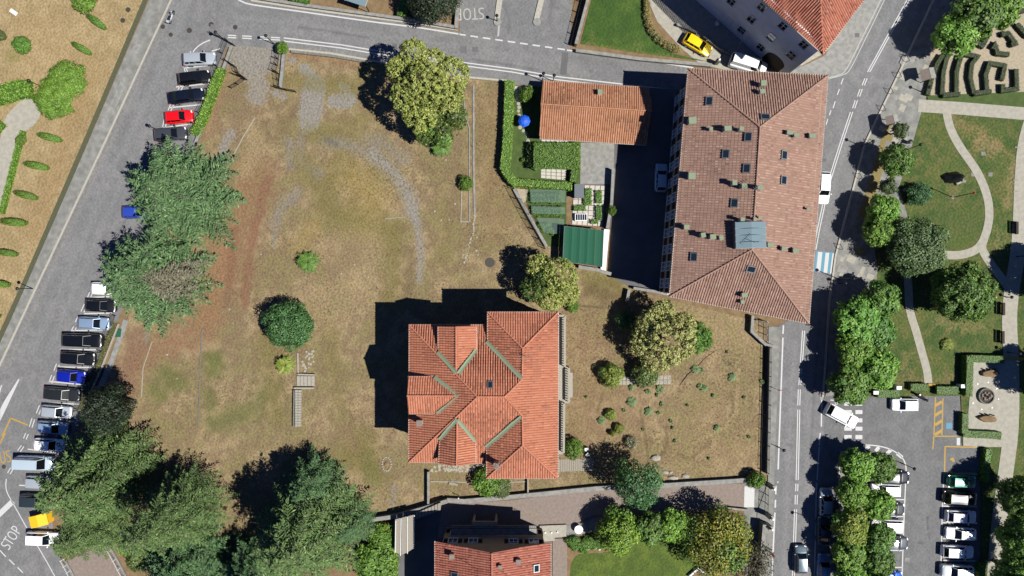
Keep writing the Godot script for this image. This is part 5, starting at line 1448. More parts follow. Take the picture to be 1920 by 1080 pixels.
func leafy(ms: Array, called: String, label: String, group: String, px: float, py: float, rpx: float, mid: float, turn := -1.0, cat := "tree") -> Node3D:
	var at := g(px, py, mid)
	var R := rpx * (CAM_H - mid) / FOCAL
	return plant(ms, called, label, cat, group, at, R / ms[2], mid / ms[3], rnd(0, TAU) if turn < 0 else turn, leaf_tint(), "crown", "trunk")
func lobed_tree(label: String, px: float, py: float, lobes: Array, tones: Array, low: Array, size: float):
	# lobes: [pixel x, pixel y, pixel radius, height of the lobe's centre]; each a head of leaf rosettes on its own bough
	var o := g(px, py, lobes[0][3])
	var t := thing("magnolia_tree", label, "tree", Vector3(o.x, 0, o.z), 0.0, "yellow-green clumpy trees")
	var tr := MB.new()
	tr.col = Color(0.14, 0.12, 0.09)
	tr.tube(Vector3(0, -0.05, 0), Vector3(0, lobes[0][3] * 0.55, 0), 0.36, 0.26, 9)
	var lf := MB.new()
	for q in lobes:
		var c := g(q[0], q[1], q[3]) - t.position
		var r: float = q[2] * (CAM_H - q[3]) / FOCAL
		tr.tube(Vector3(0, lobes[0][3] * rnd(0.3, 0.5), 0), c, 0.16, 0.05, 6, false)
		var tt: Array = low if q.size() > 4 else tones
		var tone := rnd(0.92, 1.06)
		var heads := int(26 + r * r * 9.0)
		for k in heads:
			var f := (k + 0.5) / heads
			var y := 1.0 - f * 1.5
			var ra := sqrt(max(0.0, 1.0 - y * y))
			var a := k * 2.399963 + rnd(-0.3, 0.3)
			var hp := c + Vector3(cos(a) * ra, y * 0.92, sin(a) * ra) * r * rnd(0.86, 1.0)
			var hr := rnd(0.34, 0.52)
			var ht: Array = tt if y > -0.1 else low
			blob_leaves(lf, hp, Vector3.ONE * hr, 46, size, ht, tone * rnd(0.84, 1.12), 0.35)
	put("trunk", tr, M.bark, t)
	put("crown", lf, M.leaf, t)
func leaf_tint() -> StandardMaterial3D:     # the same leaves on another tree differ a little in hue
	var k := rng.randi() % 6
	var key := "leaf_tint%d" % k
	if not M.has(key):
		var m: StandardMaterial3D = M.leaf.duplicate()
		m.albedo_color = [Color(1, 1, 1), Color(0.97, 0.94, 0.9), Color(1, 0.98, 0.86), Color(0.9, 0.96, 0.94), Color(0.93, 0.9, 0.84), Color(1, 1, 0.94)][k]
		M[key] = m
	return M[key]
func fan_plant(key: String, n: int, len: float, wid: float, tones: Array, up := 0.9, trunk := 0.3) -> Array:
	if cache.has(key): return cache[key]
	var lf := MB.new()
	var tr := MB.new()
	tr.col = Color(0.14, 0.11, 0.08)
	tr.tube(Vector3(0, -0.04, 0), Vector3(0, trunk, 0), 0.16 * len, 0.12 * len, 8)
	for k in n:
		var a := k * 2.399963
		var el := rnd(0.15, 1.0) * up
		var L := len * rnd(0.75, 1.1)
		var d := Vector3(cos(a), 0, sin(a))
		var s := Vector3(-d.z, 0, d.x)
		var c: Color = tones[0].lerp(tones[1], rng.randf()) * rnd(0.85, 1.15)
		if rng.randf() < 0.15: c = tones[2]
		c.a = 1.0
		lf.col = c
		var prev := Vector3(0, trunk, 0)
		for j in range(1, 7):
			var t := j / 6.0
			var p: Vector3 = Vector3(0, trunk, 0) + d * L * t * (1.0 - el * 0.25) + Vector3(0, L * (el * t - 0.75 * t * t * rnd(0.9, 1.1)), 0)
			p.y = max(p.y, 0.05)
			var w0 := wid * sin(clampf((j - 1) / 6.0 * 0.9 + 0.12, 0, 1) * PI)
			var w1 := wid * sin(clampf(t * 0.9 + 0.1, 0, 1) * PI)
			# leaflets on both sides of the rib
			for sg in [-1.0, 1.0]:
				for m in 2:
					var q: Vector3 = prev.lerp(p, (m + 0.5) / 2.0)
					lf.leaf(q + s * sg * w1 * 0.5 + Vector3(0, -0.04, 0), (s * sg + d * 0.7 + Vector3(0, -0.25, 0)).normalized(), d.cross(s).cross(s).normalized() if false else (d - s * sg * 0.7).normalized(), max(w0, 0.1) * 1.3, 0.09, c * rnd(0.85, 1.15))
			prev = p
	cache[key] = [tr.commit(), lf.commit(), len, 1.0]
	return cache[key]
func build_trees():
	# cedars behind the west car bays and the dark grove to the south
	var ced1 := conifer("ced1", 7.6, 13.0, T.cedar, 0.22)
	var ced2 := conifer("ced2", 7.4, 13.0, T.cedar, 0.24, 0.15)
	var ced3 := conifer("ced3", 7.8, 17.0, T.cedar_yellow, 0.26)
	var ced4 := conifer("ced4", 7.2, 14.0, T.cedar_blue, 0.24)
	var grp := "large conifers of the villa garden"
	for q in [[ced1, 342, 364, 4.0, 1.03, 1.0, "large spreading cedar overhanging the parked cars beside the red car row"], [ced2, 286, 522, 4.0, 1.02, 0.95, "large spreading cedar with a grey dead bough above the white car"], [ced3, 182, 898, 7.0, 0.98, 1.05, "tall shaggy conifer overhanging the parked silver cars"], [ced3, 338, 958, 6.0, 0.76, 1.15, "tall conifer standing between two shaggy conifers above the brown driveway"], [ced4, 352, 1062, 3.0, 0.95, 0.7, "dark bluish conifer beside the brown driveway"], [ced3, 565, 1008, 8.0, 1.08, 1.05, "broad tall conifer with star-shaped shadow beside the curved wall"], [ced4, 588, 905, 3.0, 0.62, 0.75, "smaller conifer in front of the broad tall conifer at the straw lawn"], [ced4, 480, 1075, 3.5, 0.8, 0.7, "dark conifer in the gap between two taller conifers"], [ced4, 655, 985, 4.0, 0.5, 0.6, "slender conifer over the curved wall"], [ced3, 172, 990, 5.0, 0.66, 0.75, "shorter shaggy conifer beside the last white car and brown driveway"]]:
		plant(q[0], "cedar_tree", q[6], "tree", grp, g(q[1], q[2], q[3]), q[4], q[5], rnd(0, TAU) if q[0] != ced2 else 0.0, M.needle)
	var plum := broadleaf("plum", 4.2, 6.0, 4.0, 26, 420, 0.34, T.plum)
	leafy(plum, "dark_tree", "very dark green broad tree behind the parked silver cars", "", 208, 764, 42, 5.5)
	leafy(plum, "dark_tree", "very dark round tree at the top of the brown garden plot", "", 814, -2, 44, 4.0)
	# magnolias
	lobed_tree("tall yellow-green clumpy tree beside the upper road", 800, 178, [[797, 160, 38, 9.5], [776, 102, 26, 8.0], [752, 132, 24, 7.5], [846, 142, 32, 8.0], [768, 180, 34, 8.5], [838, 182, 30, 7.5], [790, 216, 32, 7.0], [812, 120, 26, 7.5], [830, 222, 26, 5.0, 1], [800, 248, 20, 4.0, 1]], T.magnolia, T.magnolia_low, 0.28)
	leafy(broadleaf("maglow", 2.9, 4.0, 2.6, 20, 420, 0.32, T.magnolia_low, T.maple, 0.4), "magnolia_tree", "smaller green tree at the foot of the tall yellow-green tree", "yellow-green clumpy trees", 825, 222, 44, 4.5)
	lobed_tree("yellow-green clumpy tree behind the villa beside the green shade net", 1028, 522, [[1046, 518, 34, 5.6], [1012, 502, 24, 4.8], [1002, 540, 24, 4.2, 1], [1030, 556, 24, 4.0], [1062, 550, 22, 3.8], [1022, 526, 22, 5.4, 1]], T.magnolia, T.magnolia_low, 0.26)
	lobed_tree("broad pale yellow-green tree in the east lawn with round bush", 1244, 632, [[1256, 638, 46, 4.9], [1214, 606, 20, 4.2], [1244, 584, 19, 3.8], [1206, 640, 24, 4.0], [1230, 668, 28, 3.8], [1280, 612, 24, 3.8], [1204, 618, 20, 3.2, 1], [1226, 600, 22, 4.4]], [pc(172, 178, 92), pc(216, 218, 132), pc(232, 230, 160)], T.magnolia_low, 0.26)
	# evergreen domes
	leafy(broadleaf("dome", 3.3, 2.4, 2.1, 46, 300, 0.26, T.evergreen, [], 0.33), "laurel_tree", "round dark green tree on the straw lawn above the yucca", "", 543, 609, 43, 2.4)
	var oak := broadleaf("oak", 3.4, 4.0, 3.0, 44, 360, 0.26, T.oak, [], 0.33)
	leafy(oak, "oak_tree", "grey-green rounded tree beside the curved park path", "", 1714, 462, 52, 3.6)
	# street trees
	var lin := [broadleaf("lin0", 2.3, 3.6, 1.9, 34, 190, 0.36, T.linden, [], 0.30), broadleaf("lin1", 2.3, 3.6, 1.9, 38, 180, 0.34, T.linden, [], 0.28), broadleaf("lin2", 2.3, 3.6, 2.0, 30, 210, 0.36, T.maple, [], 0.31), broadleaf("lin3", 2.3, 3.6, 2.0, 34, 190, 0.36, T.linden, T.maple, 0.30), broadleaf("lin4", 2.3, 3.6, 1.8, 36, 180, 0.34, T.maple, T.linden, 0.29)]
	var n := 0
	for q in [[1790, 66, 38, 4.2], [1826, 28, 44, 4.6], [1872, 12, 38, 4.2]]:
		n += 1
		leafy(lin[n % 5], "street_tree", "lush green tree over the hedge maze beside the road", "trees over the hedge maze", q[0], q[1], q[2], q[3])
	for q in [[1681, 300, 29, 3.4, "round bright green street tree between two small dark trees"], [1655, 394, 28, 3.2, "bright green street tree touching another beside the rounded grey-green tree, further from crossing"], [1646, 432, 29, 3.2, "bright green street tree with yellow tips next to the rounded grey-green tree"], [1650, 561, 33, 3.4, "bright green street tree nearest the shaded park path"]]:
		n += 1
		leafy(lin[n % 5], "street_tree", q[4], "street trees along the plaza", q[0], q[1], q[2], q[3])
	for q in [[1605, 598, 40, 3.6], [1642, 622, 34, 3.2], [1602, 655, 33, 3.2], [1645, 692, 36, 3.4], [1592, 720, 36, 3.4]]:
		n += 1
		leafy(lin[n % 5], "street_tree", "bright green street tree in the dense row above the zebra crossing of the car park", "street trees along the plaza", q[0], q[1], q[2], q[3])
	for q in [[1605, 872, 30, 3.2], [1650, 876, 28, 3.2], [1596, 921, 28, 3.2], [1646, 946, 28, 3.0], [1645, 1008, 28, 3.2], [1590, 1036, 30, 3.2], [1646, 1050, 28, 3.2], [1592, 1082, 28, 3.2], [1646, 1098, 28, 3.2]]:
		n += 1
		leafy(lin[n % 5], "street_tree", "green tree on the road side of the planting strip by the car park" if q[0] < 1620 else "green tree beside the parking bays in the planting strip", "trees of the planting strip", q[0], q[1], q[2], q[3])
	leafy(broadleaf("yel", 2.3, 3.4, 1.9, 22, 300, 0.36, T.acacia, T.linden, 0.42), "street_tree", "yellowing tree in the planting strip between road and car park", "trees of the planting strip", 1592, 985, 31, 3.2)
	var small := broadleaf("small", 1.05, 2.3, 0.9, 12, 160, 0.24, T.box, [], 0.42)
	leafy(small, "street_tree", "tiny dark street tree beside the tilted info board", "small dark street trees", 1687, 245, 14, 2.3)
	leafy(small, "street_tree", "tiny dark street tree beside the round dark bush", "small dark street trees", 1665, 350, 15, 2.3)
	var big := broadleaf("big", 4.1, 4.6, 3.4, 64, 330, 0.34, T.maple, T.linden, 0.25)
	leafy(big, "park_tree", "large round green tree on the park lawn between benches and narrow path", "", 1803, 548, 54, 4.4)
	for q in [[2008, 525, 48, 5.0], [2004, 722, 44, 5.0]]:
		leafy(big, "park_tree", "large tree beyond the benches shading the park path", "trees beyond the park path", q[0], q[1], q[2], q[3])
	for q in [[1908, 930, 36, 4.2], [1918, 1010, 44, 4.6], [1905, 1075, 40, 4.4]]:
		leafy(big, "park_tree", "large dark green tree shading the path beside the car park", "trees beside the car park", q[0], q[1], q[2], q[3])
	# garden of the south house and along the driveway
	leafy(broadleaf("gard", 2.5, 2.4, 1.9, 24, 320, 0.28, T.lime, T.maple, 0.42), "garden_tree", "rounded green tree at the edge of the mown lawn by the flower bed", "trees round the mown lawn", 1160, 995, 37, 2.5)
	leafy(lin[2], "garden_tree", "small green tree between two others above the mown lawn", "trees round the mown lawn", 1221, 990, 29, 2.6)
	leafy(lin[0], "garden_tree", "bright green tree above the mown lawn next to the yellow tree", "trees round the mown lawn", 1266, 985, 30, 2.8)
	leafy(broadleaf("aca", 4.2, 4.0, 2.8, 34, 240, 0.3, T.acacia, T.maple, 0.36), "garden_tree", "wide airy yellow-green tree beside the mown lawn", "trees round the mown lawn", 1346, 1012, 62, 3.8)
	leafy(broadleaf("bare", 2.6, 3.0, 2.2, 18, 110, 0.24, T.bare, [], 0.42), "garden_tree", "sparse brownish tree at the dark boundary wall", "trees round the mown lawn", 1412, 1056, 38, 3.0)
	leafy(broadleaf("pine", 3.0, 4.6, 3.4, 26, 200, 0.26, T.evergreen, T.maple, 0.36), "leaning_tree", "dark loose tree overhanging the long wall and pink driveway", "", 1194, 905, 44, 4.4)
	# shrubs
	var bush := broadleaf("bush", 1.3, 0.8, 0.75, 16, 200, 0.2, T.hedge, [], 0.45)
	var bushd := broadleaf("bushd", 1.3, 0.9, 0.85, 18, 220, 0.18, T.evergreen, [], 0.42)
	var busho := broadleaf("busho", 1.3, 0.9, 0.85, 18, 200, 0.2, T.oak, [], 0.42)
	var bushy := broadleaf("bushy", 1.3, 0.9, 0.85, 16, 200, 0.2, T.yucca, T.maple, 0.42)
	for q in [[bushd, 1172, 600, 18, 1.0, "round dark green bush in the shadow of the broad pale tree"], [bush, 1311, 633, 24, 1.1, "smooth round green bush peeping out beside the broad pale tree"], [bushy, 1147, 703, 21, 1.2, "yellow-green shrub left of the paved slab path"], [busho, 1208, 700, 23, 1.2, "grey-green shrub growing over the paved slab path"], [bush, 1075, 842, 17, 0.9, "round green bush beside the villa terrace end"], [bush, 918, 903, 26, 1.0, "green shrub under the villa's south eaves"], [busho, 938, 914, 18, 0.8, "grey-green shrub next to the green one under the eaves"], [bush, 1416, 900, 15, 1.0, "green shrub on the wall corner by the gate pillar"], [bush, 1074, 573, 11, 0.6, "small green shrub at the villa's north-east corner"], [bush, 873, 343, 13, 0.7, "small round shrub between the garden edgings"], [bush, 988, 176, 14, 0.9, "rounded shrub beside the white paved patch"], [bushd, 1722, 364, 20, 1.0, "round dark clipped bush on the park lawn"], [bush, 41, 84, 15, 0.9, "lone bright shrub on the dry park lawn"], [bush, 530, 90, 10, 1.0, "small bright shrub growing on the entrance pier"], [bushy, 1776, 646, 11, 0.3, "low sprawling plant ring on the park lawn"], [bush, 980, 300, 4, 0.3, "tiny plant at the hedge in small garden"], [bush, 705, 1050, 36, 1.2, "bright green bushes between broad conifer and hedge strip"], [bush, 715, 1005, 22, 1.0, "bright flowering bush beside the slatted deck"], [bush, 255, 1022, 26, 0.9, "lime green bush under the shaggy conifer"], [busho, 262, 1045, 24, 1.0, "pale grey-green bush beside the brown driveway"], [bush, 1146, 394, 9, 0.8, "small green plant on the courtyard wall"], [bush, 156, -2, 22, 0.9, "dark green shrub at the top of the dry park lawn"], [busho, 0, 66, 9, 0.7, "small grey shrub at the edge of the dry park lawn"], [bush, 40, 262, 9, 0.5, "tiny bush at the bend of the winding path"]]:
		leafy(q[0], "shrub", q[5], "", q[1], q[2], q[3], q[4], -1.0, "shrub")
	leafy(broadleaf("lobe", 2.3, 1.1, 1.0, 34, 260, 0.2, T.hedge, [], 0.34), "shrub", "larger round lobe of the big green shrub on the dry park lawn", "", 126, 150, 34, 1.1, -1.0, "shrub")
	leafy(broadleaf("lobe", 2.3, 1.1, 1.0, 34, 260, 0.2, T.hedge, [], 0.34), "shrub", "elongated lobe of the big green shrub by the winding path", "", 101, 184, 35, 1.1, -1.0, "shrub")
	# clipped oblong shrubs in a row on the dry lawn
	var ob := MB.new()
	var stem := MB.new()
	stem.col = Color(0.1, 0.08, 0.06)
	stem.tube(Vector3(-1.2, 0, 0), Vector3(-1.1, 0.5, 0), 0.06, 0.05, 6)
	stem.tube(Vector3(1.2, 0, 0), Vector3(1.1, 0.5, 0), 0.06, 0.05, 6)
	blob_leaves(ob, Vector3(0, 0.55, 0), Vector3(1.85, 0.55, 0.52), 1900, 0.15, T.hedge, 0.92, 0.6)
	var obm := [stem.commit(), ob.commit(), 1.0, 1.0]
	for q in [[180, 40, 34], [154, 91, 32], [94, 258, 15], [69, 311, 16], [48, 366, 12], [27, 417, 8], [12, 474, 10], [-4, 532, 10], [134, 214, 22], [-20, 590, 8]]:
		if q[0] == 134: plant(obm, "oblong_shrub", "slim oblong shrub against the big lobed green shrub", "shrub", "oblong clipped shrubs in a row", g(q[0] - 12, q[1] - 12, 0.5), 0.8, 1.0, deg_to_rad(-q[2]), M.leaf, "foliage", "stem")
		else: plant(obm, "oblong_shrub", "oblong clipped green shrub in a row on the dry park lawn", "shrub", "oblong clipped shrubs in a row", g(q[0], q[1], 0.5), rnd(0.86, 1.08), rnd(0.85, 1.2), deg_to_rad(-q[2] + rnd(-4, 4)), leaf_tint(), "foliage", "stem")
	# palms, yuccas and the small spiky plants of the east lawn
	var palm := fan_plant("palm", 60, 1.75, 0.42, T.palm, 1.1, 0.8)
	plant(palm, "palm", "spiky green palm alone on the straw lawn", "palm", "", g(576, 491, 0.9), 1.05, 1.0, 0.2, M.leaf, "fronds", "stem")
	plant(palm, "palm", "spiky green palm at the foot of the tall yellow-green tree", "palm", "", g(826, 276, 0.9), 1.0, 1.0, 1.2, M.leaf, "fronds", "stem")
	plant(fan_plant("yucca", 60, 1.6, 0.34, T.yucca, 1.2, 0.6), "yucca", "yellow-green yucca beside the stone steps", "yucca", "", g(534, 684, 0.8), 1.05, 1.0, 2.2, M.leaf, "fronds", "stem")
	var spik := fan_plant("spik", 22, 0.75, 0.2, [pc(60, 94, 40), pc(92, 126, 58), pc(120, 146, 76)], 0.9, 0.2)
	var k := 0
	for q in [[1185, 753, 1.3], [1128, 788, 1.0], [1217, 772, 1.1], [1235, 775, 0.5], [1305, 692, 1.1], [1315, 695, 0.7], [1374, 708, 1.1], [1321, 729, 0.9], [1312, 724, 0.7], [1237, 730, 1.0], [1185, 727, 0.8], [1430, 716, 0.7], [1345, 803, 0.8], [1233, 741, 0.5], [1266, 827, 0.5], [1241, 758, 0.6], [1262, 803, 0.45], [1290, 760, 0.4], [1338, 742, 0.5], [1396, 745, 0.45], [1300, 650, 0.5], [1364, 660, 0.4], [1112, 690, 0.5], [1206, 806, 0.4], [1330, 860, 0.4], [1405, 820, 0.45], [1100, 745, 0.4], [1258, 790, 0.5], [1215, 735, 0.7], [1170, 770, 0.5]]:
		plant(spik, "spiky_plant", "small dark spiky plant on the dry east lawn", "plant", "small spiky plants on the east lawn", g(q[0], q[1], 0.3), q[2], 1.0, rnd(0, TAU), M.leaf, "fronds", "stem")
	for q in [[1145, 777, 10, bushy, "small yellow-green tuft on the dry east lawn"], [1160, 803, 9, bushy, "small yellow-green tuft on the dry east lawn"], [1148, 812, 5, bushy, "small yellow-green tuft on the dry east lawn"]]:
		leafy(q[3], "tuft", q[4], "yellow-green tufts on the east lawn", q[0], q[1], q[2], 0.5, -1.0, "plant")
	leafy(broadleaf("flow", 0.8, 0.5, 0.5, 14, 120, 0.13, [pc(110, 130, 80), pc(190, 180, 160), pc(236, 224, 216)], [], 0.45), "flower_shrub", "small white-flowering shrub on the dry east lawn", "", 1183, 830, 11, 0.5, -1.0, "shrub")
	# dry tufts of grass on the lawns: beyond counting
	var tuft := MB.new()
	for j in 9:
		var a := j * 0.7
		tuft.col = Color(1, 1, 1) * rnd(0.8, 1.1)
		tuft.leaf(Vector3(cos(a) * 0.05, 0.04, sin(a) * 0.05), Vector3(cos(a), 1.1, sin(a)).normalized(), Vector3(-sin(a), 0, cos(a)), 0.14, 0.03, Color(1, 1, 1) * rnd(0.8, 1.15))
	var mm := MultiMesh.new()
	mm.transform_format = MultiMesh.TRANSFORM_3D
	mm.use_colors = true
	mm.mesh = tuft.commit()
	var xs := []
	var cols := []
	var nz := FastNoiseLite.new()
	nz.seed = 9
	nz.frequency = 0.09
	var pol := PackedVector2Array([Vector2(440, 100), Vector2(690, 122), Vector2(940, 160), Vector2(945, 340), Vector2(1040, 480), Vector2(1240, 565), Vector2(1425, 610), Vector2(1430, 885), Vector2(960, 925), Vector2(660, 950), Vector2(300, 900), Vector2(190, 760), Vector2(260, 610), Vector2(400, 280)])
	for j in 42000:
		var p := Vector2(rnd(180, 1430), rnd(95, 950))
		if not Geometry2D.is_point_in_polygon(p, pol): continue
		var w := g(p.x, p.y, 0.03)
		if nz.get_noise_2d(w.x, w.z) + rnd(-0.35, 0.35) < 0.05: continue
		if p.x > 765 and p.x < 1050 and p.y > 600 and p.y < 895: continue
		if p.x > 550 and p.x < 680 and p.y < 250 and p.y > 120 and rng.randf() < 0.8: continue
		var s := rnd(0.4, 0.95)
		xs.append(Transform3D(Basis(Vector3.UP, rnd(0, TAU)).scaled(Vector3(s * 1.3, s, s * 1.3)), w))
		cols.append(T.dry[0].lerp(T.dry[1], rng.randf()) if rng.randf() < 0.75 else T.dry[2])
	mm.instance_count = xs.size()
	for j in xs.size():
		mm.set_instance_transform(j, xs[j])
		mm.set_instance_color(j, cols[j])
	var mi := MultiMeshInstance3D.new()
	mi.name = "dry_grass"
	mi.multimesh = mm
	mi.material_override = M.leaf
	add_child(mi)
	tag(mi, "dry straw-coloured grass tufts scattered over the villa lawn", "grass")
	mi.set_meta("kind", "stuff")
# ---------- vehicles ----------
# body stations from nose (t = 0) to tail (t = 1): [t, half-width factor, deck height]; cabin: base front, roof front, roof rear, base rear
const KINDS = {
	"hatch": {"L": 4.0, "W": 1.74, "H": 1.48, "st": [[0.0, 0.72, 0.56], [0.025, 0.88, 0.66], [0.09, 0.97, 0.74], [0.27, 1.0, 0.92], [0.5, 1.0, 0.95], [0.8, 1.0, 0.97], [0.93, 0.97, 0.97], [0.985, 0.88, 0.88], [1.0, 0.78, 0.62]], "cab": [0.25, 0.42, 0.86, 0.965]},
	"estate": {"L": 4.5, "W": 1.78, "H": 1.47, "st": [[0.0, 0.72, 0.56], [0.025, 0.88, 0.66], [0.09, 0.97, 0.74], [0.27, 1.0, 0.91], [0.5, 1.0, 0.94], [0.8, 1.0, 0.96], [0.94, 0.97, 0.95], [0.985, 0.88, 0.86], [1.0, 0.8, 0.6]], "cab": [0.26, 0.41, 0.89, 0.975]},
	"sedan": {"L": 4.55, "W": 1.79, "H": 1.44, "st": [[0.0, 0.72, 0.55], [0.025, 0.88, 0.64], [0.09, 0.97, 0.73], [0.28, 1.0, 0.90], [0.5, 1.0, 0.93], [0.8, 1.0, 0.96], [0.93, 0.96, 0.96], [0.985, 0.86, 0.88], [1.0, 0.76, 0.6]], "cab": [0.26, 0.40, 0.69, 0.845]},
	"suv": {"L": 4.5, "W": 1.86, "H": 1.68, "st": [[0.0, 0.76, 0.7], [0.025, 0.9, 0.84], [0.08, 0.98, 0.95], [0.26, 1.0, 1.06], [0.5, 1.0, 1.08], [0.8, 1.0, 1.1], [0.94, 0.98, 1.09], [0.985, 0.9, 1.0], [1.0, 0.82, 0.7]], "cab": [0.25, 0.39, 0.88, 0.97]},
	"van": {"L": 4.9, "W": 1.95, "H": 2.05, "st": [[0.0, 0.78, 0.7], [0.025, 0.92, 0.9], [0.07, 0.99, 1.0], [0.19, 1.0, 1.14], [0.5, 1.0, 1.2], [0.8, 1.0, 1.2], [0.95, 1.0, 1.2], [0.99, 0.95, 1.15], [1.0, 0.9, 0.8]], "cab": [0.17, 0.30, 0.965, 0.99]}}
func car_meshes(kind: String) -> Dictionary:
	if cache.has("car_" + kind): return cache["car_" + kind]
	var K: Dictionary = KINDS[kind]
	var L: float = K.L; var w: float = K.W * 0.5; var H: float = K.H
	var r := {}
	var st := []
	var src: Array = K.st
	for k in src.size() - 1:
		for j in (3 if k > 1 and k < src.size() - 3 else 2):
			var f: float = j / (3.0 if k > 1 and k < src.size() - 3 else 2.0)
			st.append([lerp(src[k][0], src[k + 1][0], f), lerp(src[k][1], src[k + 1][1], f), lerp(src[k][2], src[k + 1][2], f)])
	st.append(src[-1])
	var sec := [[0.90, 0.20, 0], [0.985, 0.32, 0], [1.0, 0.52, 0], [0.985, 0.80, 1], [0.93, 0.93, 1], [0.82, 0.985, 1], [0.55, 1.01, 1], [0.2, 1.025, 1]]
	var sf := SurfaceTool.new()
	sf.begin(Mesh.PRIMITIVE_TRIANGLES)
	var rings := []
	for s in st:
		var ring := []
		var x: float = L * (0.5 - s[0])
		for q in sec:
			var y: float = q[1] * s[2] if q[2] == 1 else min(q[1], s[2] * 0.7)
			ring.append(Vector3(x, y, w * s[1] * q[0]))
		for q in range(sec.size() - 1, -1, -1):
			var p: Vector3 = ring[q]
			ring.append(Vector3(p.x, p.y, -p.z))
		rings.append(ring)
	sf.set_smooth_group(0)
	for k in rings.size() - 1:
		var A: Array = rings[k]
		var B: Array = rings[k + 1]
		for j in A.size() - 1:
			for p in [A[j], A[j + 1], B[j + 1], A[j], B[j + 1], B[j]]: sf.add_vertex(p)
	for e in [0, rings.size() - 1]:
		var R: Array = rings[e]
		for j in range(1, R.size() - 1):
			var tri := [R[0], R[j], R[j + 1]] if e == rings.size() - 1 else [R[0], R[j + 1], R[j]]
			for p in tri: sf.add_vertex(p)
	sf.generate_normals()
	r.body = sf.commit()
	# cabin
	var c: Array = K.cab
	var X := []
	for q in c: X.append(L * (0.5 - q))
	var bf: float = deck(src, c[0]) - 0.03
	var br: float = deck(src, c[3]) - 0.03
	var wb := w * 0.88
	var wr := w * 0.68
	var lo := [Vector3(X[0], bf, wb * 0.92), Vector3(X[3], br, wb * 0.94)]
	var hi := [Vector3(X[1], H - 0.05, wr), Vector3(X[2], H - 0.06, wr)]
	var cb := MB.new()
	var nx := 8
	var nz := 6
	var grid := []
	for a in nx + 1:
		var row := []
		var f := a / float(nx)
		for b in nz + 1:
			var gz := b / float(nz) * 2.0 - 1.0
			row.append(Vector3(lerp(X[1], X[2], f), H - 0.055 + 0.055 * (1.0 - gz * gz) * (0.6 + 0.4 * sin(f * PI)) + 0.012 * sin(f * PI), gz * wr))
		grid.append(row)
	var rs := SurfaceTool.new()
	rs.begin(Mesh.PRIMITIVE_TRIANGLES)
	rs.set_smooth_group(0)
	for a in nx:
		for b in nz:
			for p in [grid[a][b], grid[a + 1][b], grid[a + 1][b + 1], grid[a][b], grid[a + 1][b + 1], grid[a][b + 1]]: rs.add_vertex(p)
	rs.generate_normals()
	r.roof = rs.commit()
	var mz := func(p: Vector3) -> Vector3: return Vector3(p.x, p.y, -p.z)
	cb.quad(lo[0], mz.call(lo[0]), mz.call(hi[0]), hi[0])
	cb.quad(mz.call(lo[1]), lo[1], hi[1], mz.call(hi[1]))
	cb.quad(lo[1], lo[0], hi[0], hi[1])
	cb.quad(mz.call(lo[0]), mz.call(lo[1]), mz.call(hi[1]), mz.call(hi[0]))
	r.cabin = cb.commit()
	var pane := func(a: Vector3, b: Vector3, d: Vector3, e: Vector3, iu: float, iv: float) -> ArrayMesh:
		var m := MB.new()
		var nn := (e - a).cross(b - a).normalized() * 0.012
		var f := func(u: float, v: float) -> Vector3: return a.lerp(b, u).lerp(e.lerp(d, u), v) + nn
		m.quad(f.call(1.0 - iu, iv), f.call(iu, iv), f.call(iu, 1.0 - iv * 0.6), f.call(1.0 - iu, 1.0 - iv * 0.6))
		return m.commit()
	r.windscreen = pane.call(mz.call(lo[0]), lo[0], hi[0], mz.call(hi[0]), 0.05, 0.06)
	r.rear = pane.call(lo[1], mz.call(lo[1]), mz.call(hi[1]), hi[1], 0.08, 0.1)
	r.sides = []
	var splits := [[0.06, 0.40], [0.45, 0.70], [0.74, 0.93]] if kind != "van" else [[0.05, 0.28]]
	for s in splits:
		for sg in [1, -1]:
			var a: Vector3 = lo[0].lerp(lo[1], s[0]); var b: Vector3 = lo[0].lerp(lo[1], s[1])
			var d: Vector3 = hi[0].lerp(hi[1], s[1]); var e: Vector3 = hi[0].lerp(hi[1], s[0])
			if sg == 1: r.sides.append(pane.call(a, b, d, e, 0.03, 0.12))
			else: r.sides.append(pane.call(mz.call(b), mz.call(a), mz.call(e), mz.call(d), 0.03, 0.12))
	var ty := MB.new()
	ty.tube(Vector3(0, 0, -0.1), Vector3(0, 0, 0.1), 0.32, 0.32, 18)
	r.tyre = ty.commit()
	var rm := MB.new()
	rm.tube(Vector3(0, 0, 0.08), Vector3(0, 0, 0.108), 0.2, 0.19, 12)
	r.rim = rm.commit()
	var hl := MB.new()
	hl.box(Vector3.ZERO, Vector3(0.22, 0.15, 0.34), Basis(Vector3.UP, 0.0), 0.03)
	r.light = hl.commit()
	var mr := MB.new()
	mr.box(Vector3.ZERO, Vector3(0.12, 0.13, 0.2), Basis.IDENTITY, 0.03)
	r.mirror = mr.commit()
	var pl := MB.new()
	pl.box(Vector3.ZERO, Vector3(0.02, 0.11, 0.48))
	r.plate = pl.commit()
	var gr := MB.new()
	gr.box(Vector3.ZERO, Vector3(0.06, 0.16, w * 0.9))
	r.grille = gr.commit()
	r.h = [bf, br]
	cache["car_" + kind] = r
	return r
func deck(src: Array, t: float) -> float:
	for k in src.size() - 1:
		if t <= src[k + 1][0]: return lerp(src[k][2], src[k + 1][2], (t - src[k][0]) / (src[k + 1][0] - src[k][0]))
	return src[-1][2]
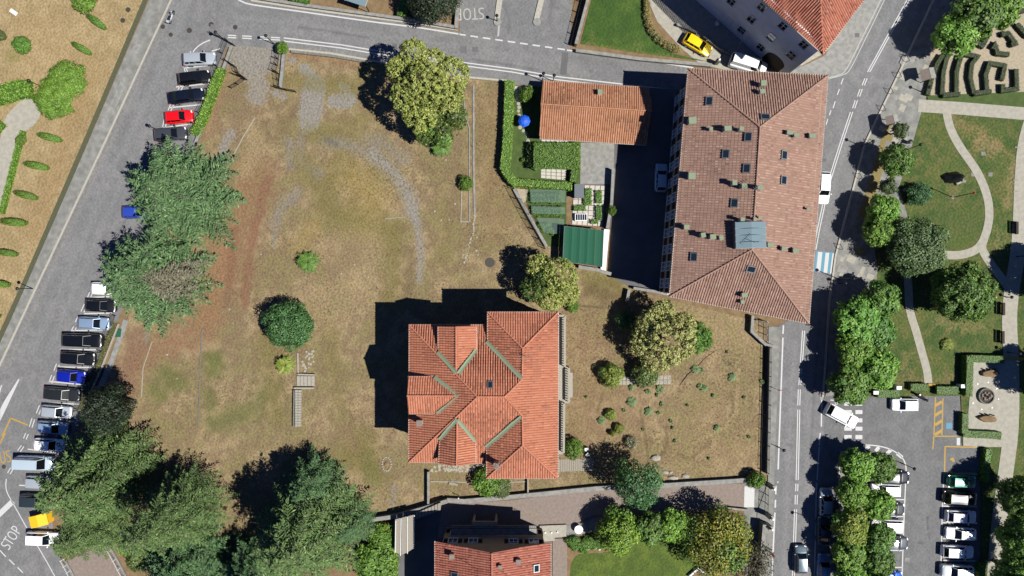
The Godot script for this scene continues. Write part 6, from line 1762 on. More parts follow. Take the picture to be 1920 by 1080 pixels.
func car(px: float, py: float, ang: float, kind: String, col: Color, label: String, len := 0.0, metal := 0.15, group := "", glass_roof := false):
	var K: Dictionary = KINDS[kind]
	var ms := car_meshes(kind)
	var at := g(px, py, 0.75)
	var t := thing("parked_car" if kind != "van" else "parked_van", label, "car" if kind != "van" else "van", Vector3(at.x, 0.012, at.z), deg_to_rad(-ang), group)
	var sc: float = 1.0 if len <= 0.0 else len / K.L
	t.scale = Vector3(sc, 1, 1)
	var pm := paint_of(col, metal)
	put("body", ms.body, pm, t)
	put("roof", ms.roof, M.car_glass if glass_roof else pm, t)
	put("cabin", ms.cabin, pm, t)
	put("windscreen", ms.windscreen, M.car_glass, t)
	put("rear_window", ms.rear, M.car_glass, t)
	for s in ms.sides: put("side_window", s, M.car_glass, t)
	var L: float = K.L
	var w: float = K.W * 0.5
	for x in [L * 0.305, -L * 0.30]:
		for sg in [1, -1]:
			var wn := node("wheel", t, Vector3(x, 0.32, sg * (w - 0.085)))
			wn.rotation.y = 0.0 if sg == 1 else PI
			put("tyre", ms.tyre, M.rubber, wn)
			put("rim", ms.rim, M.rim, wn)
	for sg in [1, -1]:
		var hy: float = K.st[1][2] * 0.93
		var o := put("headlight", ms.light, M.lamp_glass, t)
		o.position = Vector3(L * 0.5 - 0.2, hy, sg * w * 0.68)
		o.rotation.y = sg * -0.35
		o = put("tail_light", ms.light, M.tail_red, t)
		o.position = Vector3(-L * 0.5 + 0.13, K.st[-2][2] * 0.86, sg * w * 0.74)
		o = put("mirror", ms.mirror, pm, t)
		o.position = Vector3(L * (0.5 - K.cab[0] - 0.05), ms.h[0] + 0.1, sg * (w + 0.06))
	put("number_plate", ms.plate, M.white_plastic, t).position = Vector3(-L * 0.5 - 0.005, 0.5, 0)
	put("grille", ms.grille, M.rubber, t).position = Vector3(L * 0.5 - 0.015, 0.42, 0)
func build_cars():
	var white := Color(0.86, 0.87, 0.88); var silver := Color(0.62, 0.65, 0.68); var sblue := Color(0.50, 0.58, 0.68); var black := Color(0.045, 0.05, 0.055)
	var navy := Color(0.05, 0.07, 0.13); var grey := Color(0.24, 0.25, 0.27); var blue := Color(0.05, 0.12, 0.58); var red := Color(0.80, 0.03, 0.06); var teal := Color(0.03, 0.42, 0.32)
	var G := "cars parked along the villa fence"
	car(373, 110, -3, "estate", silver, "silver estate car parked first in the row by the corner railing", 4.5, 0.3, G)
	car(363, 145, -7, "hatch", black, "black car parked between the silver estate and a navy saloon", 4.4, 0.1, G)
	car(348, 180, -8, "sedan", navy, "dark navy saloon parked beside the red car", 4.9, 0.2, G)
	car(335, 219, -5, "hatch", red, "bright red car parked behind the ivy strip", 3.85, 0.05, G)
	car(319, 251, -5, "estate", grey, "blue-grey car half under the cedar nearest the red car", 4.5, 0.3, G)
	car(284, 322, -2, "hatch", blue, "blue car glimpsed through the branches of the cedar near the red car", 4.0, 0.2, G)
	car(256, 398, 0, "hatch", Color(0.16, 0.26, 0.62), "blue car with pale tail peeping out between the two cedars", 4.0, 0.2, G)
	car(199, 541, 2, "hatch", white, "white car mostly under the cedar with a dead bough", 4.2, 0.0, G)
	car(188, 573, 3, "hatch", black, "black car half under the dead-boughed cedar beside a pale blue one", 4.2, 0.1, G)
	car(175, 606, 3, "hatch", sblue, "pale silver-blue car parked next to the black estate-size car", 4.3, 0.35, G)
	car(154, 638, 2, "suv", black, "big black boxy car parked beside the pale blue car", 5.6, 0.1, G)
	car(145, 672, 4, "estate", black, "shiny black car parked above the bright blue car", 4.75, 0.1, G, true)
	car(133, 706, 6, "hatch", blue, "bright blue small car in the row beside the fence", 3.9, 0.25, G)
	car(115, 739, 5, "estate", Color(0.13, 0.14, 0.14), "charcoal estate car parked below the bright blue car", 5.0, 0.2, G)
	car(105, 772, 5, "hatch", silver, "silver car parked just below the charcoal estate", 4.2, 0.3, G)
	car(98, 802, 5, "hatch", sblue, "silver-blue car partly under the purple tree", 4.2, 0.3, G)
	car(92, 834, 4, "hatch", white, "white hatchback half hidden by the tall shaggy conifer", 4.2, 0.0, G)
	car(66, 868, 2, "van", Color(0.66, 0.72, 0.76), "pale silver van backing out from the shaggy conifer", 5.0, 0.2, G)
	car(78, 905, 3, "estate", silver, "silver car between the silver van and a dark car", 4.5, 0.3, G)
	car(67, 939, 2, "suv", Color(0.16, 0.20, 0.22), "dark grey car beside the yellow container", 4.4, 0.2, G)
	car(80, 1010, 2, "suv", white, "white car at the last bay near the stop lettering", 4.6, 0.0, G)
	car(1308, 83, 30, "hatch", Color(0.86, 0.72, 0.02), "yellow car parked on the curved drive beside the green lawn", 4.2, 0.0)
	car(1403, 121, 17, "van", white, "white delivery van parked behind the apartment house", 5.2, 0.0)
	car(1240, 333, -88, "hatch", Color(0.62, 0.70, 0.76), "pale car in the deep shade of the courtyard", 3.9, 0.1)
	car(1543, 352, 93, "suv", white, "white car on the road almost hidden by the brown roof edge", 4.5, 0.0)
	car(1578, 780, 28, "suv", white, "white car driving over the zebra crossing into the car park", 4.7, 0.0)
	car(1697, 759, 180, "hatch", white, "small white car parked beside the clipped oval hedges", 3.6, 0.0)
	var C := "cars parked under the car park trees"
	car(1676, 895, 2, "estate", navy, "dark blue-grey car under the trees next to the curved hatching", 4.4, 0.2, C)
	car(1661, 919, 182, "hatch", white, "white car with dark bonnet shadow under the planting strip trees", 4.1, 0.0, C)
	car(1668, 955, 2, "hatch", Color(0.2, 0.22, 0.24), "grey car mostly covered by a planting strip tree", 4.3, 0.2, C)
	car(1664, 986, 182, "estate", white, "white car beside the yellowing planting strip tree", 4.3, 0.0, C)
	car(1674, 1018, 3, "estate", Color(0.26, 0.28, 0.31), "slate grey car under the trees beside a white car", 4.4, 0.3, C)
	car(1664, 1082, 3, "hatch", Color(0.05, 0.28, 0.62), "blue car nose poking out from the planting strip trees", 4.2, 0.3, C)
	var D := "cars in the open bays"
	car(1804, 903, 3, "hatch", teal, "teal green car next to the empty yellow bay", 3.9, 0.15, D)
	car(1800, 934, 4, "suv", black, "glossy black car beside the teal green car", 4.6, 0.1, D)
	car(1803, 969, 3, "hatch", Color(0.82, 0.82, 0.84), "white car beside the glossy black car", 4.2, 0.0, D)
	car(1802, 1001, 183, "hatch", white, "white car with a red mark in the bays, backed in", 4.1, 0.0, D)
	car(1797, 1035, 3, "estate", white, "white car with wide gap below the backed-in one", 4.4, 0.0, D)
	car(1795, 1072, 183, "suv", Color(0.78, 0.80, 0.80), "silver-white car in the open bays beside the loose hedge end", 4.4, 0.1, D)
	car(1502, 1049, -90, "hatch", Color(0.30, 0.36, 0.40), "dark teal car with pale roof driving along the street", 3.9, 0.3)
	car(1545, 996, -88, "sedan", Color(0.20, 0.26, 0.30), "dark saloon parked in tree shade along the street", 4.0, 0.3, "cars parked in the street shade")
	car(1545, 1066, -88, "sedan", Color(0.42, 0.50, 0.62), "pale blue car parked in tree shade along the street", 4.0, 0.3, "cars parked in the street shade")
	car(1549, 942, -88, "hatch", silver, "silver car glinting under the shade of the street trees", 3.9, 0.4, "cars parked in the street shade")
	# yellow container with folded lid
	var y := thing("yellow_container", "yellow waste container with gabled lid beside the dark grey car", "container", g(77, 974, 0.8) * Vector3(1, 0, 1), deg_to_rad(14))
	var b := MB.new()
	b.box(Vector3(0, 0.65, 0), Vector3(2.3, 1.3, 1.45), Basis.IDENTITY, 0.03)
	put("bin_body", b, M.yellow_canvas, y)
	b = MB.new()
	for s in [-1, 1]: b.box(Vector3(s * 0.6, 1.42, 0), Vector3(1.28, 0.06, 1.6), Basis(Vector3(0, 0, 1), -s * 0.22))
	put("lid", b, M.yellow_canvas, y)
	for s in [-1, 1]:
		b = MB.new()
		b.tube(Vector3(s * 0.8, 0.08, -0.6), Vector3(s * 0.8, 0.08, 0.6), 0.09, 0.09, 10)
		put("roller", b, M.rubber, y)
	# motorbikes
	motorbike(320, 31, -70, "grey motor scooter on the road beside the pale kerb", silver)
	motorbike(1731, 746, 35, "black motorbike parked beside the small white car", black)
func motorbike(px: float, py: float, ang: float, label: String, col: Color):
	var at := g(px, py, 0.6)
	var t := thing("motorbike", label, "motorbike", Vector3(at.x, 0.012, at.z), deg_to_rad(-ang))
	var pm := paint_of(col, 0.2)
	for x in [0.68, -0.66]:
		var wn := node("wheel", t, Vector3(x, 0.3, 0))
		var b := MB.new()
		b.tube(Vector3(0, 0, -0.06), Vector3(0, 0, 0.06), 0.3, 0.3, 16)
		put("tyre", b, M.rubber, wn)
		b = MB.new()
		b.tube(Vector3(0, 0, -0.07), Vector3(0, 0, 0.07), 0.17, 0.17, 10)
		put("rim", b, M.rim, wn)
	var b := MB.new()
	b.tube(Vector3(-0.5, 0.45, 0), Vector3(0.35, 0.4, 0), 0.17, 0.15, 10)
	b.tube(Vector3(0.35, 0.4, 0), Vector3(0.52, 0.95, 0), 0.15, 0.12, 10)
	b.tube(Vector3(-0.85, 0.66, 0), Vector3(-0.35, 0.6, 0), 0.12, 0.2, 10)
	put("fairing", b, pm, t)
	b = MB.new()
	b.box(Vector3(-0.3, 0.78, 0), Vector3(0.75, 0.12, 0.28), Basis.IDENTITY, 0.04)
	put("saddle", b, M.rubber, t)
	b = MB.new()
	b.tube(Vector3(0.45, 1.02, -0.34), Vector3(0.45, 1.02, 0.34), 0.025, 0.025, 6)
	b.tube(Vector3(0.68, 0.3, 0.07), Vector3(0.47, 1.02, 0.04), 0.03, 0.03, 6)
	put("handlebar", b, M.dark_metal, t)
	b = MB.new()
	b.box(Vector3(-0.85, 0.92, 0), Vector3(0.34, 0.3, 0.36), Basis.IDENTITY, 0.06)
	put("top_box", b, pm, t)
	b = MB.new()
	b.lathe(Vector3(0.6, 0.8, 0), [Vector2(0, -0.08), Vector2(0.09, 0), Vector2(0, 0.08)], 8)
	put("headlight", b, M.lamp_glass, t)
# ---------- gardens, street furniture, small things ----------
func pavers(parent: Node3D, a: Array, nx: int, ny: int, y: float, m: Material, called: String):
	# a: four pixel corners, split in pieces with open joints
	var c := W(a, y)
	for i in nx:
		for j in ny:
			var f := func(u: float, v: float) -> Vector2:
				var p: Vector3 = c[0].lerp(c[1], u).lerp(c[3].lerp(c[2], u), v)
				return Vector2(p.x - parent.position.x, p.z - parent.position.z)
			var e := 0.06
			var p := PackedVector2Array([f.call((i + e) / nx, (j + e) / ny), f.call((i + 1 - e) / nx, (j + e) / ny), f.call((i + 1 - e) / nx, (j + 1 - e) / ny), f.call((i + e) / nx, (j + 1 - e) / ny)])
			var b := MB.new()
			b.poly(p, 0.0, y + rnd(-0.006, 0.006))
			put(called, b, m, parent)
func build_gardens():
	# small house garden
	struct("garden_lawn", flat([960, 160, 1090, 165, 1088, 345, 962, 345, 950, 320], 0.034), M.green_lawn)
	var p := thing("patio", "white paved patch with curved edge beside the rounded shrub", "patio", g(972, 176))
	p.position.y = 0.0
	pavers(p, [964, 161, 978, 162, 980, 189, 965, 190], 2, 4, 0.06, M.white_slab, "paving_slab")
	p = thing("patio", "white tiled strip under the orange roof's south eave", "patio", g(1040, 267))
	pavers(p, [1015, 260, 1066, 262, 1066, 273, 1015, 271], 6, 2, 0.06, M.white_slab, "paving_slab")
	p = thing("patio", "pale pink patio below the ivy-covered pergola", "patio", g(1040, 326))
	pavers(p, [1014, 316, 1062, 318, 1062, 338, 1014, 334], 5, 3, 0.06, M.white_slab, "paving_slab")
	var path := [[972, 194], [973, 201], [972, 208], [973, 216], [975, 239], [981, 245], [987, 250], [989, 257], [990, 264], [976, 232]]
	for q in path:
		var s := put("stepping_stone", stone_mb(q[0], q[1], 0.26, 0.09), M.stone)
		tag(s, "round white stepping stone in the small garden's grass", "stepping stone", "white stepping stones in the small garden")
	var um := thing("parasol", "round bright blue parasol in the shaded small garden", "parasol", g(983, 226, 1.9) * Vector3(1, 0, 1))
	var b := MB.new()
	b.lathe(Vector3(0, 0, 0), [Vector2(0.25, 0.03), Vector2(0.25, 0.1), Vector2(0, 0.12)], 14)
	put("base", b, M.dark_metal, um)
	b = MB.new()
	b.tube(Vector3(0, 0.1, 0), Vector3(0, 2.0, 0), 0.025, 0.025, 8)
	put("pole", b, M.white_metal, um)
	for k in 8:
		b = MB.new()
		var a0 := TAU * k / 8.0
		var a1 := TAU * (k + 1) / 8.0
		var p0 := Vector3(cos(a0), 0, sin(a0)); var p1 := Vector3(cos(a1), 0, sin(a1))
		b.tri(Vector3(0, 2.05, 0), p1 * 0.5 + Vector3(0, 1.93, 0), p0 * 0.5 + Vector3(0, 1.93, 0))
		b.quad(p0 * 0.5 + Vector3(0, 1.93, 0), p1 * 0.5 + Vector3(0, 1.93, 0), p1 * 0.85 + Vector3(0, 1.66, 0), p0 * 0.85 + Vector3(0, 1.66, 0))
		put("canopy_panel", b, M.blue_fabric, um)
	var pg := thing("pergola", "dense dark green ivy-covered pergola between two patios", "pergola", g(1044, 293, 2.0) * Vector3(1, 0, 1))
	for sx in [-2.9, 2.9]:
		for sz in [-1.6, 1.6]:
			b = MB.new()
			b.box(Vector3(sx, 1.0, sz), Vector3(0.12, 2.0, 0.12))
			put("post", b, M.dark_wood, pg)
	for k in 7:
		b = MB.new()
		b.box(Vector3(-3.0 + k, 2.03, 0), Vector3(0.08, 0.12, 3.6))
		put("beam", b, M.dark_wood, pg)
	b = MB.new()
	for k in 5200:
		add_leaf(b, Vector3(rnd(-3.15, 3.15), 2.1 + rnd(0.0, 0.25) + 0.1 * sin(k), rnd(-1.8, 1.8)), Vector3.UP, 0.19, T.hedge, 0.8)
	for k in 900:
		var sx := -1.0 if rng.randf() < 0.5 else 1.0
		add_leaf(b, Vector3(sx * 3.1 + rnd(-0.15, 0.15), rnd(1.2, 2.2), rnd(-1.8, 1.8)), Vector3(sx, 0.3, 0), 0.19, T.hedge, 0.8)
	put("ivy", b, M.leaf, pg)
	# vegetable garden under thin netting
	struct("vegetable_plot", flat([975, 352, 1062, 354, 1062, 462, 1025, 462], 0.036), M.green_lawn)
	struct("vegetable_plot", flat([968, 354, 990, 355, 986, 378, 981, 380], 0.038), M.gravel)
	var veg := broadleaf("veg", 0.42, 0.3, 0.3, 7, 60, 0.15, T.maple, [], 0.5)
	for r in 4:
		for k in 8:
			var y: float = [366.0, 376.0, 392.0, 400.0][r]
			leafy(veg, "vegetable_plant", "leafy vegetable plant in a row of the netted plot", "vegetable plants in rows", 998 + r * 1.0 + k * 7.0, y + rnd(-1, 1), 4.5, 0.3, -1.0, "plant")
	for k in 6: leafy(veg, "vegetable_plant", "pale vegetable plant in the lower netted plot", "vegetable plants in the lower plot", 1012 + k * 6.0, 420 + k * 3.0 + rnd(-3, 3), 5.0, 0.3, -1.0, "plant")
	var nt := thing("garden_net", "thin blue-green netting stretched over the vegetable rows", "net", g(1027, 378, 1.0) * Vector3(1, 0, 1))
	for q in [[994, 355, 1060, 356, 1060, 380, 995, 379], [996, 386, 1060, 388, 1060, 402, 997, 400], [1006, 408, 1058, 410, 1057, 440, 1020, 436]]:
		b = MB.new()
		var c := W(q, 1.05)
		for k in c.size(): c[k] -= nt.position
		b.quad(c[0], c[3], c[2], c[1])
		put("net_sheet", b, M.thin_net, nt)
		for e in c:
			b = MB.new()
			b.tube(Vector3(e.x, 0, e.z), Vector3(e.x, 1.06, e.z), 0.025, 0.025, 6)
			put("post", b, M.dark_metal, nt)
	var nw := thing("net_fence", "slanting green net screen along the vegetable garden", "net", g(1000, 420, 0.0))
	b = MB.new()
	var c0 := g(978, 372, 1.5) - nw.position; var c1 := g(1020, 460, 1.5) - nw.position
	b.quad(Vector3(c0.x, 0, c0.z), Vector3(c1.x, 0, c1.z), c1, c0)
	put("net_sheet", b, M.thin_net, nw)
	for f in [0.0, 0.33, 0.66, 1.0]:
		b = MB.new()
		var e := c0.lerp(c1, f)
		b.tube(Vector3(e.x, 0, e.z), Vector3(e.x, 1.55, e.z), 0.03, 0.03, 6)
		put("post", b, M.dark_metal, nw)
	# paved kitchen garden with beds
	p = thing("kitchen_garden", "pale paved kitchen garden with planted beds beside the courtyard wall", "garden", g(1105, 385))
	pavers(p, [1076, 346, 1136, 348, 1130, 425, 1072, 421], 6, 8, 0.07, M.white_slab, "paving_slab")
	var n := 0
	for q in [[1103, 362, 0.8, 1.1], [1101, 376, 1.0, 1.3], [1122, 370, 0.8, 1.7], [1087, 391, 1.5, 0.7], [1122, 400, 0.7, 2.0], [1114, 416, 0.9, 0.6]]:
		n += 1
		var bed := thing("planter_bed", "leafy planted bed in the paved kitchen garden", "planter", g(q[0], q[1]), 0.03, "planted beds of the kitchen garden")
		b = MB.new()
		b.box(Vector3(0, 0.15, 0), Vector3(q[2], 0.3, q[3]))
		put("box", b, M.dark_wood, bed)
		b = MB.new()
		for k in int(q[2] * q[3] * 280): add_leaf(b, Vector3(rnd(-q[2], q[2]) * 0.55, rnd(0.3, 0.65), rnd(-q[3], q[3]) * 0.52), Vector3.UP, 0.17, T.maple)
		put("plants", b, M.leaf, bed)
	var sh := thing("garden_shed", "small shed with pale blue-grey flat roof in the kitchen garden", "shed", g(1086, 358, 1.5) * Vector3(1, 0, 1))
	b = MB.new()
	b.box(Vector3(0, 0.75, 0), Vector3(1.1, 1.5, 1.7))
	put("wall", b, M.grey_wall, sh)
	b = MB.new()
	b.box(Vector3(0, 1.55, 0), Vector3(1.3, 0.08, 1.9), Basis(Vector3(0, 0, 1), 0.06))
	put("roof", b, M.grey_metal, sh)
	var cf := thing("cold_frame", "white framed cold frame with dark panes in the kitchen garden", "cold frame", g(1089, 408))
	b = MB.new()
	b.box(Vector3(0, 0.3, 0), Vector3(1.7, 0.5, 1.0))
	put("box", b, M.white_metal, cf)
	for k in 5:
		b = MB.new()
		b.box(Vector3(-0.62 + k * 0.31, 0.565, 0), Vector3(0.24, 0.02, 0.8))
		put("pane", b, M.window_glass, cf)
	var cn := thing("shade_net", "dark green shade net canopy on a metal frame beside the courtyard", "canopy", g(1094, 463, 2.3) * Vector3(1, 0, 1))
	var cc := W([1058, 424, 1132, 432, 1129, 500, 1055, 490], 2.3)
	for k in 4: cc[k] -= cn.position
	for i in 5:
		b = MB.new()
		for j in 6:
			var f := func(u: float, v: float) -> Vector3: return cc[0].lerp(cc[1], u).lerp(cc[3].lerp(cc[2], u), v) + Vector3(0, -0.10 * sin(u * 5.0 * PI) * sin(u * 5.0 * PI) - 0.03 * sin(v * 9.0), 0)
			for h in 3:
				var u0 := (i + h / 3.0) / 5.0
				var u1 := (i + (h + 1) / 3.0) / 5.0 - (0.004 if h == 2 else 0.0)
				b.quad(f.call(u0, (j + 1) / 6.0), f.call(u1, (j + 1) / 6.0), f.call(u1, j / 6.0), f.call(u0, j / 6.0))
		put("net_panel", b, M.net, cn)
	for k in 4:
		b = MB.new()
		b.tube(Vector3(cc[k].x, 0, cc[k].z), cc[k], 0.04, 0.04, 6)
		put("post", b, M.grey_metal, cn)
		b = MB.new()
		b.tube(cc[k] + Vector3(0, 0.02, 0), cc[(k + 1) % 4] + Vector3(0, 0.02, 0), 0.03, 0.03, 6)
		put("rail", b, M.grey_metal, cn)
	wall_thing("white_walkway", "white painted strip between shade net and courtyard", [1138, 430, 1134, 470, 1131, 508], 0.75, 0.5, M.white_metal, "ledge", false)
	# stone steps and bench wall on the straw lawn
	p = thing("stone_steps", "pale slab steps on the straw lawn below the yucca", "steps", g(573, 714))
	pavers(p, [556, 704, 590, 704, 590, 725, 556, 725], 5, 1, 0.22, M.stone, "slab")
	wall_thing("step_wall", "low wall edging the top of the slab steps", [558, 702, 590, 703], 0.2, 0.45, M.stone, "wall", false)
	wall_thing("step_wall", "low wall edging the bottom of the slab steps", [551, 728, 588, 728], 0.22, 0.45, M.stone, "wall", false)
	p = thing("stone_walkway", "long raised walkway of small pale slabs below the steps", "walkway", g(559, 765))
	pavers(p, [553, 731, 565, 731, 564, 800, 553, 800], 2, 14, 0.42, M.stone, "slab")
	b = MB.new()
	b.strip([g(553, 731) - p.position, g(552, 800) - p.position], 0.14, 0.0, 0.5)
	put("kerb", b, M.old_wall, p)
	for k in 26:
		var s := put("rubble_stone", stone_mb(566 + rnd(0, 22), 655 + rnd(0, 42), rnd(0.1, 0.22), 0.1), M.stone)
		tag(s, "pale rubble stone beside the yucca above the steps", "stone", "rubble stones above the steps")
	wall_thing("garden_edging", "pale kerb beside the rubble stones", [558, 662, 559, 700], 0.2, 0.2, M.stone, "edging", false)
	# slab path in the east lawn and planks by the terrace
	p = thing("slab_path", "pale slab path across the east lawn under the grey-green shrub", "path", g(1210, 712))
	pavers(p, [1160, 706, 1258, 703, 1258, 721, 1160, 722], 14, 2, 0.06, M.stone, "paving_slab")
	p = thing("plank_path", "grey plank path beside the round bush at the terrace end", "path", g(1080, 872))
	pavers(p, [1047, 860, 1112, 857, 1112, 884, 1047, 886], 16, 1, 0.08, M.wood, "plank")
	p = thing("gravel_strip", "rubble-paved strip along the villa's south gable", "paving", g(860, 882))
	for k in 120:
		b = MB.new()
		var o := g(808 + rnd(0, 100), 872 + rnd(0, 12), 0.05) - p.position
		b.lathe(Vector3(o.x, 0, o.z), [Vector2(0.16, 0.0), Vector2(rnd(0.1, 0.2), 0.07), Vector2(0, 0.09)], 5)
		put("stone", b, M.stone, p)
	wall_thing("timber_beam", "pale timber beam lying in the grass south of the villa", [842, 906, 858, 909], 0.3, 0.25, M.wood, "beam", false)
	wall_thing("concrete_post", "thin upright post beside the shrub under the eaves", [990, 898, 990, 926], 0.2, 0.6, M.wood, "edging", false)
	wall_thing("garden_edging", "thin pale kerb line south of the villa", [808, 903, 880, 904, 925, 905, 990, 903], 0.14, 0.12, M.stone, "edging", false)
	# slatted deck at the south house
	p = thing("slatted_canopy", "pale slatted canopy with long boards beside the south house yard", "canopy", g(782, 990, 2.4) * Vector3(1, 0, 1))
	var rails := [[752, 972, 751, 1042], [764, 969, 764, 1038], [777, 966, 776, 1028], [742, 976, 741, 1036]]
	for i in 3:
		var q: Array = [[741, 974, 752, 971, 752, 1040, 741, 1036], [753, 971, 764, 968, 764, 1036, 753, 1040], [765, 968, 777, 965, 777, 1027, 765, 1035]][i]
		b = MB.new()
		var pp := W2(q, 2.4)
		for k in pp.size(): pp[k] -= Vector2(p.position.x, p.position.z)
		b.poly(pp, 2.34, 2.4)
		put("board", b, M.wood, p)
	for q in rails:
		b = MB.new()
		b.strip([g(q[0], q[1], 2.45) - p.position, g(q[2], q[3], 2.45) - p.position], 0.08, 2.4, 2.5)
		put("batten", b, M.white_metal, p)
		b = MB.new()
		var e := g(q[2], q[3] - 2, 2.4) - p.position
		b.box(Vector3(e.x, 1.17, e.z), Vector3(0.1, 2.34, 0.1))
		put("post", b, M.wood, p)
	p = thing("slatted_canopy", "narrow pale slatted strip along the curved wall", "canopy", g(800, 960, 1.6) * Vector3(1, 0, 1))
	for k in 8:
		b = MB.new()
		var q := [779 + k * 6, 963 - k * 2.6, 784 + k * 6, 961 - k * 2.6, 784 + k * 6, 972 - k * 2.2, 779 + k * 6, 974 - k * 2.2]
		var pp := W2(q, 1.5)
		for j in pp.size(): pp[j] -= Vector2(p.position.x, p.position.z)
		b.poly(pp, 0.0, 1.45 + 0.01 * (k % 3))
		put("slat", b, M.wood, p)
	wall_thing("plot_wall", "pale concrete wall beside the bright hedge strip", [741, 972, 742, 1010, 738, 1090], 0.25, 0.9, M.concrete)
	struct("yard_terrace", slab([1012, 986, 1062, 984, 1062, 1006, 1040, 1008, 1040, 1014, 1012, 1016], 0.0, 0.3), M.path)
	struct("path", band(curve([1062, 996, 1085, 992, 1110, 985, 1135, 975], 4), 1.6, 0.0, 0.05), M.pavement)
	struct("yard_terrace", slab([1036, 1010, 1063, 1010, 1064, 1200, 1036, 1200], 0.0, 0.12), M.pink_paving)
	for q in [[1022, 998], [1034, 998], [1045, 997]]:
		var s := put("lamp_ball", stone_mb(q[0], q[1], 0.14, 0.5), M.white_plastic)
		tag(s, "small white pot on the pale terrace of the south house", "pot", "white pots on the pale terrace")
	var tb := thing("garden_table", "round white garden table on the grey path", "table", g(1085, 993, 0.7) * Vector3(1, 0, 1))
	b = MB.new()
	b.lathe(Vector3(0, 0.05, 0), [Vector2(0.55, 0.66), Vector2(0.6, 0.68), Vector2(0.58, 0.72), Vector2(0, 0.73)], 18)
	put("table_top", b, M.white_plastic, tb)
	b = MB.new()
	b.tube(Vector3(0, 0.05, 0), Vector3(0, 0.72, 0), 0.06, 0.05, 8)
	put("leg", b, M.white_metal, tb)
	# flower bed along the mown lawn
	for k in 34:
		var f := k / 33.0
		var x: float = lerp(1070.0, 1140.0, f) + rnd(-5, 5)
		var y: float = lerp(1022.0, 1016.0, f) + rnd(-12, 12)
		leafy(veg, "bed_plant", "small leafy plant in the flower bed above the mown lawn", "plants in the flower bed", x, y, rnd(5, 8), 0.35, -1.0, "plant")
	for q in [[1121, 1019], [1124, 1024], [1117, 1027], [1124, 1030]]:
		var s := put("white_stone", stone_mb(q[0], q[1], 0.16, 0.3), M.white_plastic)
		tag(s, "round white stone in the flower bed above the mown lawn", "stone", "white stones in the flower bed")
	wall_thing("white_rail", "pair of white slabs at the end of the mown lawn", [1292, 1082, 1310, 1066, 1322, 1076], 0.2, 0.5, M.white_metal, "rail", false)
	# pot plants along the curve of the green lawn
	for k in 14:
		var f := k / 13.0
		var a := curve([1212, 4, 1213, 30, 1222, 58, 1245, 82, 1270, 92], 13)
		var j := int(f * (a.size() / 2 - 1))
		leafy(broadleaf("flowr", 0.5, 0.35, 0.35, 8, 70, 0.13, [pc(170, 160, 100), pc(206, 190, 130), pc(130, 140, 70)], [], 0.5), "border_plant", "pale flowering plant in the curved border of the green lawn", "plants of the curved border", a[j * 2], a[j * 2 + 1], 6, 0.35, -1.0, "plant")
	# terrace frames in the shaded yard behind the tall grey house
	var pv := thing("iron_pergola", "thin white metal pergola frame in the dark yard of the tall grey house", "pergola", g(1375, 50, 0.0), -0.7)
	for sx in [-2.2, 2.2]:
		for sz in [-1.5, 1.5]:
			b = MB.new()
			b.tube(Vector3(sx, 0, sz), Vector3(sx, 2.5, sz), 0.05, 0.05, 6)
			put("post", b, M.white_metal, pv)
	for k in 6:
		b = MB.new()
		b.box(Vector3(-2.3 + k * 0.92, 2.55, 0), Vector3(0.07, 0.09, 3.3))
		put("beam", b, M.white_metal, pv)
	for q in [[1343, 47], [1354, 33], [1370, 24]]:
		var ch := thing("garden_chair", "white garden chair in the dark yard of the tall grey house", "chair", g(q[0], q[1]), rnd(0, 3), "white garden chairs in the dark yard")
		b = MB.new()
		b.box(Vector3(0, 0.42, 0), Vector3(0.5, 0.05, 0.5))
		put("seat", b, M.white_plastic, ch)
		b = MB.new()
		b.box(Vector3(0, 0.68, -0.24), Vector3(0.5, 0.48, 0.04))
		put("backrest", b, M.white_plastic, ch)
		for l in [[-1, -1], [1, -1], [1, 1], [-1, 1]]:
			b = MB.new()
			b.tube(Vector3(l[0] * 0.22, 0, l[1] * 0.22), Vector3(l[0] * 0.22, 0.42, l[1] * 0.22), 0.02, 0.02, 6)
			put("leg", b, M.white_plastic, ch)
	wall_thing("yard_wall", "pale low wall along the curved drive beside the yellow car", [1270, 45, 1290, 52, 1307, 61], 0.25, 0.6, M.stone)
	wall_thing("yard_wall", "pale low wall along the drive near the white van", [1320, 67, 1346, 86, 1370, 100], 0.25, 0.6, M.stone)
	var gp := thing("drive_gate", "dark gate post with lamp at the end of the curved drive", "gate post", g(1342, 119))
	b = MB.new()
	b.box(Vector3(0, 0.8, 0), Vector3(0.45, 1.6, 0.45), Basis.IDENTITY, 0.03)
	put("post", b, M.old_wall, gp)
	b = MB.new()
	b.lathe(Vector3(0, 1.6, 0), [Vector2(0.1, 0), Vector2(0.16, 0.15), Vector2(0, 0.32)], 10)
	put("lamp", b, M.globe, gp)
	var cnp := thing("glass_canopy", "grey-blue glass canopy with pale edge in the top garden", "canopy", g(668, 0, 2.5) * Vector3(1, 0, 1), -0.32)
	b = MB.new()
	b.box(Vector3(0, 2.5, -1.5), Vector3(2.8, 0.06, 4.0))
	put("pane", b, M.roof_glass, cnp)
	for q in [[-1.45, 0.12], [1.45, 0.12]]:
		b = MB.new()
		b.box(Vector3(q[0], 2.5, -1.5), Vector3(q[1], 0.12, 4.1))
		put("frame", b, M.stone, cnp)
		b = MB.new()
		b.box(Vector3(q[0], 1.2, 0.3), Vector3(0.1, 2.44, 0.1))
		put("post", b, M.dark_metal, cnp)
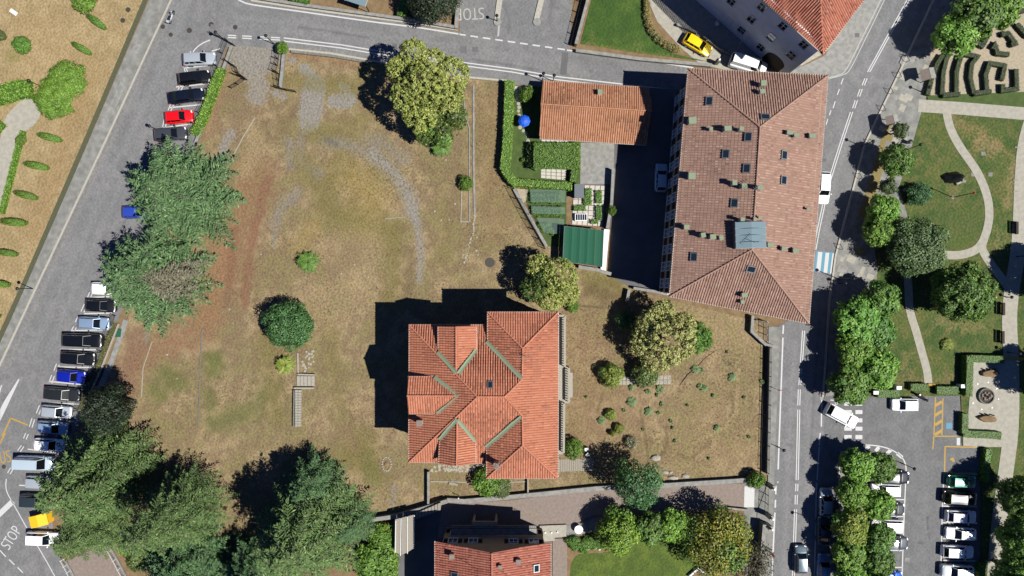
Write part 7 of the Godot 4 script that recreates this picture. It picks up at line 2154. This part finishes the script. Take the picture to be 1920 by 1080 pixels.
	# railings of the brown driveway
	for q in [[116, 1050, 128, 1072, 150, 1120, "white railing on the west side of the brown driveway"], [196, 1018, 214, 1050, 240, 1100, "white railing on the east side of the brown driveway"]]:
		fence_thing("white_railing", q[6], [q[0], q[1], q[2], q[3], q[4], q[5]], 0.9, M.white_metal, 1.6, "railing")
		wall_thing("driveway_kerb", ("pale kerb under the west railing of the brown driveway" if q[0] < 150 else "pale kerb under the east railing of the brown driveway"), [q[0] + 6, q[1] + 2, q[2] + 6, q[3] + 2, q[4] + 6, q[5] + 2], 0.25, 0.25, M.concrete, "kerb", false)
	wall_thing("shadow_wall", "dark garden wall under the shaggy conifers", [210, 1004, 250, 1000, 300, 1000], 0.3, 1.4, M.old_wall)
func stone_mb(px: float, py: float, r: float, h: float) -> MB:
	var o := g(px, py, h * 0.5)
	var b := MB.new()
	var k := rnd(0.85, 1.1)
	b.lathe(Vector3(o.x, 0, o.z), [Vector2(r, 0.0), Vector2(r * k, h * 0.6), Vector2(r * 0.7, h * 0.95), Vector2(0, h)], 9)
	return b
func rock_mb(px: float, py: float, rx: float, rz: float, h: float, turn: float) -> MB:
	var o := g(px, py, h * 0.4)
	var b := MB.new()
	var bs := Basis(Vector3.UP, turn)
	var prev := []
	for l in 4:
		var ring := []
		for k in 9:
			var a := TAU * k / 9.0
			var s: float = [1.0, 1.05, 0.8, 0.4][l] * rnd(0.8, 1.18)
			ring.append(Vector3(o.x, 0, o.z) + bs * Vector3(cos(a) * rx * s, h * [0.0, 0.4, 0.8, 1.0][l] + (rnd(-0.06, 0.06) * h if l > 0 else 0.0), sin(a) * rz * s))
		if l > 0:
			for k in 9: b.quad(prev[(k + 1) % 9], prev[k], ring[k], ring[(k + 1) % 9])
		prev = ring
	for k in 9: b.tri(prev[(k + 1) % 9], prev[k], Vector3(o.x, h * 1.02, o.z))
	return b
func lamp_post(px: float, py: float, h: float, arm: float, turn: float, label: String, group: String, globe := false):
	var t := thing("street_lamp", label, "street lamp", g(px, py), turn, group)
	var b := MB.new()
	b.tube(Vector3(0, 0, 0), Vector3(0, 0.5, 0), 0.09, 0.075, 10)
	b.tube(Vector3(0, 0.5, 0), Vector3(0, h, 0), 0.06, 0.045, 10)
	put("pole", b, M.dark_metal, t)
	if arm > 0.0:
		b = MB.new()
		b.tube(Vector3(0, h - 0.05, 0), Vector3(arm, h + 0.1, 0), 0.035, 0.03, 8)
		put("arm", b, M.dark_metal, t)
	b = MB.new()
	b.lathe(Vector3(arm, h + 0.02, 0), [Vector2(0.08, -0.12), Vector2(0.24, 0.0), Vector2(0.22, 0.08), Vector2(0.08, 0.2), Vector2(0, 0.22)], 12)
	put("lamp_head", b, M.dark_metal, t)
	b = MB.new()
	b.lathe(Vector3(arm, h - 0.12, 0), [Vector2(0, -0.08), Vector2(0.09, -0.04), Vector2(0.1, 0.02)], 10)
	put("lamp_glass", b, M.globe, t)
func build_street_things():
	var G1 := "dark street lamps along the plaza"
	for q in [[1725, 172, 2.2, 0.0, "dark lamp beside the tilted info roof and hedge maze"], [1615, 274, 3.1, 0.0, "dark lamp at the kerb beside the round street tree"], [1701, 280, 3.1, 0.0, "dark lamp behind the round street tree"], [1571, 523, 4.4, 0.0, "tall dark lamp at the zebra crossing on the road"], [1572, 531, 2.0, 0.0, "short dark lamp just below the zebra crossing"], [1537, 980, 5.0, 0.5, "tall dark lamp leaning over the road by the street-shade cars"], [1692, 869, 2.8, 0.0, "dark lamp at the curved hatching of the car park"], [1630, 902, 3.0, 0.0, "dark lamp among the planting strip trees"]]:
		lamp_post(q[0], q[1], q[2], q[3], PI, q[4], G1)
	for q in [[1905, 481, 2.4, "dark lamp at the edge of the wide park path by the lone bench"], [1888, 660, 2.4, "dark lamp at the corner of the fountain court hedge"], [1885, 557, 1.2, "low dark lamp beside the shaded park path"]]:
		lamp_post(q[0], q[1], q[2], 0.0, 0.0, q[3], "dark park lamps")
	for q in [[421, 75, 2.9, "dark lamp at the street corner railing"], [514, 83, 3.2, "dark lamp at the garden entrance shrub"], [1017, 152, 3.4, "dark lamp at the corner of the small house"], [1037, 152, 2.6, "dark lamp beside the roof edge of the small house"], [932, 40, 2.0, "dark sign lamp on the traffic island nose"], [62, 541, 3.0, "dark lamp at the green verge of the west pavement"], [78, 162, 2.6, "dark lamp between the winding path and lobed shrub"], [297, 244, 2.4, "dark lamp beside the half-hidden blue-grey car"], [1459, 838, 2.0, "thin dark lamp on the street pavement by the long wall"]]:
		lamp_post(q[0], q[1], q[2], 0.0, 0.0, q[3], "dark street lamps by the roads")
	# tall pole with red top in the park
	var fp := thing("flagpole", "tall thin dark pole with red top on the park lawn", "pole", g(1785, 370))
	var b := MB.new()
	b.tube(Vector3.ZERO, Vector3(0, 5.6, 0), 0.06, 0.04, 8)
	put("shaft", b, M.dark_metal, fp)
	b = MB.new()
	b.tube(Vector3(0, 4.3, 0), Vector3(0, 4.8, 0), 0.11, 0.11, 8)
	put("band", b, M.red_plastic, fp)
	b = MB.new()
	b.lathe(Vector3(0, 0, 0), [Vector2(0.25, 0), Vector2(0.22, 0.15), Vector2(0, 0.2)], 12)
	put("foot", b, M.concrete, fp)
	# round red sign at the pavement
	var sg := thing("road_sign", "round red road sign on a thin post beside the street edge line", "sign", g(1452, 728))
	b = MB.new()
	b.tube(Vector3.ZERO, Vector3(0, 2.2, 0), 0.03, 0.03, 8)
	put("post", b, M.grey_metal, sg)
	b = MB.new()
	b.tube(Vector3(0, 2.0, -0.04), Vector3(0, 2.0, 0.0), 0.3, 0.3, 20)
	put("plate", b, M.red_plastic, sg)
	# barrier hoops along the kerb
	for k in 8:
		var f := k / 7.0
		var q := [1697, 114]
		var x: float = [1697, 1682, 1667, 1653, 1629, 1609, 1573, 1560][k]
		var y: float = [112, 142, 172, 204, 268, 331, 463, 530][k]
		var t := thing("kerb_hoop", "low dark metal hoop barrier at the plaza kerb", "barrier", g(x, y, 0.1) * Vector3(1, 0, 1) + Vector3(0, 0.12, 0), -1.1, "low hoop barriers along the kerb")
		for s in [-0.4, 0.4]:
			b = MB.new()
			b.tube(Vector3(s, 0, 0), Vector3(s, 0.75, 0), 0.035, 0.035, 6)
			put("leg", b, M.dark_metal, t)
		b = MB.new()
		b.tube(Vector3(-0.42, 0.75, 0), Vector3(0.42, 0.75, 0), 0.035, 0.035, 6)
		put("rail", b, M.dark_metal, t)
	# tilted info shelters
	for q in [[1744, 140, 2.0, 1.5, 0.25, "pitched brown info shelter beside the hedge maze"], [1677, 226, 1.7, 1.3, 0.2, "small brown info shelter beside the tiny street tree"]]:
		var t := thing("info_shelter", q[5], "shelter", g(q[0] - 6, q[1], 1.8) * Vector3(1, 0, 1) + Vector3(0, 0.1, 0), q[4])
		for s in [-1, 1]:
			b = MB.new()
			b.box(Vector3(s * q[2] * 0.25, 2.12, 0), Vector3(q[2] * 0.54, 0.05, q[3]), Basis(Vector3(0, 0, 1), -s * 0.45))
			put("roof_half", b, M.pink_paving if s < 0 else M.concrete, t)
			b = MB.new()
			b.tube(Vector3(0, 0, s * q[3] * 0.4), Vector3(0, 2.1, s * q[3] * 0.4), 0.05, 0.05, 8)
			put("post", b, M.dark_wood, t)
		b = MB.new()
		b.box(Vector3(0, 1.3, 0), Vector3(0.05, 0.9, q[3] * 0.78))
		put("panel", b, M.white_plastic, t)
	# benches
	for q in [[1901, 428, "dark bench beside the wide park path alone by the lawn"], [1876, 579, "dark bench on the shaded park path by the low lamp"], [1875, 632, "dark bench on the shaded park path nearer the fountain hedge"]]:
		var t := thing("park_bench", q[2], "bench", g(q[0], q[1]) + Vector3(0, 0.09, 0), PI / 2, "dark park benches")
		for k in 4:
			b = MB.new()
			b.box(Vector3(0, 0.45, -0.22 + k * 0.14), Vector3(1.75, 0.04, 0.12))
			put("seat_slat", b, M.dark_wood, t)
		for k in 3:
			b = MB.new()
			b.box(Vector3(0, 0.58 + k * 0.14, -0.31 - k * 0.03), Vector3(1.75, 0.12, 0.04))
			put("back_slat", b, M.dark_wood, t)
		for s in [-0.7, 0.7]:
			b = MB.new()
			b.box(Vector3(s, 0.22, 0), Vector3(0.08, 0.44, 0.5))
			b.box(Vector3(s, 0.66, -0.36), Vector3(0.08, 0.5, 0.06))
			put("leg", b, M.dark_metal, t)
	# fountain court
	var f := thing("fountain", "round dark fountain basin in the pale court between two boulders", "fountain", g(1846, 742) + Vector3(0, 0.13, 0))
	b = MB.new()
	b.lathe(Vector3.ZERO, [Vector2(1.12, 0), Vector2(1.12, 0.32), Vector2(1.08, 0.36), Vector2(0.96, 0.36), Vector2(0.94, 0.12)], 28)
	put("rim", b, M.old_wall, f)
	b = MB.new()
	b.lathe(Vector3.ZERO, [Vector2(0.94, 0.2), Vector2(0, 0.2)], 28)
	put("water", b, M.dark_wood, f)
	for k in 12:
		b = MB.new()
		var a := TAU * k / 12.0
		b.lathe(Vector3(cos(a) * rnd(0.2, 0.75), 0.18, sin(a) * rnd(0.2, 0.75)), [Vector2(0.18, 0), Vector2(0.14, 0.16), Vector2(0, 0.22)], 6)
		put("stone", b, M.pink_paving, f)
	b = MB.new()
	b.tube(Vector3(0, 0.2, 0), Vector3(0, 0.9, 0), 0.08, 0.05, 8)
	put("spout", b, M.dark_metal, f)
	for k in 8:
		var a := TAU * (k + 0.3) / 8.0
		var s := put("ground_light", stone_mb(1846 + cos(a) * 26, 742 + sin(a) * 26, 0.13, 0.2), M.white_plastic)
		tag(s, "small white ground light in the ring round the fountain", "light", "white ground lights round the fountain")
	for q in [[1855, 700, "long brown boulder bench above the fountain"], [1851, 785, "long brown boulder bench below the fountain"]]:
		var t := thing("boulder_bench", q[2], "boulder", g(q[0], q[1], 0.3) * Vector3(1, 0, 1) + Vector3(0, 0.13, 0), rnd(-0.1, 0.1), "boulder benches by the fountain")
		b = MB.new()
		var ring := []
		for k in 10:
			var a := TAU * k / 10.0
			ring.append(Vector3(cos(a) * 1.35 * rnd(0.85, 1.1), 0, sin(a) * 0.5 * rnd(0.85, 1.15)))
		for k in 10:
			var p0: Vector3 = ring[k]; var p1: Vector3 = ring[(k + 1) % 10]
			b.quad(p1, p0, p0 * 0.9 + Vector3(0, 0.5, 0), p1 * 0.9 + Vector3(0, 0.5, 0))
			b.tri(p1 * 0.9 + Vector3(0, 0.5, 0), p0 * 0.9 + Vector3(0, 0.5, 0), Vector3(0, 0.6, 0))
		put("rock", b, M.earth, t)
		for s in 3:
			b = MB.new()
			b.box(Vector3(-0.7 + s * 0.7, 0.25, -0.55), Vector3(0.14, 0.5, 0.14))
			put("support", b, M.dark_wood, t)
	# dark monument in the park
	var mo := thing("monument", "dark rough rock monument on the park lawn beside the curved path", "monument", g(1790, 332, 0.8) * Vector3(1, 0, 1) + Vector3(0, 0.09, 0))
	b = MB.new()
	var prev := []
	for l in 5:
		var ring := []
		for k in 11:
			var a := TAU * k / 11.0
			var rr := (1.0 - l * 0.2) * rnd(0.8, 1.15)
			ring.append(Vector3(cos(a) * 1.5 * rr + l * 0.12, l * 0.42 + (rnd(-0.08, 0.08) if l > 0 else 0.0), sin(a) * 0.95 * rr))
		if l > 0:
			for k in 11: b.quad(prev[(k + 1) % 11], prev[k], ring[k], ring[(k + 1) % 11])
		prev = ring
	for k in 11: b.tri(prev[(k + 1) % 11], prev[k], Vector3(0.5, 1.85, 0))
	put("rock", b, M.dark_metal, mo)
	b = MB.new()
	b.box(Vector3(0.9, 0.2, 0.3), Vector3(1.2, 0.4, 1.1), Basis(Vector3.UP, 0.4), 0.05)
	put("plinth", b, M.stone, mo)
	b = MB.new()
	b.box(Vector3(1.45, 0.5, 0.55), Vector3(0.5, 0.05, 0.35), Basis(Vector3(1, 0, 0), 0.5))
	put("plaque", b, M.grey_metal, mo)
	for q in [[1694, 357, "pale litter bin beside the round dark clipped bush"], [1700, 268, "dark litter bin on the plaza slabs near the path"]]:
		var t := thing("litter_bin", q[2], "litter bin", g(q[0], q[1]) + Vector3(0, 0.12, 0))
		b = MB.new()
		b.lathe(Vector3.ZERO, [Vector2(0.22, 0), Vector2(0.28, 0.75), Vector2(0.24, 0.78), Vector2(0.2, 0.7)], 12)
		put("bin_body", b, M.grey_metal, t)
		b = MB.new()
		b.lathe(Vector3(0, 0.85, 0), [Vector2(0.3, 0), Vector2(0.25, 0.1), Vector2(0, 0.16)], 12)
		put("lid", b, M.dark_metal, t)
	for q in [[1801, 723, "white box on the hedge corner by the path end"], [1681, 726, "white notice box behind the oval hedge"], [1638, 735, "dark electric box left of the oval hedge"]]:
		var t := thing("utility_box", q[2], "box", g(q[0], q[1], 0.6) * Vector3(1, 0, 1) + Vector3(0, 0.08, 0))
		b = MB.new()
		b.box(Vector3(0, 0.55, 0), Vector3(0.6, 1.1, 0.4), Basis.IDENTITY, 0.03)
		put("cabinet", b, M.white_plastic if q[0] > 1650 else M.dark_metal, t)
		b = MB.new()
		b.box(Vector3(0, 1.14, 0), Vector3(0.68, 0.06, 0.48))
		put("cover", b, M.grey_metal, t)
	wall_thing("yellow_barrier", "yellow and brown wooden barrier at the end of the narrow path", [1741, 721, 1754, 722], 0.3, 0.35, M.yellow_paint, "barrier", false)
	wall_thing("yellow_barrier", "yellow kerb between hedge end and the wide path", [1880, 671, 1920, 673], 0.3, 0.35, M.yellow_paint, "barrier", false)
	for q in [[1905, 338, "short pale timber beside the wide path, farther from the bench"], [1905, 359, "short pale timber beside the wide path, nearer the bench"], [1908, 276, "pale timber by the wide path at the dry patch"]]:
		wall_thing("timber_edge", q[2], [q[0] - 5, q[1], q[0] + 5, q[1]], 0.14, 0.2, M.wood, "timber", false)
	for q in [[1825, 327, "square stone cover in the lawn beside the curved path"], [1857, 327, "square stone cover in the lawn right of the curved path"], [1844, 288, "square stone cover in the dry patch of the park lawn"]]:
		wall_thing("stone_cover", q[2], [q[0] - 4, q[1], q[0] + 4, q[1]], 0.55, 0.12, M.pavement, "cover", false)
func build_small_things():
	# row of white stones leading from the edging
	var k := 0
	for q in curve([890, 404, 888, 420, 887, 438, 880, 455, 876, 475, 870, 494], 4):
		pass
	var pts := curve([890, 404, 888, 420, 887, 438, 880, 455, 876, 475, 870, 494], 5)
	for j in range(0, pts.size(), 2):
		var s := put("white_stone", stone_mb(pts[j] + rnd(-1.2, 1.2), pts[j + 1], rnd(0.09, 0.16), 0.1), M.stone)
		tag(s, "small white stone in the winding row on the straw lawn", "stone", "white stones in a winding row")
	for q in [[894, 445], [893, 470], [896, 478], [873, 482], [876, 486], [868, 478], [827, 413], [842, 412], [836, 300], [853, 382], [815, 396], [489, 477], [664, 496], [640, 513], [485, 444], [430, 580], [437, 606], [905, 508], [690, 520], [313, 665], [332, 710]]:
		var s := put("loose_stone", stone_mb(q[0], q[1], rnd(0.08, 0.16), 0.1), M.stone)
		tag(s, "loose pale stone lying on the dry villa lawn", "stone", "loose stones on the villa lawn")
	var mh := put("manhole_cover", put_disc(918.5, 492, 0.68, 0.07), M.iron_cover)
	tag(mh, "round brown manhole cover on the straw lawn near the yellow-green tree", "manhole cover")
	var rs := thing("stone_ring", "oval ring of pale stones with a heap inside on the lawn", "stone ring", g(725, 870))
	for j in 16:
		var a := TAU * j / 16.0
		var b := MB.new()
		b.lathe(Vector3(cos(a) * 0.62, 0.03, sin(a) * 0.95), [Vector2(0.13, 0), Vector2(0.12, 0.08), Vector2(0, 0.13)], 6)
		put("stone", b, M.stone, rs)
	var hb := MB.new()
	hb.lathe(Vector3(0, 0.02, 0), [Vector2(0.4, 0), Vector2(0.25, 0.14), Vector2(0, 0.2)], 10)
	put("heap", hb, M.earth, rs)
	# rocks in the east lawn
	for q in [[1230, 859, 0.75, "flat pale rock under a dry twig on the east lawn"], [1234, 894, 0.35, "pale rock beside the leaning tree's crown"], [1248, 886, 0.4, "rock in the cluster by the long wall"], [1262, 896, 0.6, "upright curved pale rock by the long wall"], [1286, 893, 0.55, "tall pale rock standing by the long wall"], [1258, 886, 0.3, "small rock in the cluster by the long wall"]]:
		var b := rock_mb(q[0], q[1], q[2] * rnd(0.9, 1.2), q[2] * rnd(0.45, 0.65), q[2] * 0.55, rnd(-0.6, 0.6))
		var s := put("garden_rock", b, M.stone)
		tag(s, q[3], "rock", "rocks by the long wall")
	# fallen branches
	for q in [[1275, 722, 1290, 702, 1305, 690, 1322, 672, 1345, 655, "long bare fallen branch on the east lawn"], [1355, 674, 1362, 680, 1370, 683, 1371, 681, 1374, 681, "short bare twig on the east lawn"]]:
		var t := thing("fallen_branch", q[10], "branch", g(q[4], q[5]))
		var b := MB.new()
		b.col = Color(0.12, 0.09, 0.07)
		for j in 4: b.tube(g(q[j * 2], q[j * 2 + 1]) - t.position + Vector3(0, 0.06 + 0.1 * (j % 2), 0), g(q[j * 2 + 2], q[j * 2 + 3]) - t.position + Vector3(0, 0.06 + 0.1 * ((j + 1) % 2), 0), 0.06 - j * 0.01, 0.05 - j * 0.01, 6)
		put("bough", b, M.bark, t)
		b = MB.new()
		b.col = Color(0.12, 0.09, 0.07)
		for j in 6: b.tube(g(q[4], q[5]) - t.position + Vector3(rnd(-0.4, 0.4), 0.08, rnd(-0.4, 0.4)), g(q[4], q[5]) - t.position + Vector3(rnd(-1, 1), rnd(0.05, 0.4), rnd(-1, 1)), 0.02, 0.008, 4)
		put("twigs", b, M.bark, t)
	# white chairs by the plank path
	for q in [[1099, 841], [1101, 851]]:
		var ch := thing("garden_chair", "white plastic chair in the tree shade beside the plank path", "chair", g(q[0], q[1]), rnd(0, 3), "white chairs by the plank path")
		var b := MB.new()
		b.box(Vector3(0, 0.42, 0), Vector3(0.5, 0.05, 0.5))
		put("seat", b, M.white_plastic, ch)
		b = MB.new()
		b.box(Vector3(0, 0.68, -0.24), Vector3(0.5, 0.48, 0.04))
		put("backrest", b, M.white_plastic, ch)
		for l in [[-1, -1], [1, -1], [1, 1], [-1, 1]]:
			b = MB.new()
			b.tube(Vector3(l[0] * 0.22, 0, l[1] * 0.22), Vector3(l[0] * 0.22, 0.42, l[1] * 0.22), 0.02, 0.02, 6)
			put("leg", b, M.white_plastic, ch)
	var od := thing("orange_dome", "small orange tiled hutch beside the bright hedge strip", "hutch", g(726, 988))
	var b2 := MB.new()
	b2.box(Vector3(0, 0.4, 0), Vector3(0.9, 0.8, 0.9))
	put("wall", b2, M.pink_wall, od)
	for s in [-1, 1]:
		b2 = MB.new()
		b2.box(Vector3(0, 0.95, s * 0.26), Vector3(1.1, 0.06, 0.62), Basis(Vector3(1, 0, 0), s * 0.4))
		put("roof_half", b2, M.orange_tile, od)
	var pw := thing("paper_sheet", "small white and blue scrap lying on the dry park lawn", "litter", g(26, 23) + Vector3(0, 0.03, 0), -0.6)
	b2 = MB.new()
	b2.box(Vector3(0, 0.03, 0), Vector3(1.1, 0.04, 0.5))
	put("sheet", b2, M.white_plastic, pw)
	# pale trampoline-sized well cover and post near the south wall
	var lp := thing("thin_post", "thin white-topped post at the curved wall south of the villa", "post", g(861, 929))
	b2 = MB.new()
	b2.tube(Vector3.ZERO, Vector3(0, 1.3, 0), 0.05, 0.05, 8)
	put("shaft", b2, M.old_wall, lp)
	b2 = MB.new()
	b2.lathe(Vector3(0, 1.3, 0), [Vector2(0.09, 0), Vector2(0.09, 0.08), Vector2(0, 0.14)], 10)
	put("cap", b2, M.white_plastic, lp)
	# people
	person(1443, 1034, "person in a red top and pale trousers walking along the street pavement", [Color(0.55, 0.05, 0.06), Color(0.62, 0.58, 0.52)], 1.5)
func person(px: float, py: float, label: String, wear: Array, turn: float):
	# one smooth skin around tapered bones: surface nets on a 3 cm grid
	var at := g(px, py, 0.1)
	var t := thing("person", label, "person", Vector3(at.x, 0.10, at.z), turn)
	var skin := Color(0.50, 0.31, 0.22)
	var bones := [
		[Vector3(0, 0.98, 0), Vector3(0, 1.38, 0.01), 0.14, 0.15, 0], [Vector3(-0.13, 1.40, 0), Vector3(0.13, 1.40, 0), 0.085, 0.085, 0], [Vector3(0, 1.42, 0), Vector3(0, 1.54, 0.01), 0.055, 0.05, 2],
		[Vector3(0, 1.60, 0.015), Vector3(0, 1.66, 0.01), 0.092, 0.1, 2], [Vector3(0, 1.585, 0.10), Vector3(0, 1.61, 0.09), 0.018, 0.014, 2],
		[Vector3(-0.09, 0.93, 0), Vector3(-0.10, 0.50, 0.10), 0.095, 0.062, 1], [Vector3(-0.10, 0.50, 0.10), Vector3(-0.10, 0.09, -0.02), 0.06, 0.042, 1], [Vector3(-0.10, 0.05, -0.03), Vector3(-0.11, 0.04, 0.14), 0.045, 0.038, 3],
		[Vector3(0.09, 0.93, 0), Vector3(0.10, 0.50, -0.04), 0.095, 0.062, 1], [Vector3(0.10, 0.50, -0.04), Vector3(0.10, 0.09, -0.24), 0.06, 0.042, 1], [Vector3(0.10, 0.05, -0.25), Vector3(0.11, 0.04, -0.08), 0.045, 0.038, 3],
		[Vector3(-0.18, 1.38, 0), Vector3(-0.24, 1.12, -0.05), 0.055, 0.042, 0], [Vector3(-0.24, 1.12, -0.05), Vector3(-0.24, 0.90, 0.06), 0.04, 0.03, 2], [Vector3(-0.24, 0.88, 0.07), Vector3(-0.235, 0.78, 0.11), 0.034, 0.022, 2],
		[Vector3(0.18, 1.38, 0), Vector3(0.24, 1.12, 0.03), 0.055, 0.042, 0], [Vector3(0.24, 1.12, 0.03), Vector3(0.24, 0.90, 0.14), 0.04, 0.03, 2], [Vector3(0.24, 0.88, 0.15), Vector3(0.235, 0.78, 0.19), 0.034, 0.022, 2]]
	var cell := 0.03
	var lo := Vector3(-0.36, -0.02, -0.36)
	var nx := 24; var ny := 61; var nz := 24
	var val := PackedFloat32Array()
	val.resize(nx * ny * nz)
	val.fill(1.0)
	for q in bones:
		var a: Vector3 = q[0]; var b: Vector3 = q[1]
		var r: float = max(q[2], q[3]) + 0.1
		var i0 := ((a.min(b) - Vector3.ONE * r - lo) / cell).floor().max(Vector3.ZERO)
		var i1 := ((a.max(b) + Vector3.ONE * r - lo) / cell).ceil().min(Vector3(nx - 1, ny - 1, nz - 1))
		var ab := b - a
		for x in range(int(i0.x), int(i1.x) + 1):
			for y in range(int(i0.y), int(i1.y) + 1):
				for z in range(int(i0.z), int(i1.z) + 1):
					var p := lo + Vector3(x, y, z) * cell
					var h: float = clamp((p - a).dot(ab) / max(ab.length_squared(), 1e-6), 0.0, 1.0)
					var d: float = (p - a - ab * h).length() - lerp(q[2], q[3], h)
					var k := (x * ny + y) * nz + z
					var o := val[k]
					var s: float = max(0.03 - abs(o - d), 0.0) / 0.03
					val[k] = min(o, d) - s * s * 0.03 * 0.25
	var idx := {}
	var mb := MB.new()
	for x in nx - 1:
		for y in ny - 1:
			for z in nz - 1:
				var inside := 0
				for c in 8:
					if val[((x + (c & 1)) * ny + y + ((c >> 1) & 1)) * nz + z + (c >> 2)] < 0.0: inside += 1
				if inside == 0 or inside == 8: continue
				var sum := Vector3.ZERO
				var n := 0
				for e in [[0, 1], [2, 3], [4, 5], [6, 7], [0, 2], [1, 3], [4, 6], [5, 7], [0, 4], [1, 5], [2, 6], [3, 7]]:
					var p0 := Vector3(x + (e[0] & 1), y + ((e[0] >> 1) & 1), z + (e[0] >> 2))
					var p1 := Vector3(x + (e[1] & 1), y + ((e[1] >> 1) & 1), z + (e[1] >> 2))
					var v0 := val[(int(p0.x) * ny + int(p0.y)) * nz + int(p0.z)]
					var v1 := val[(int(p1.x) * ny + int(p1.y)) * nz + int(p1.z)]
					if (v0 < 0.0) != (v1 < 0.0):
						sum += p0.lerp(p1, v0 / (v0 - v1))
						n += 1
				idx[Vector3i(x, y, z)] = lo + sum / n * cell
	var tone := func(p: Vector3) -> Color:
		var best := 1e9
		var w := 0
		for q in bones:
			var cp: Vector3 = Geometry3D.get_closest_point_to_segment(p, q[0], q[1])
			var d: float = p.distance_to(cp) - q[2]
			if d < best:
				best = d
				w = q[4]
		return [wear[0], wear[1], skin, Color(0.08, 0.07, 0.07)][w]
	for c in idx:
		for ax in 3:
			var u := Vector3i.ZERO; var v := Vector3i.ZERO; var w := Vector3i.ZERO
			w[ax] = 1; u[(ax + 1) % 3] = 1; v[(ax + 2) % 3] = 1
			var c0: Vector3i = c
			var e := c0 + w
			var k0 := (c0.x * ny + c0.y) * nz + c0.z
			if e.x >= nx or e.y >= ny or e.z >= nz: continue
			var k1 := (e.x * ny + e.y) * nz + e.z
			if (val[k0] < 0.0) == (val[k1] < 0.0): continue
			if not (idx.has(c0 - u) and idx.has(c0 - v) and idx.has(c0 - u - v)): continue
			var q := [idx[c0 - u - v], idx[c0 - v], idx[c0], idx[c0 - u]]
			mb.col = tone.call((q[0] + q[2]) * 0.5)
			if val[k0] < 0.0: mb.quad(q[0], q[1], q[2], q[3])
			else: mb.quad(q[3], q[2], q[1], q[0])
	put("body", mb, M.skin, t)
	var hr := MB.new()
	hr.col = Color(0.07, 0.05, 0.04)
	hr.lathe(Vector3(0, 1.62, -0.012), [Vector2(0.104, -0.03), Vector2(0.11, 0.04), Vector2(0.085, 0.11), Vector2(0.04, 0.145), Vector2(0, 0.152)], 14)
	put("hair", hr, M.skin, t)
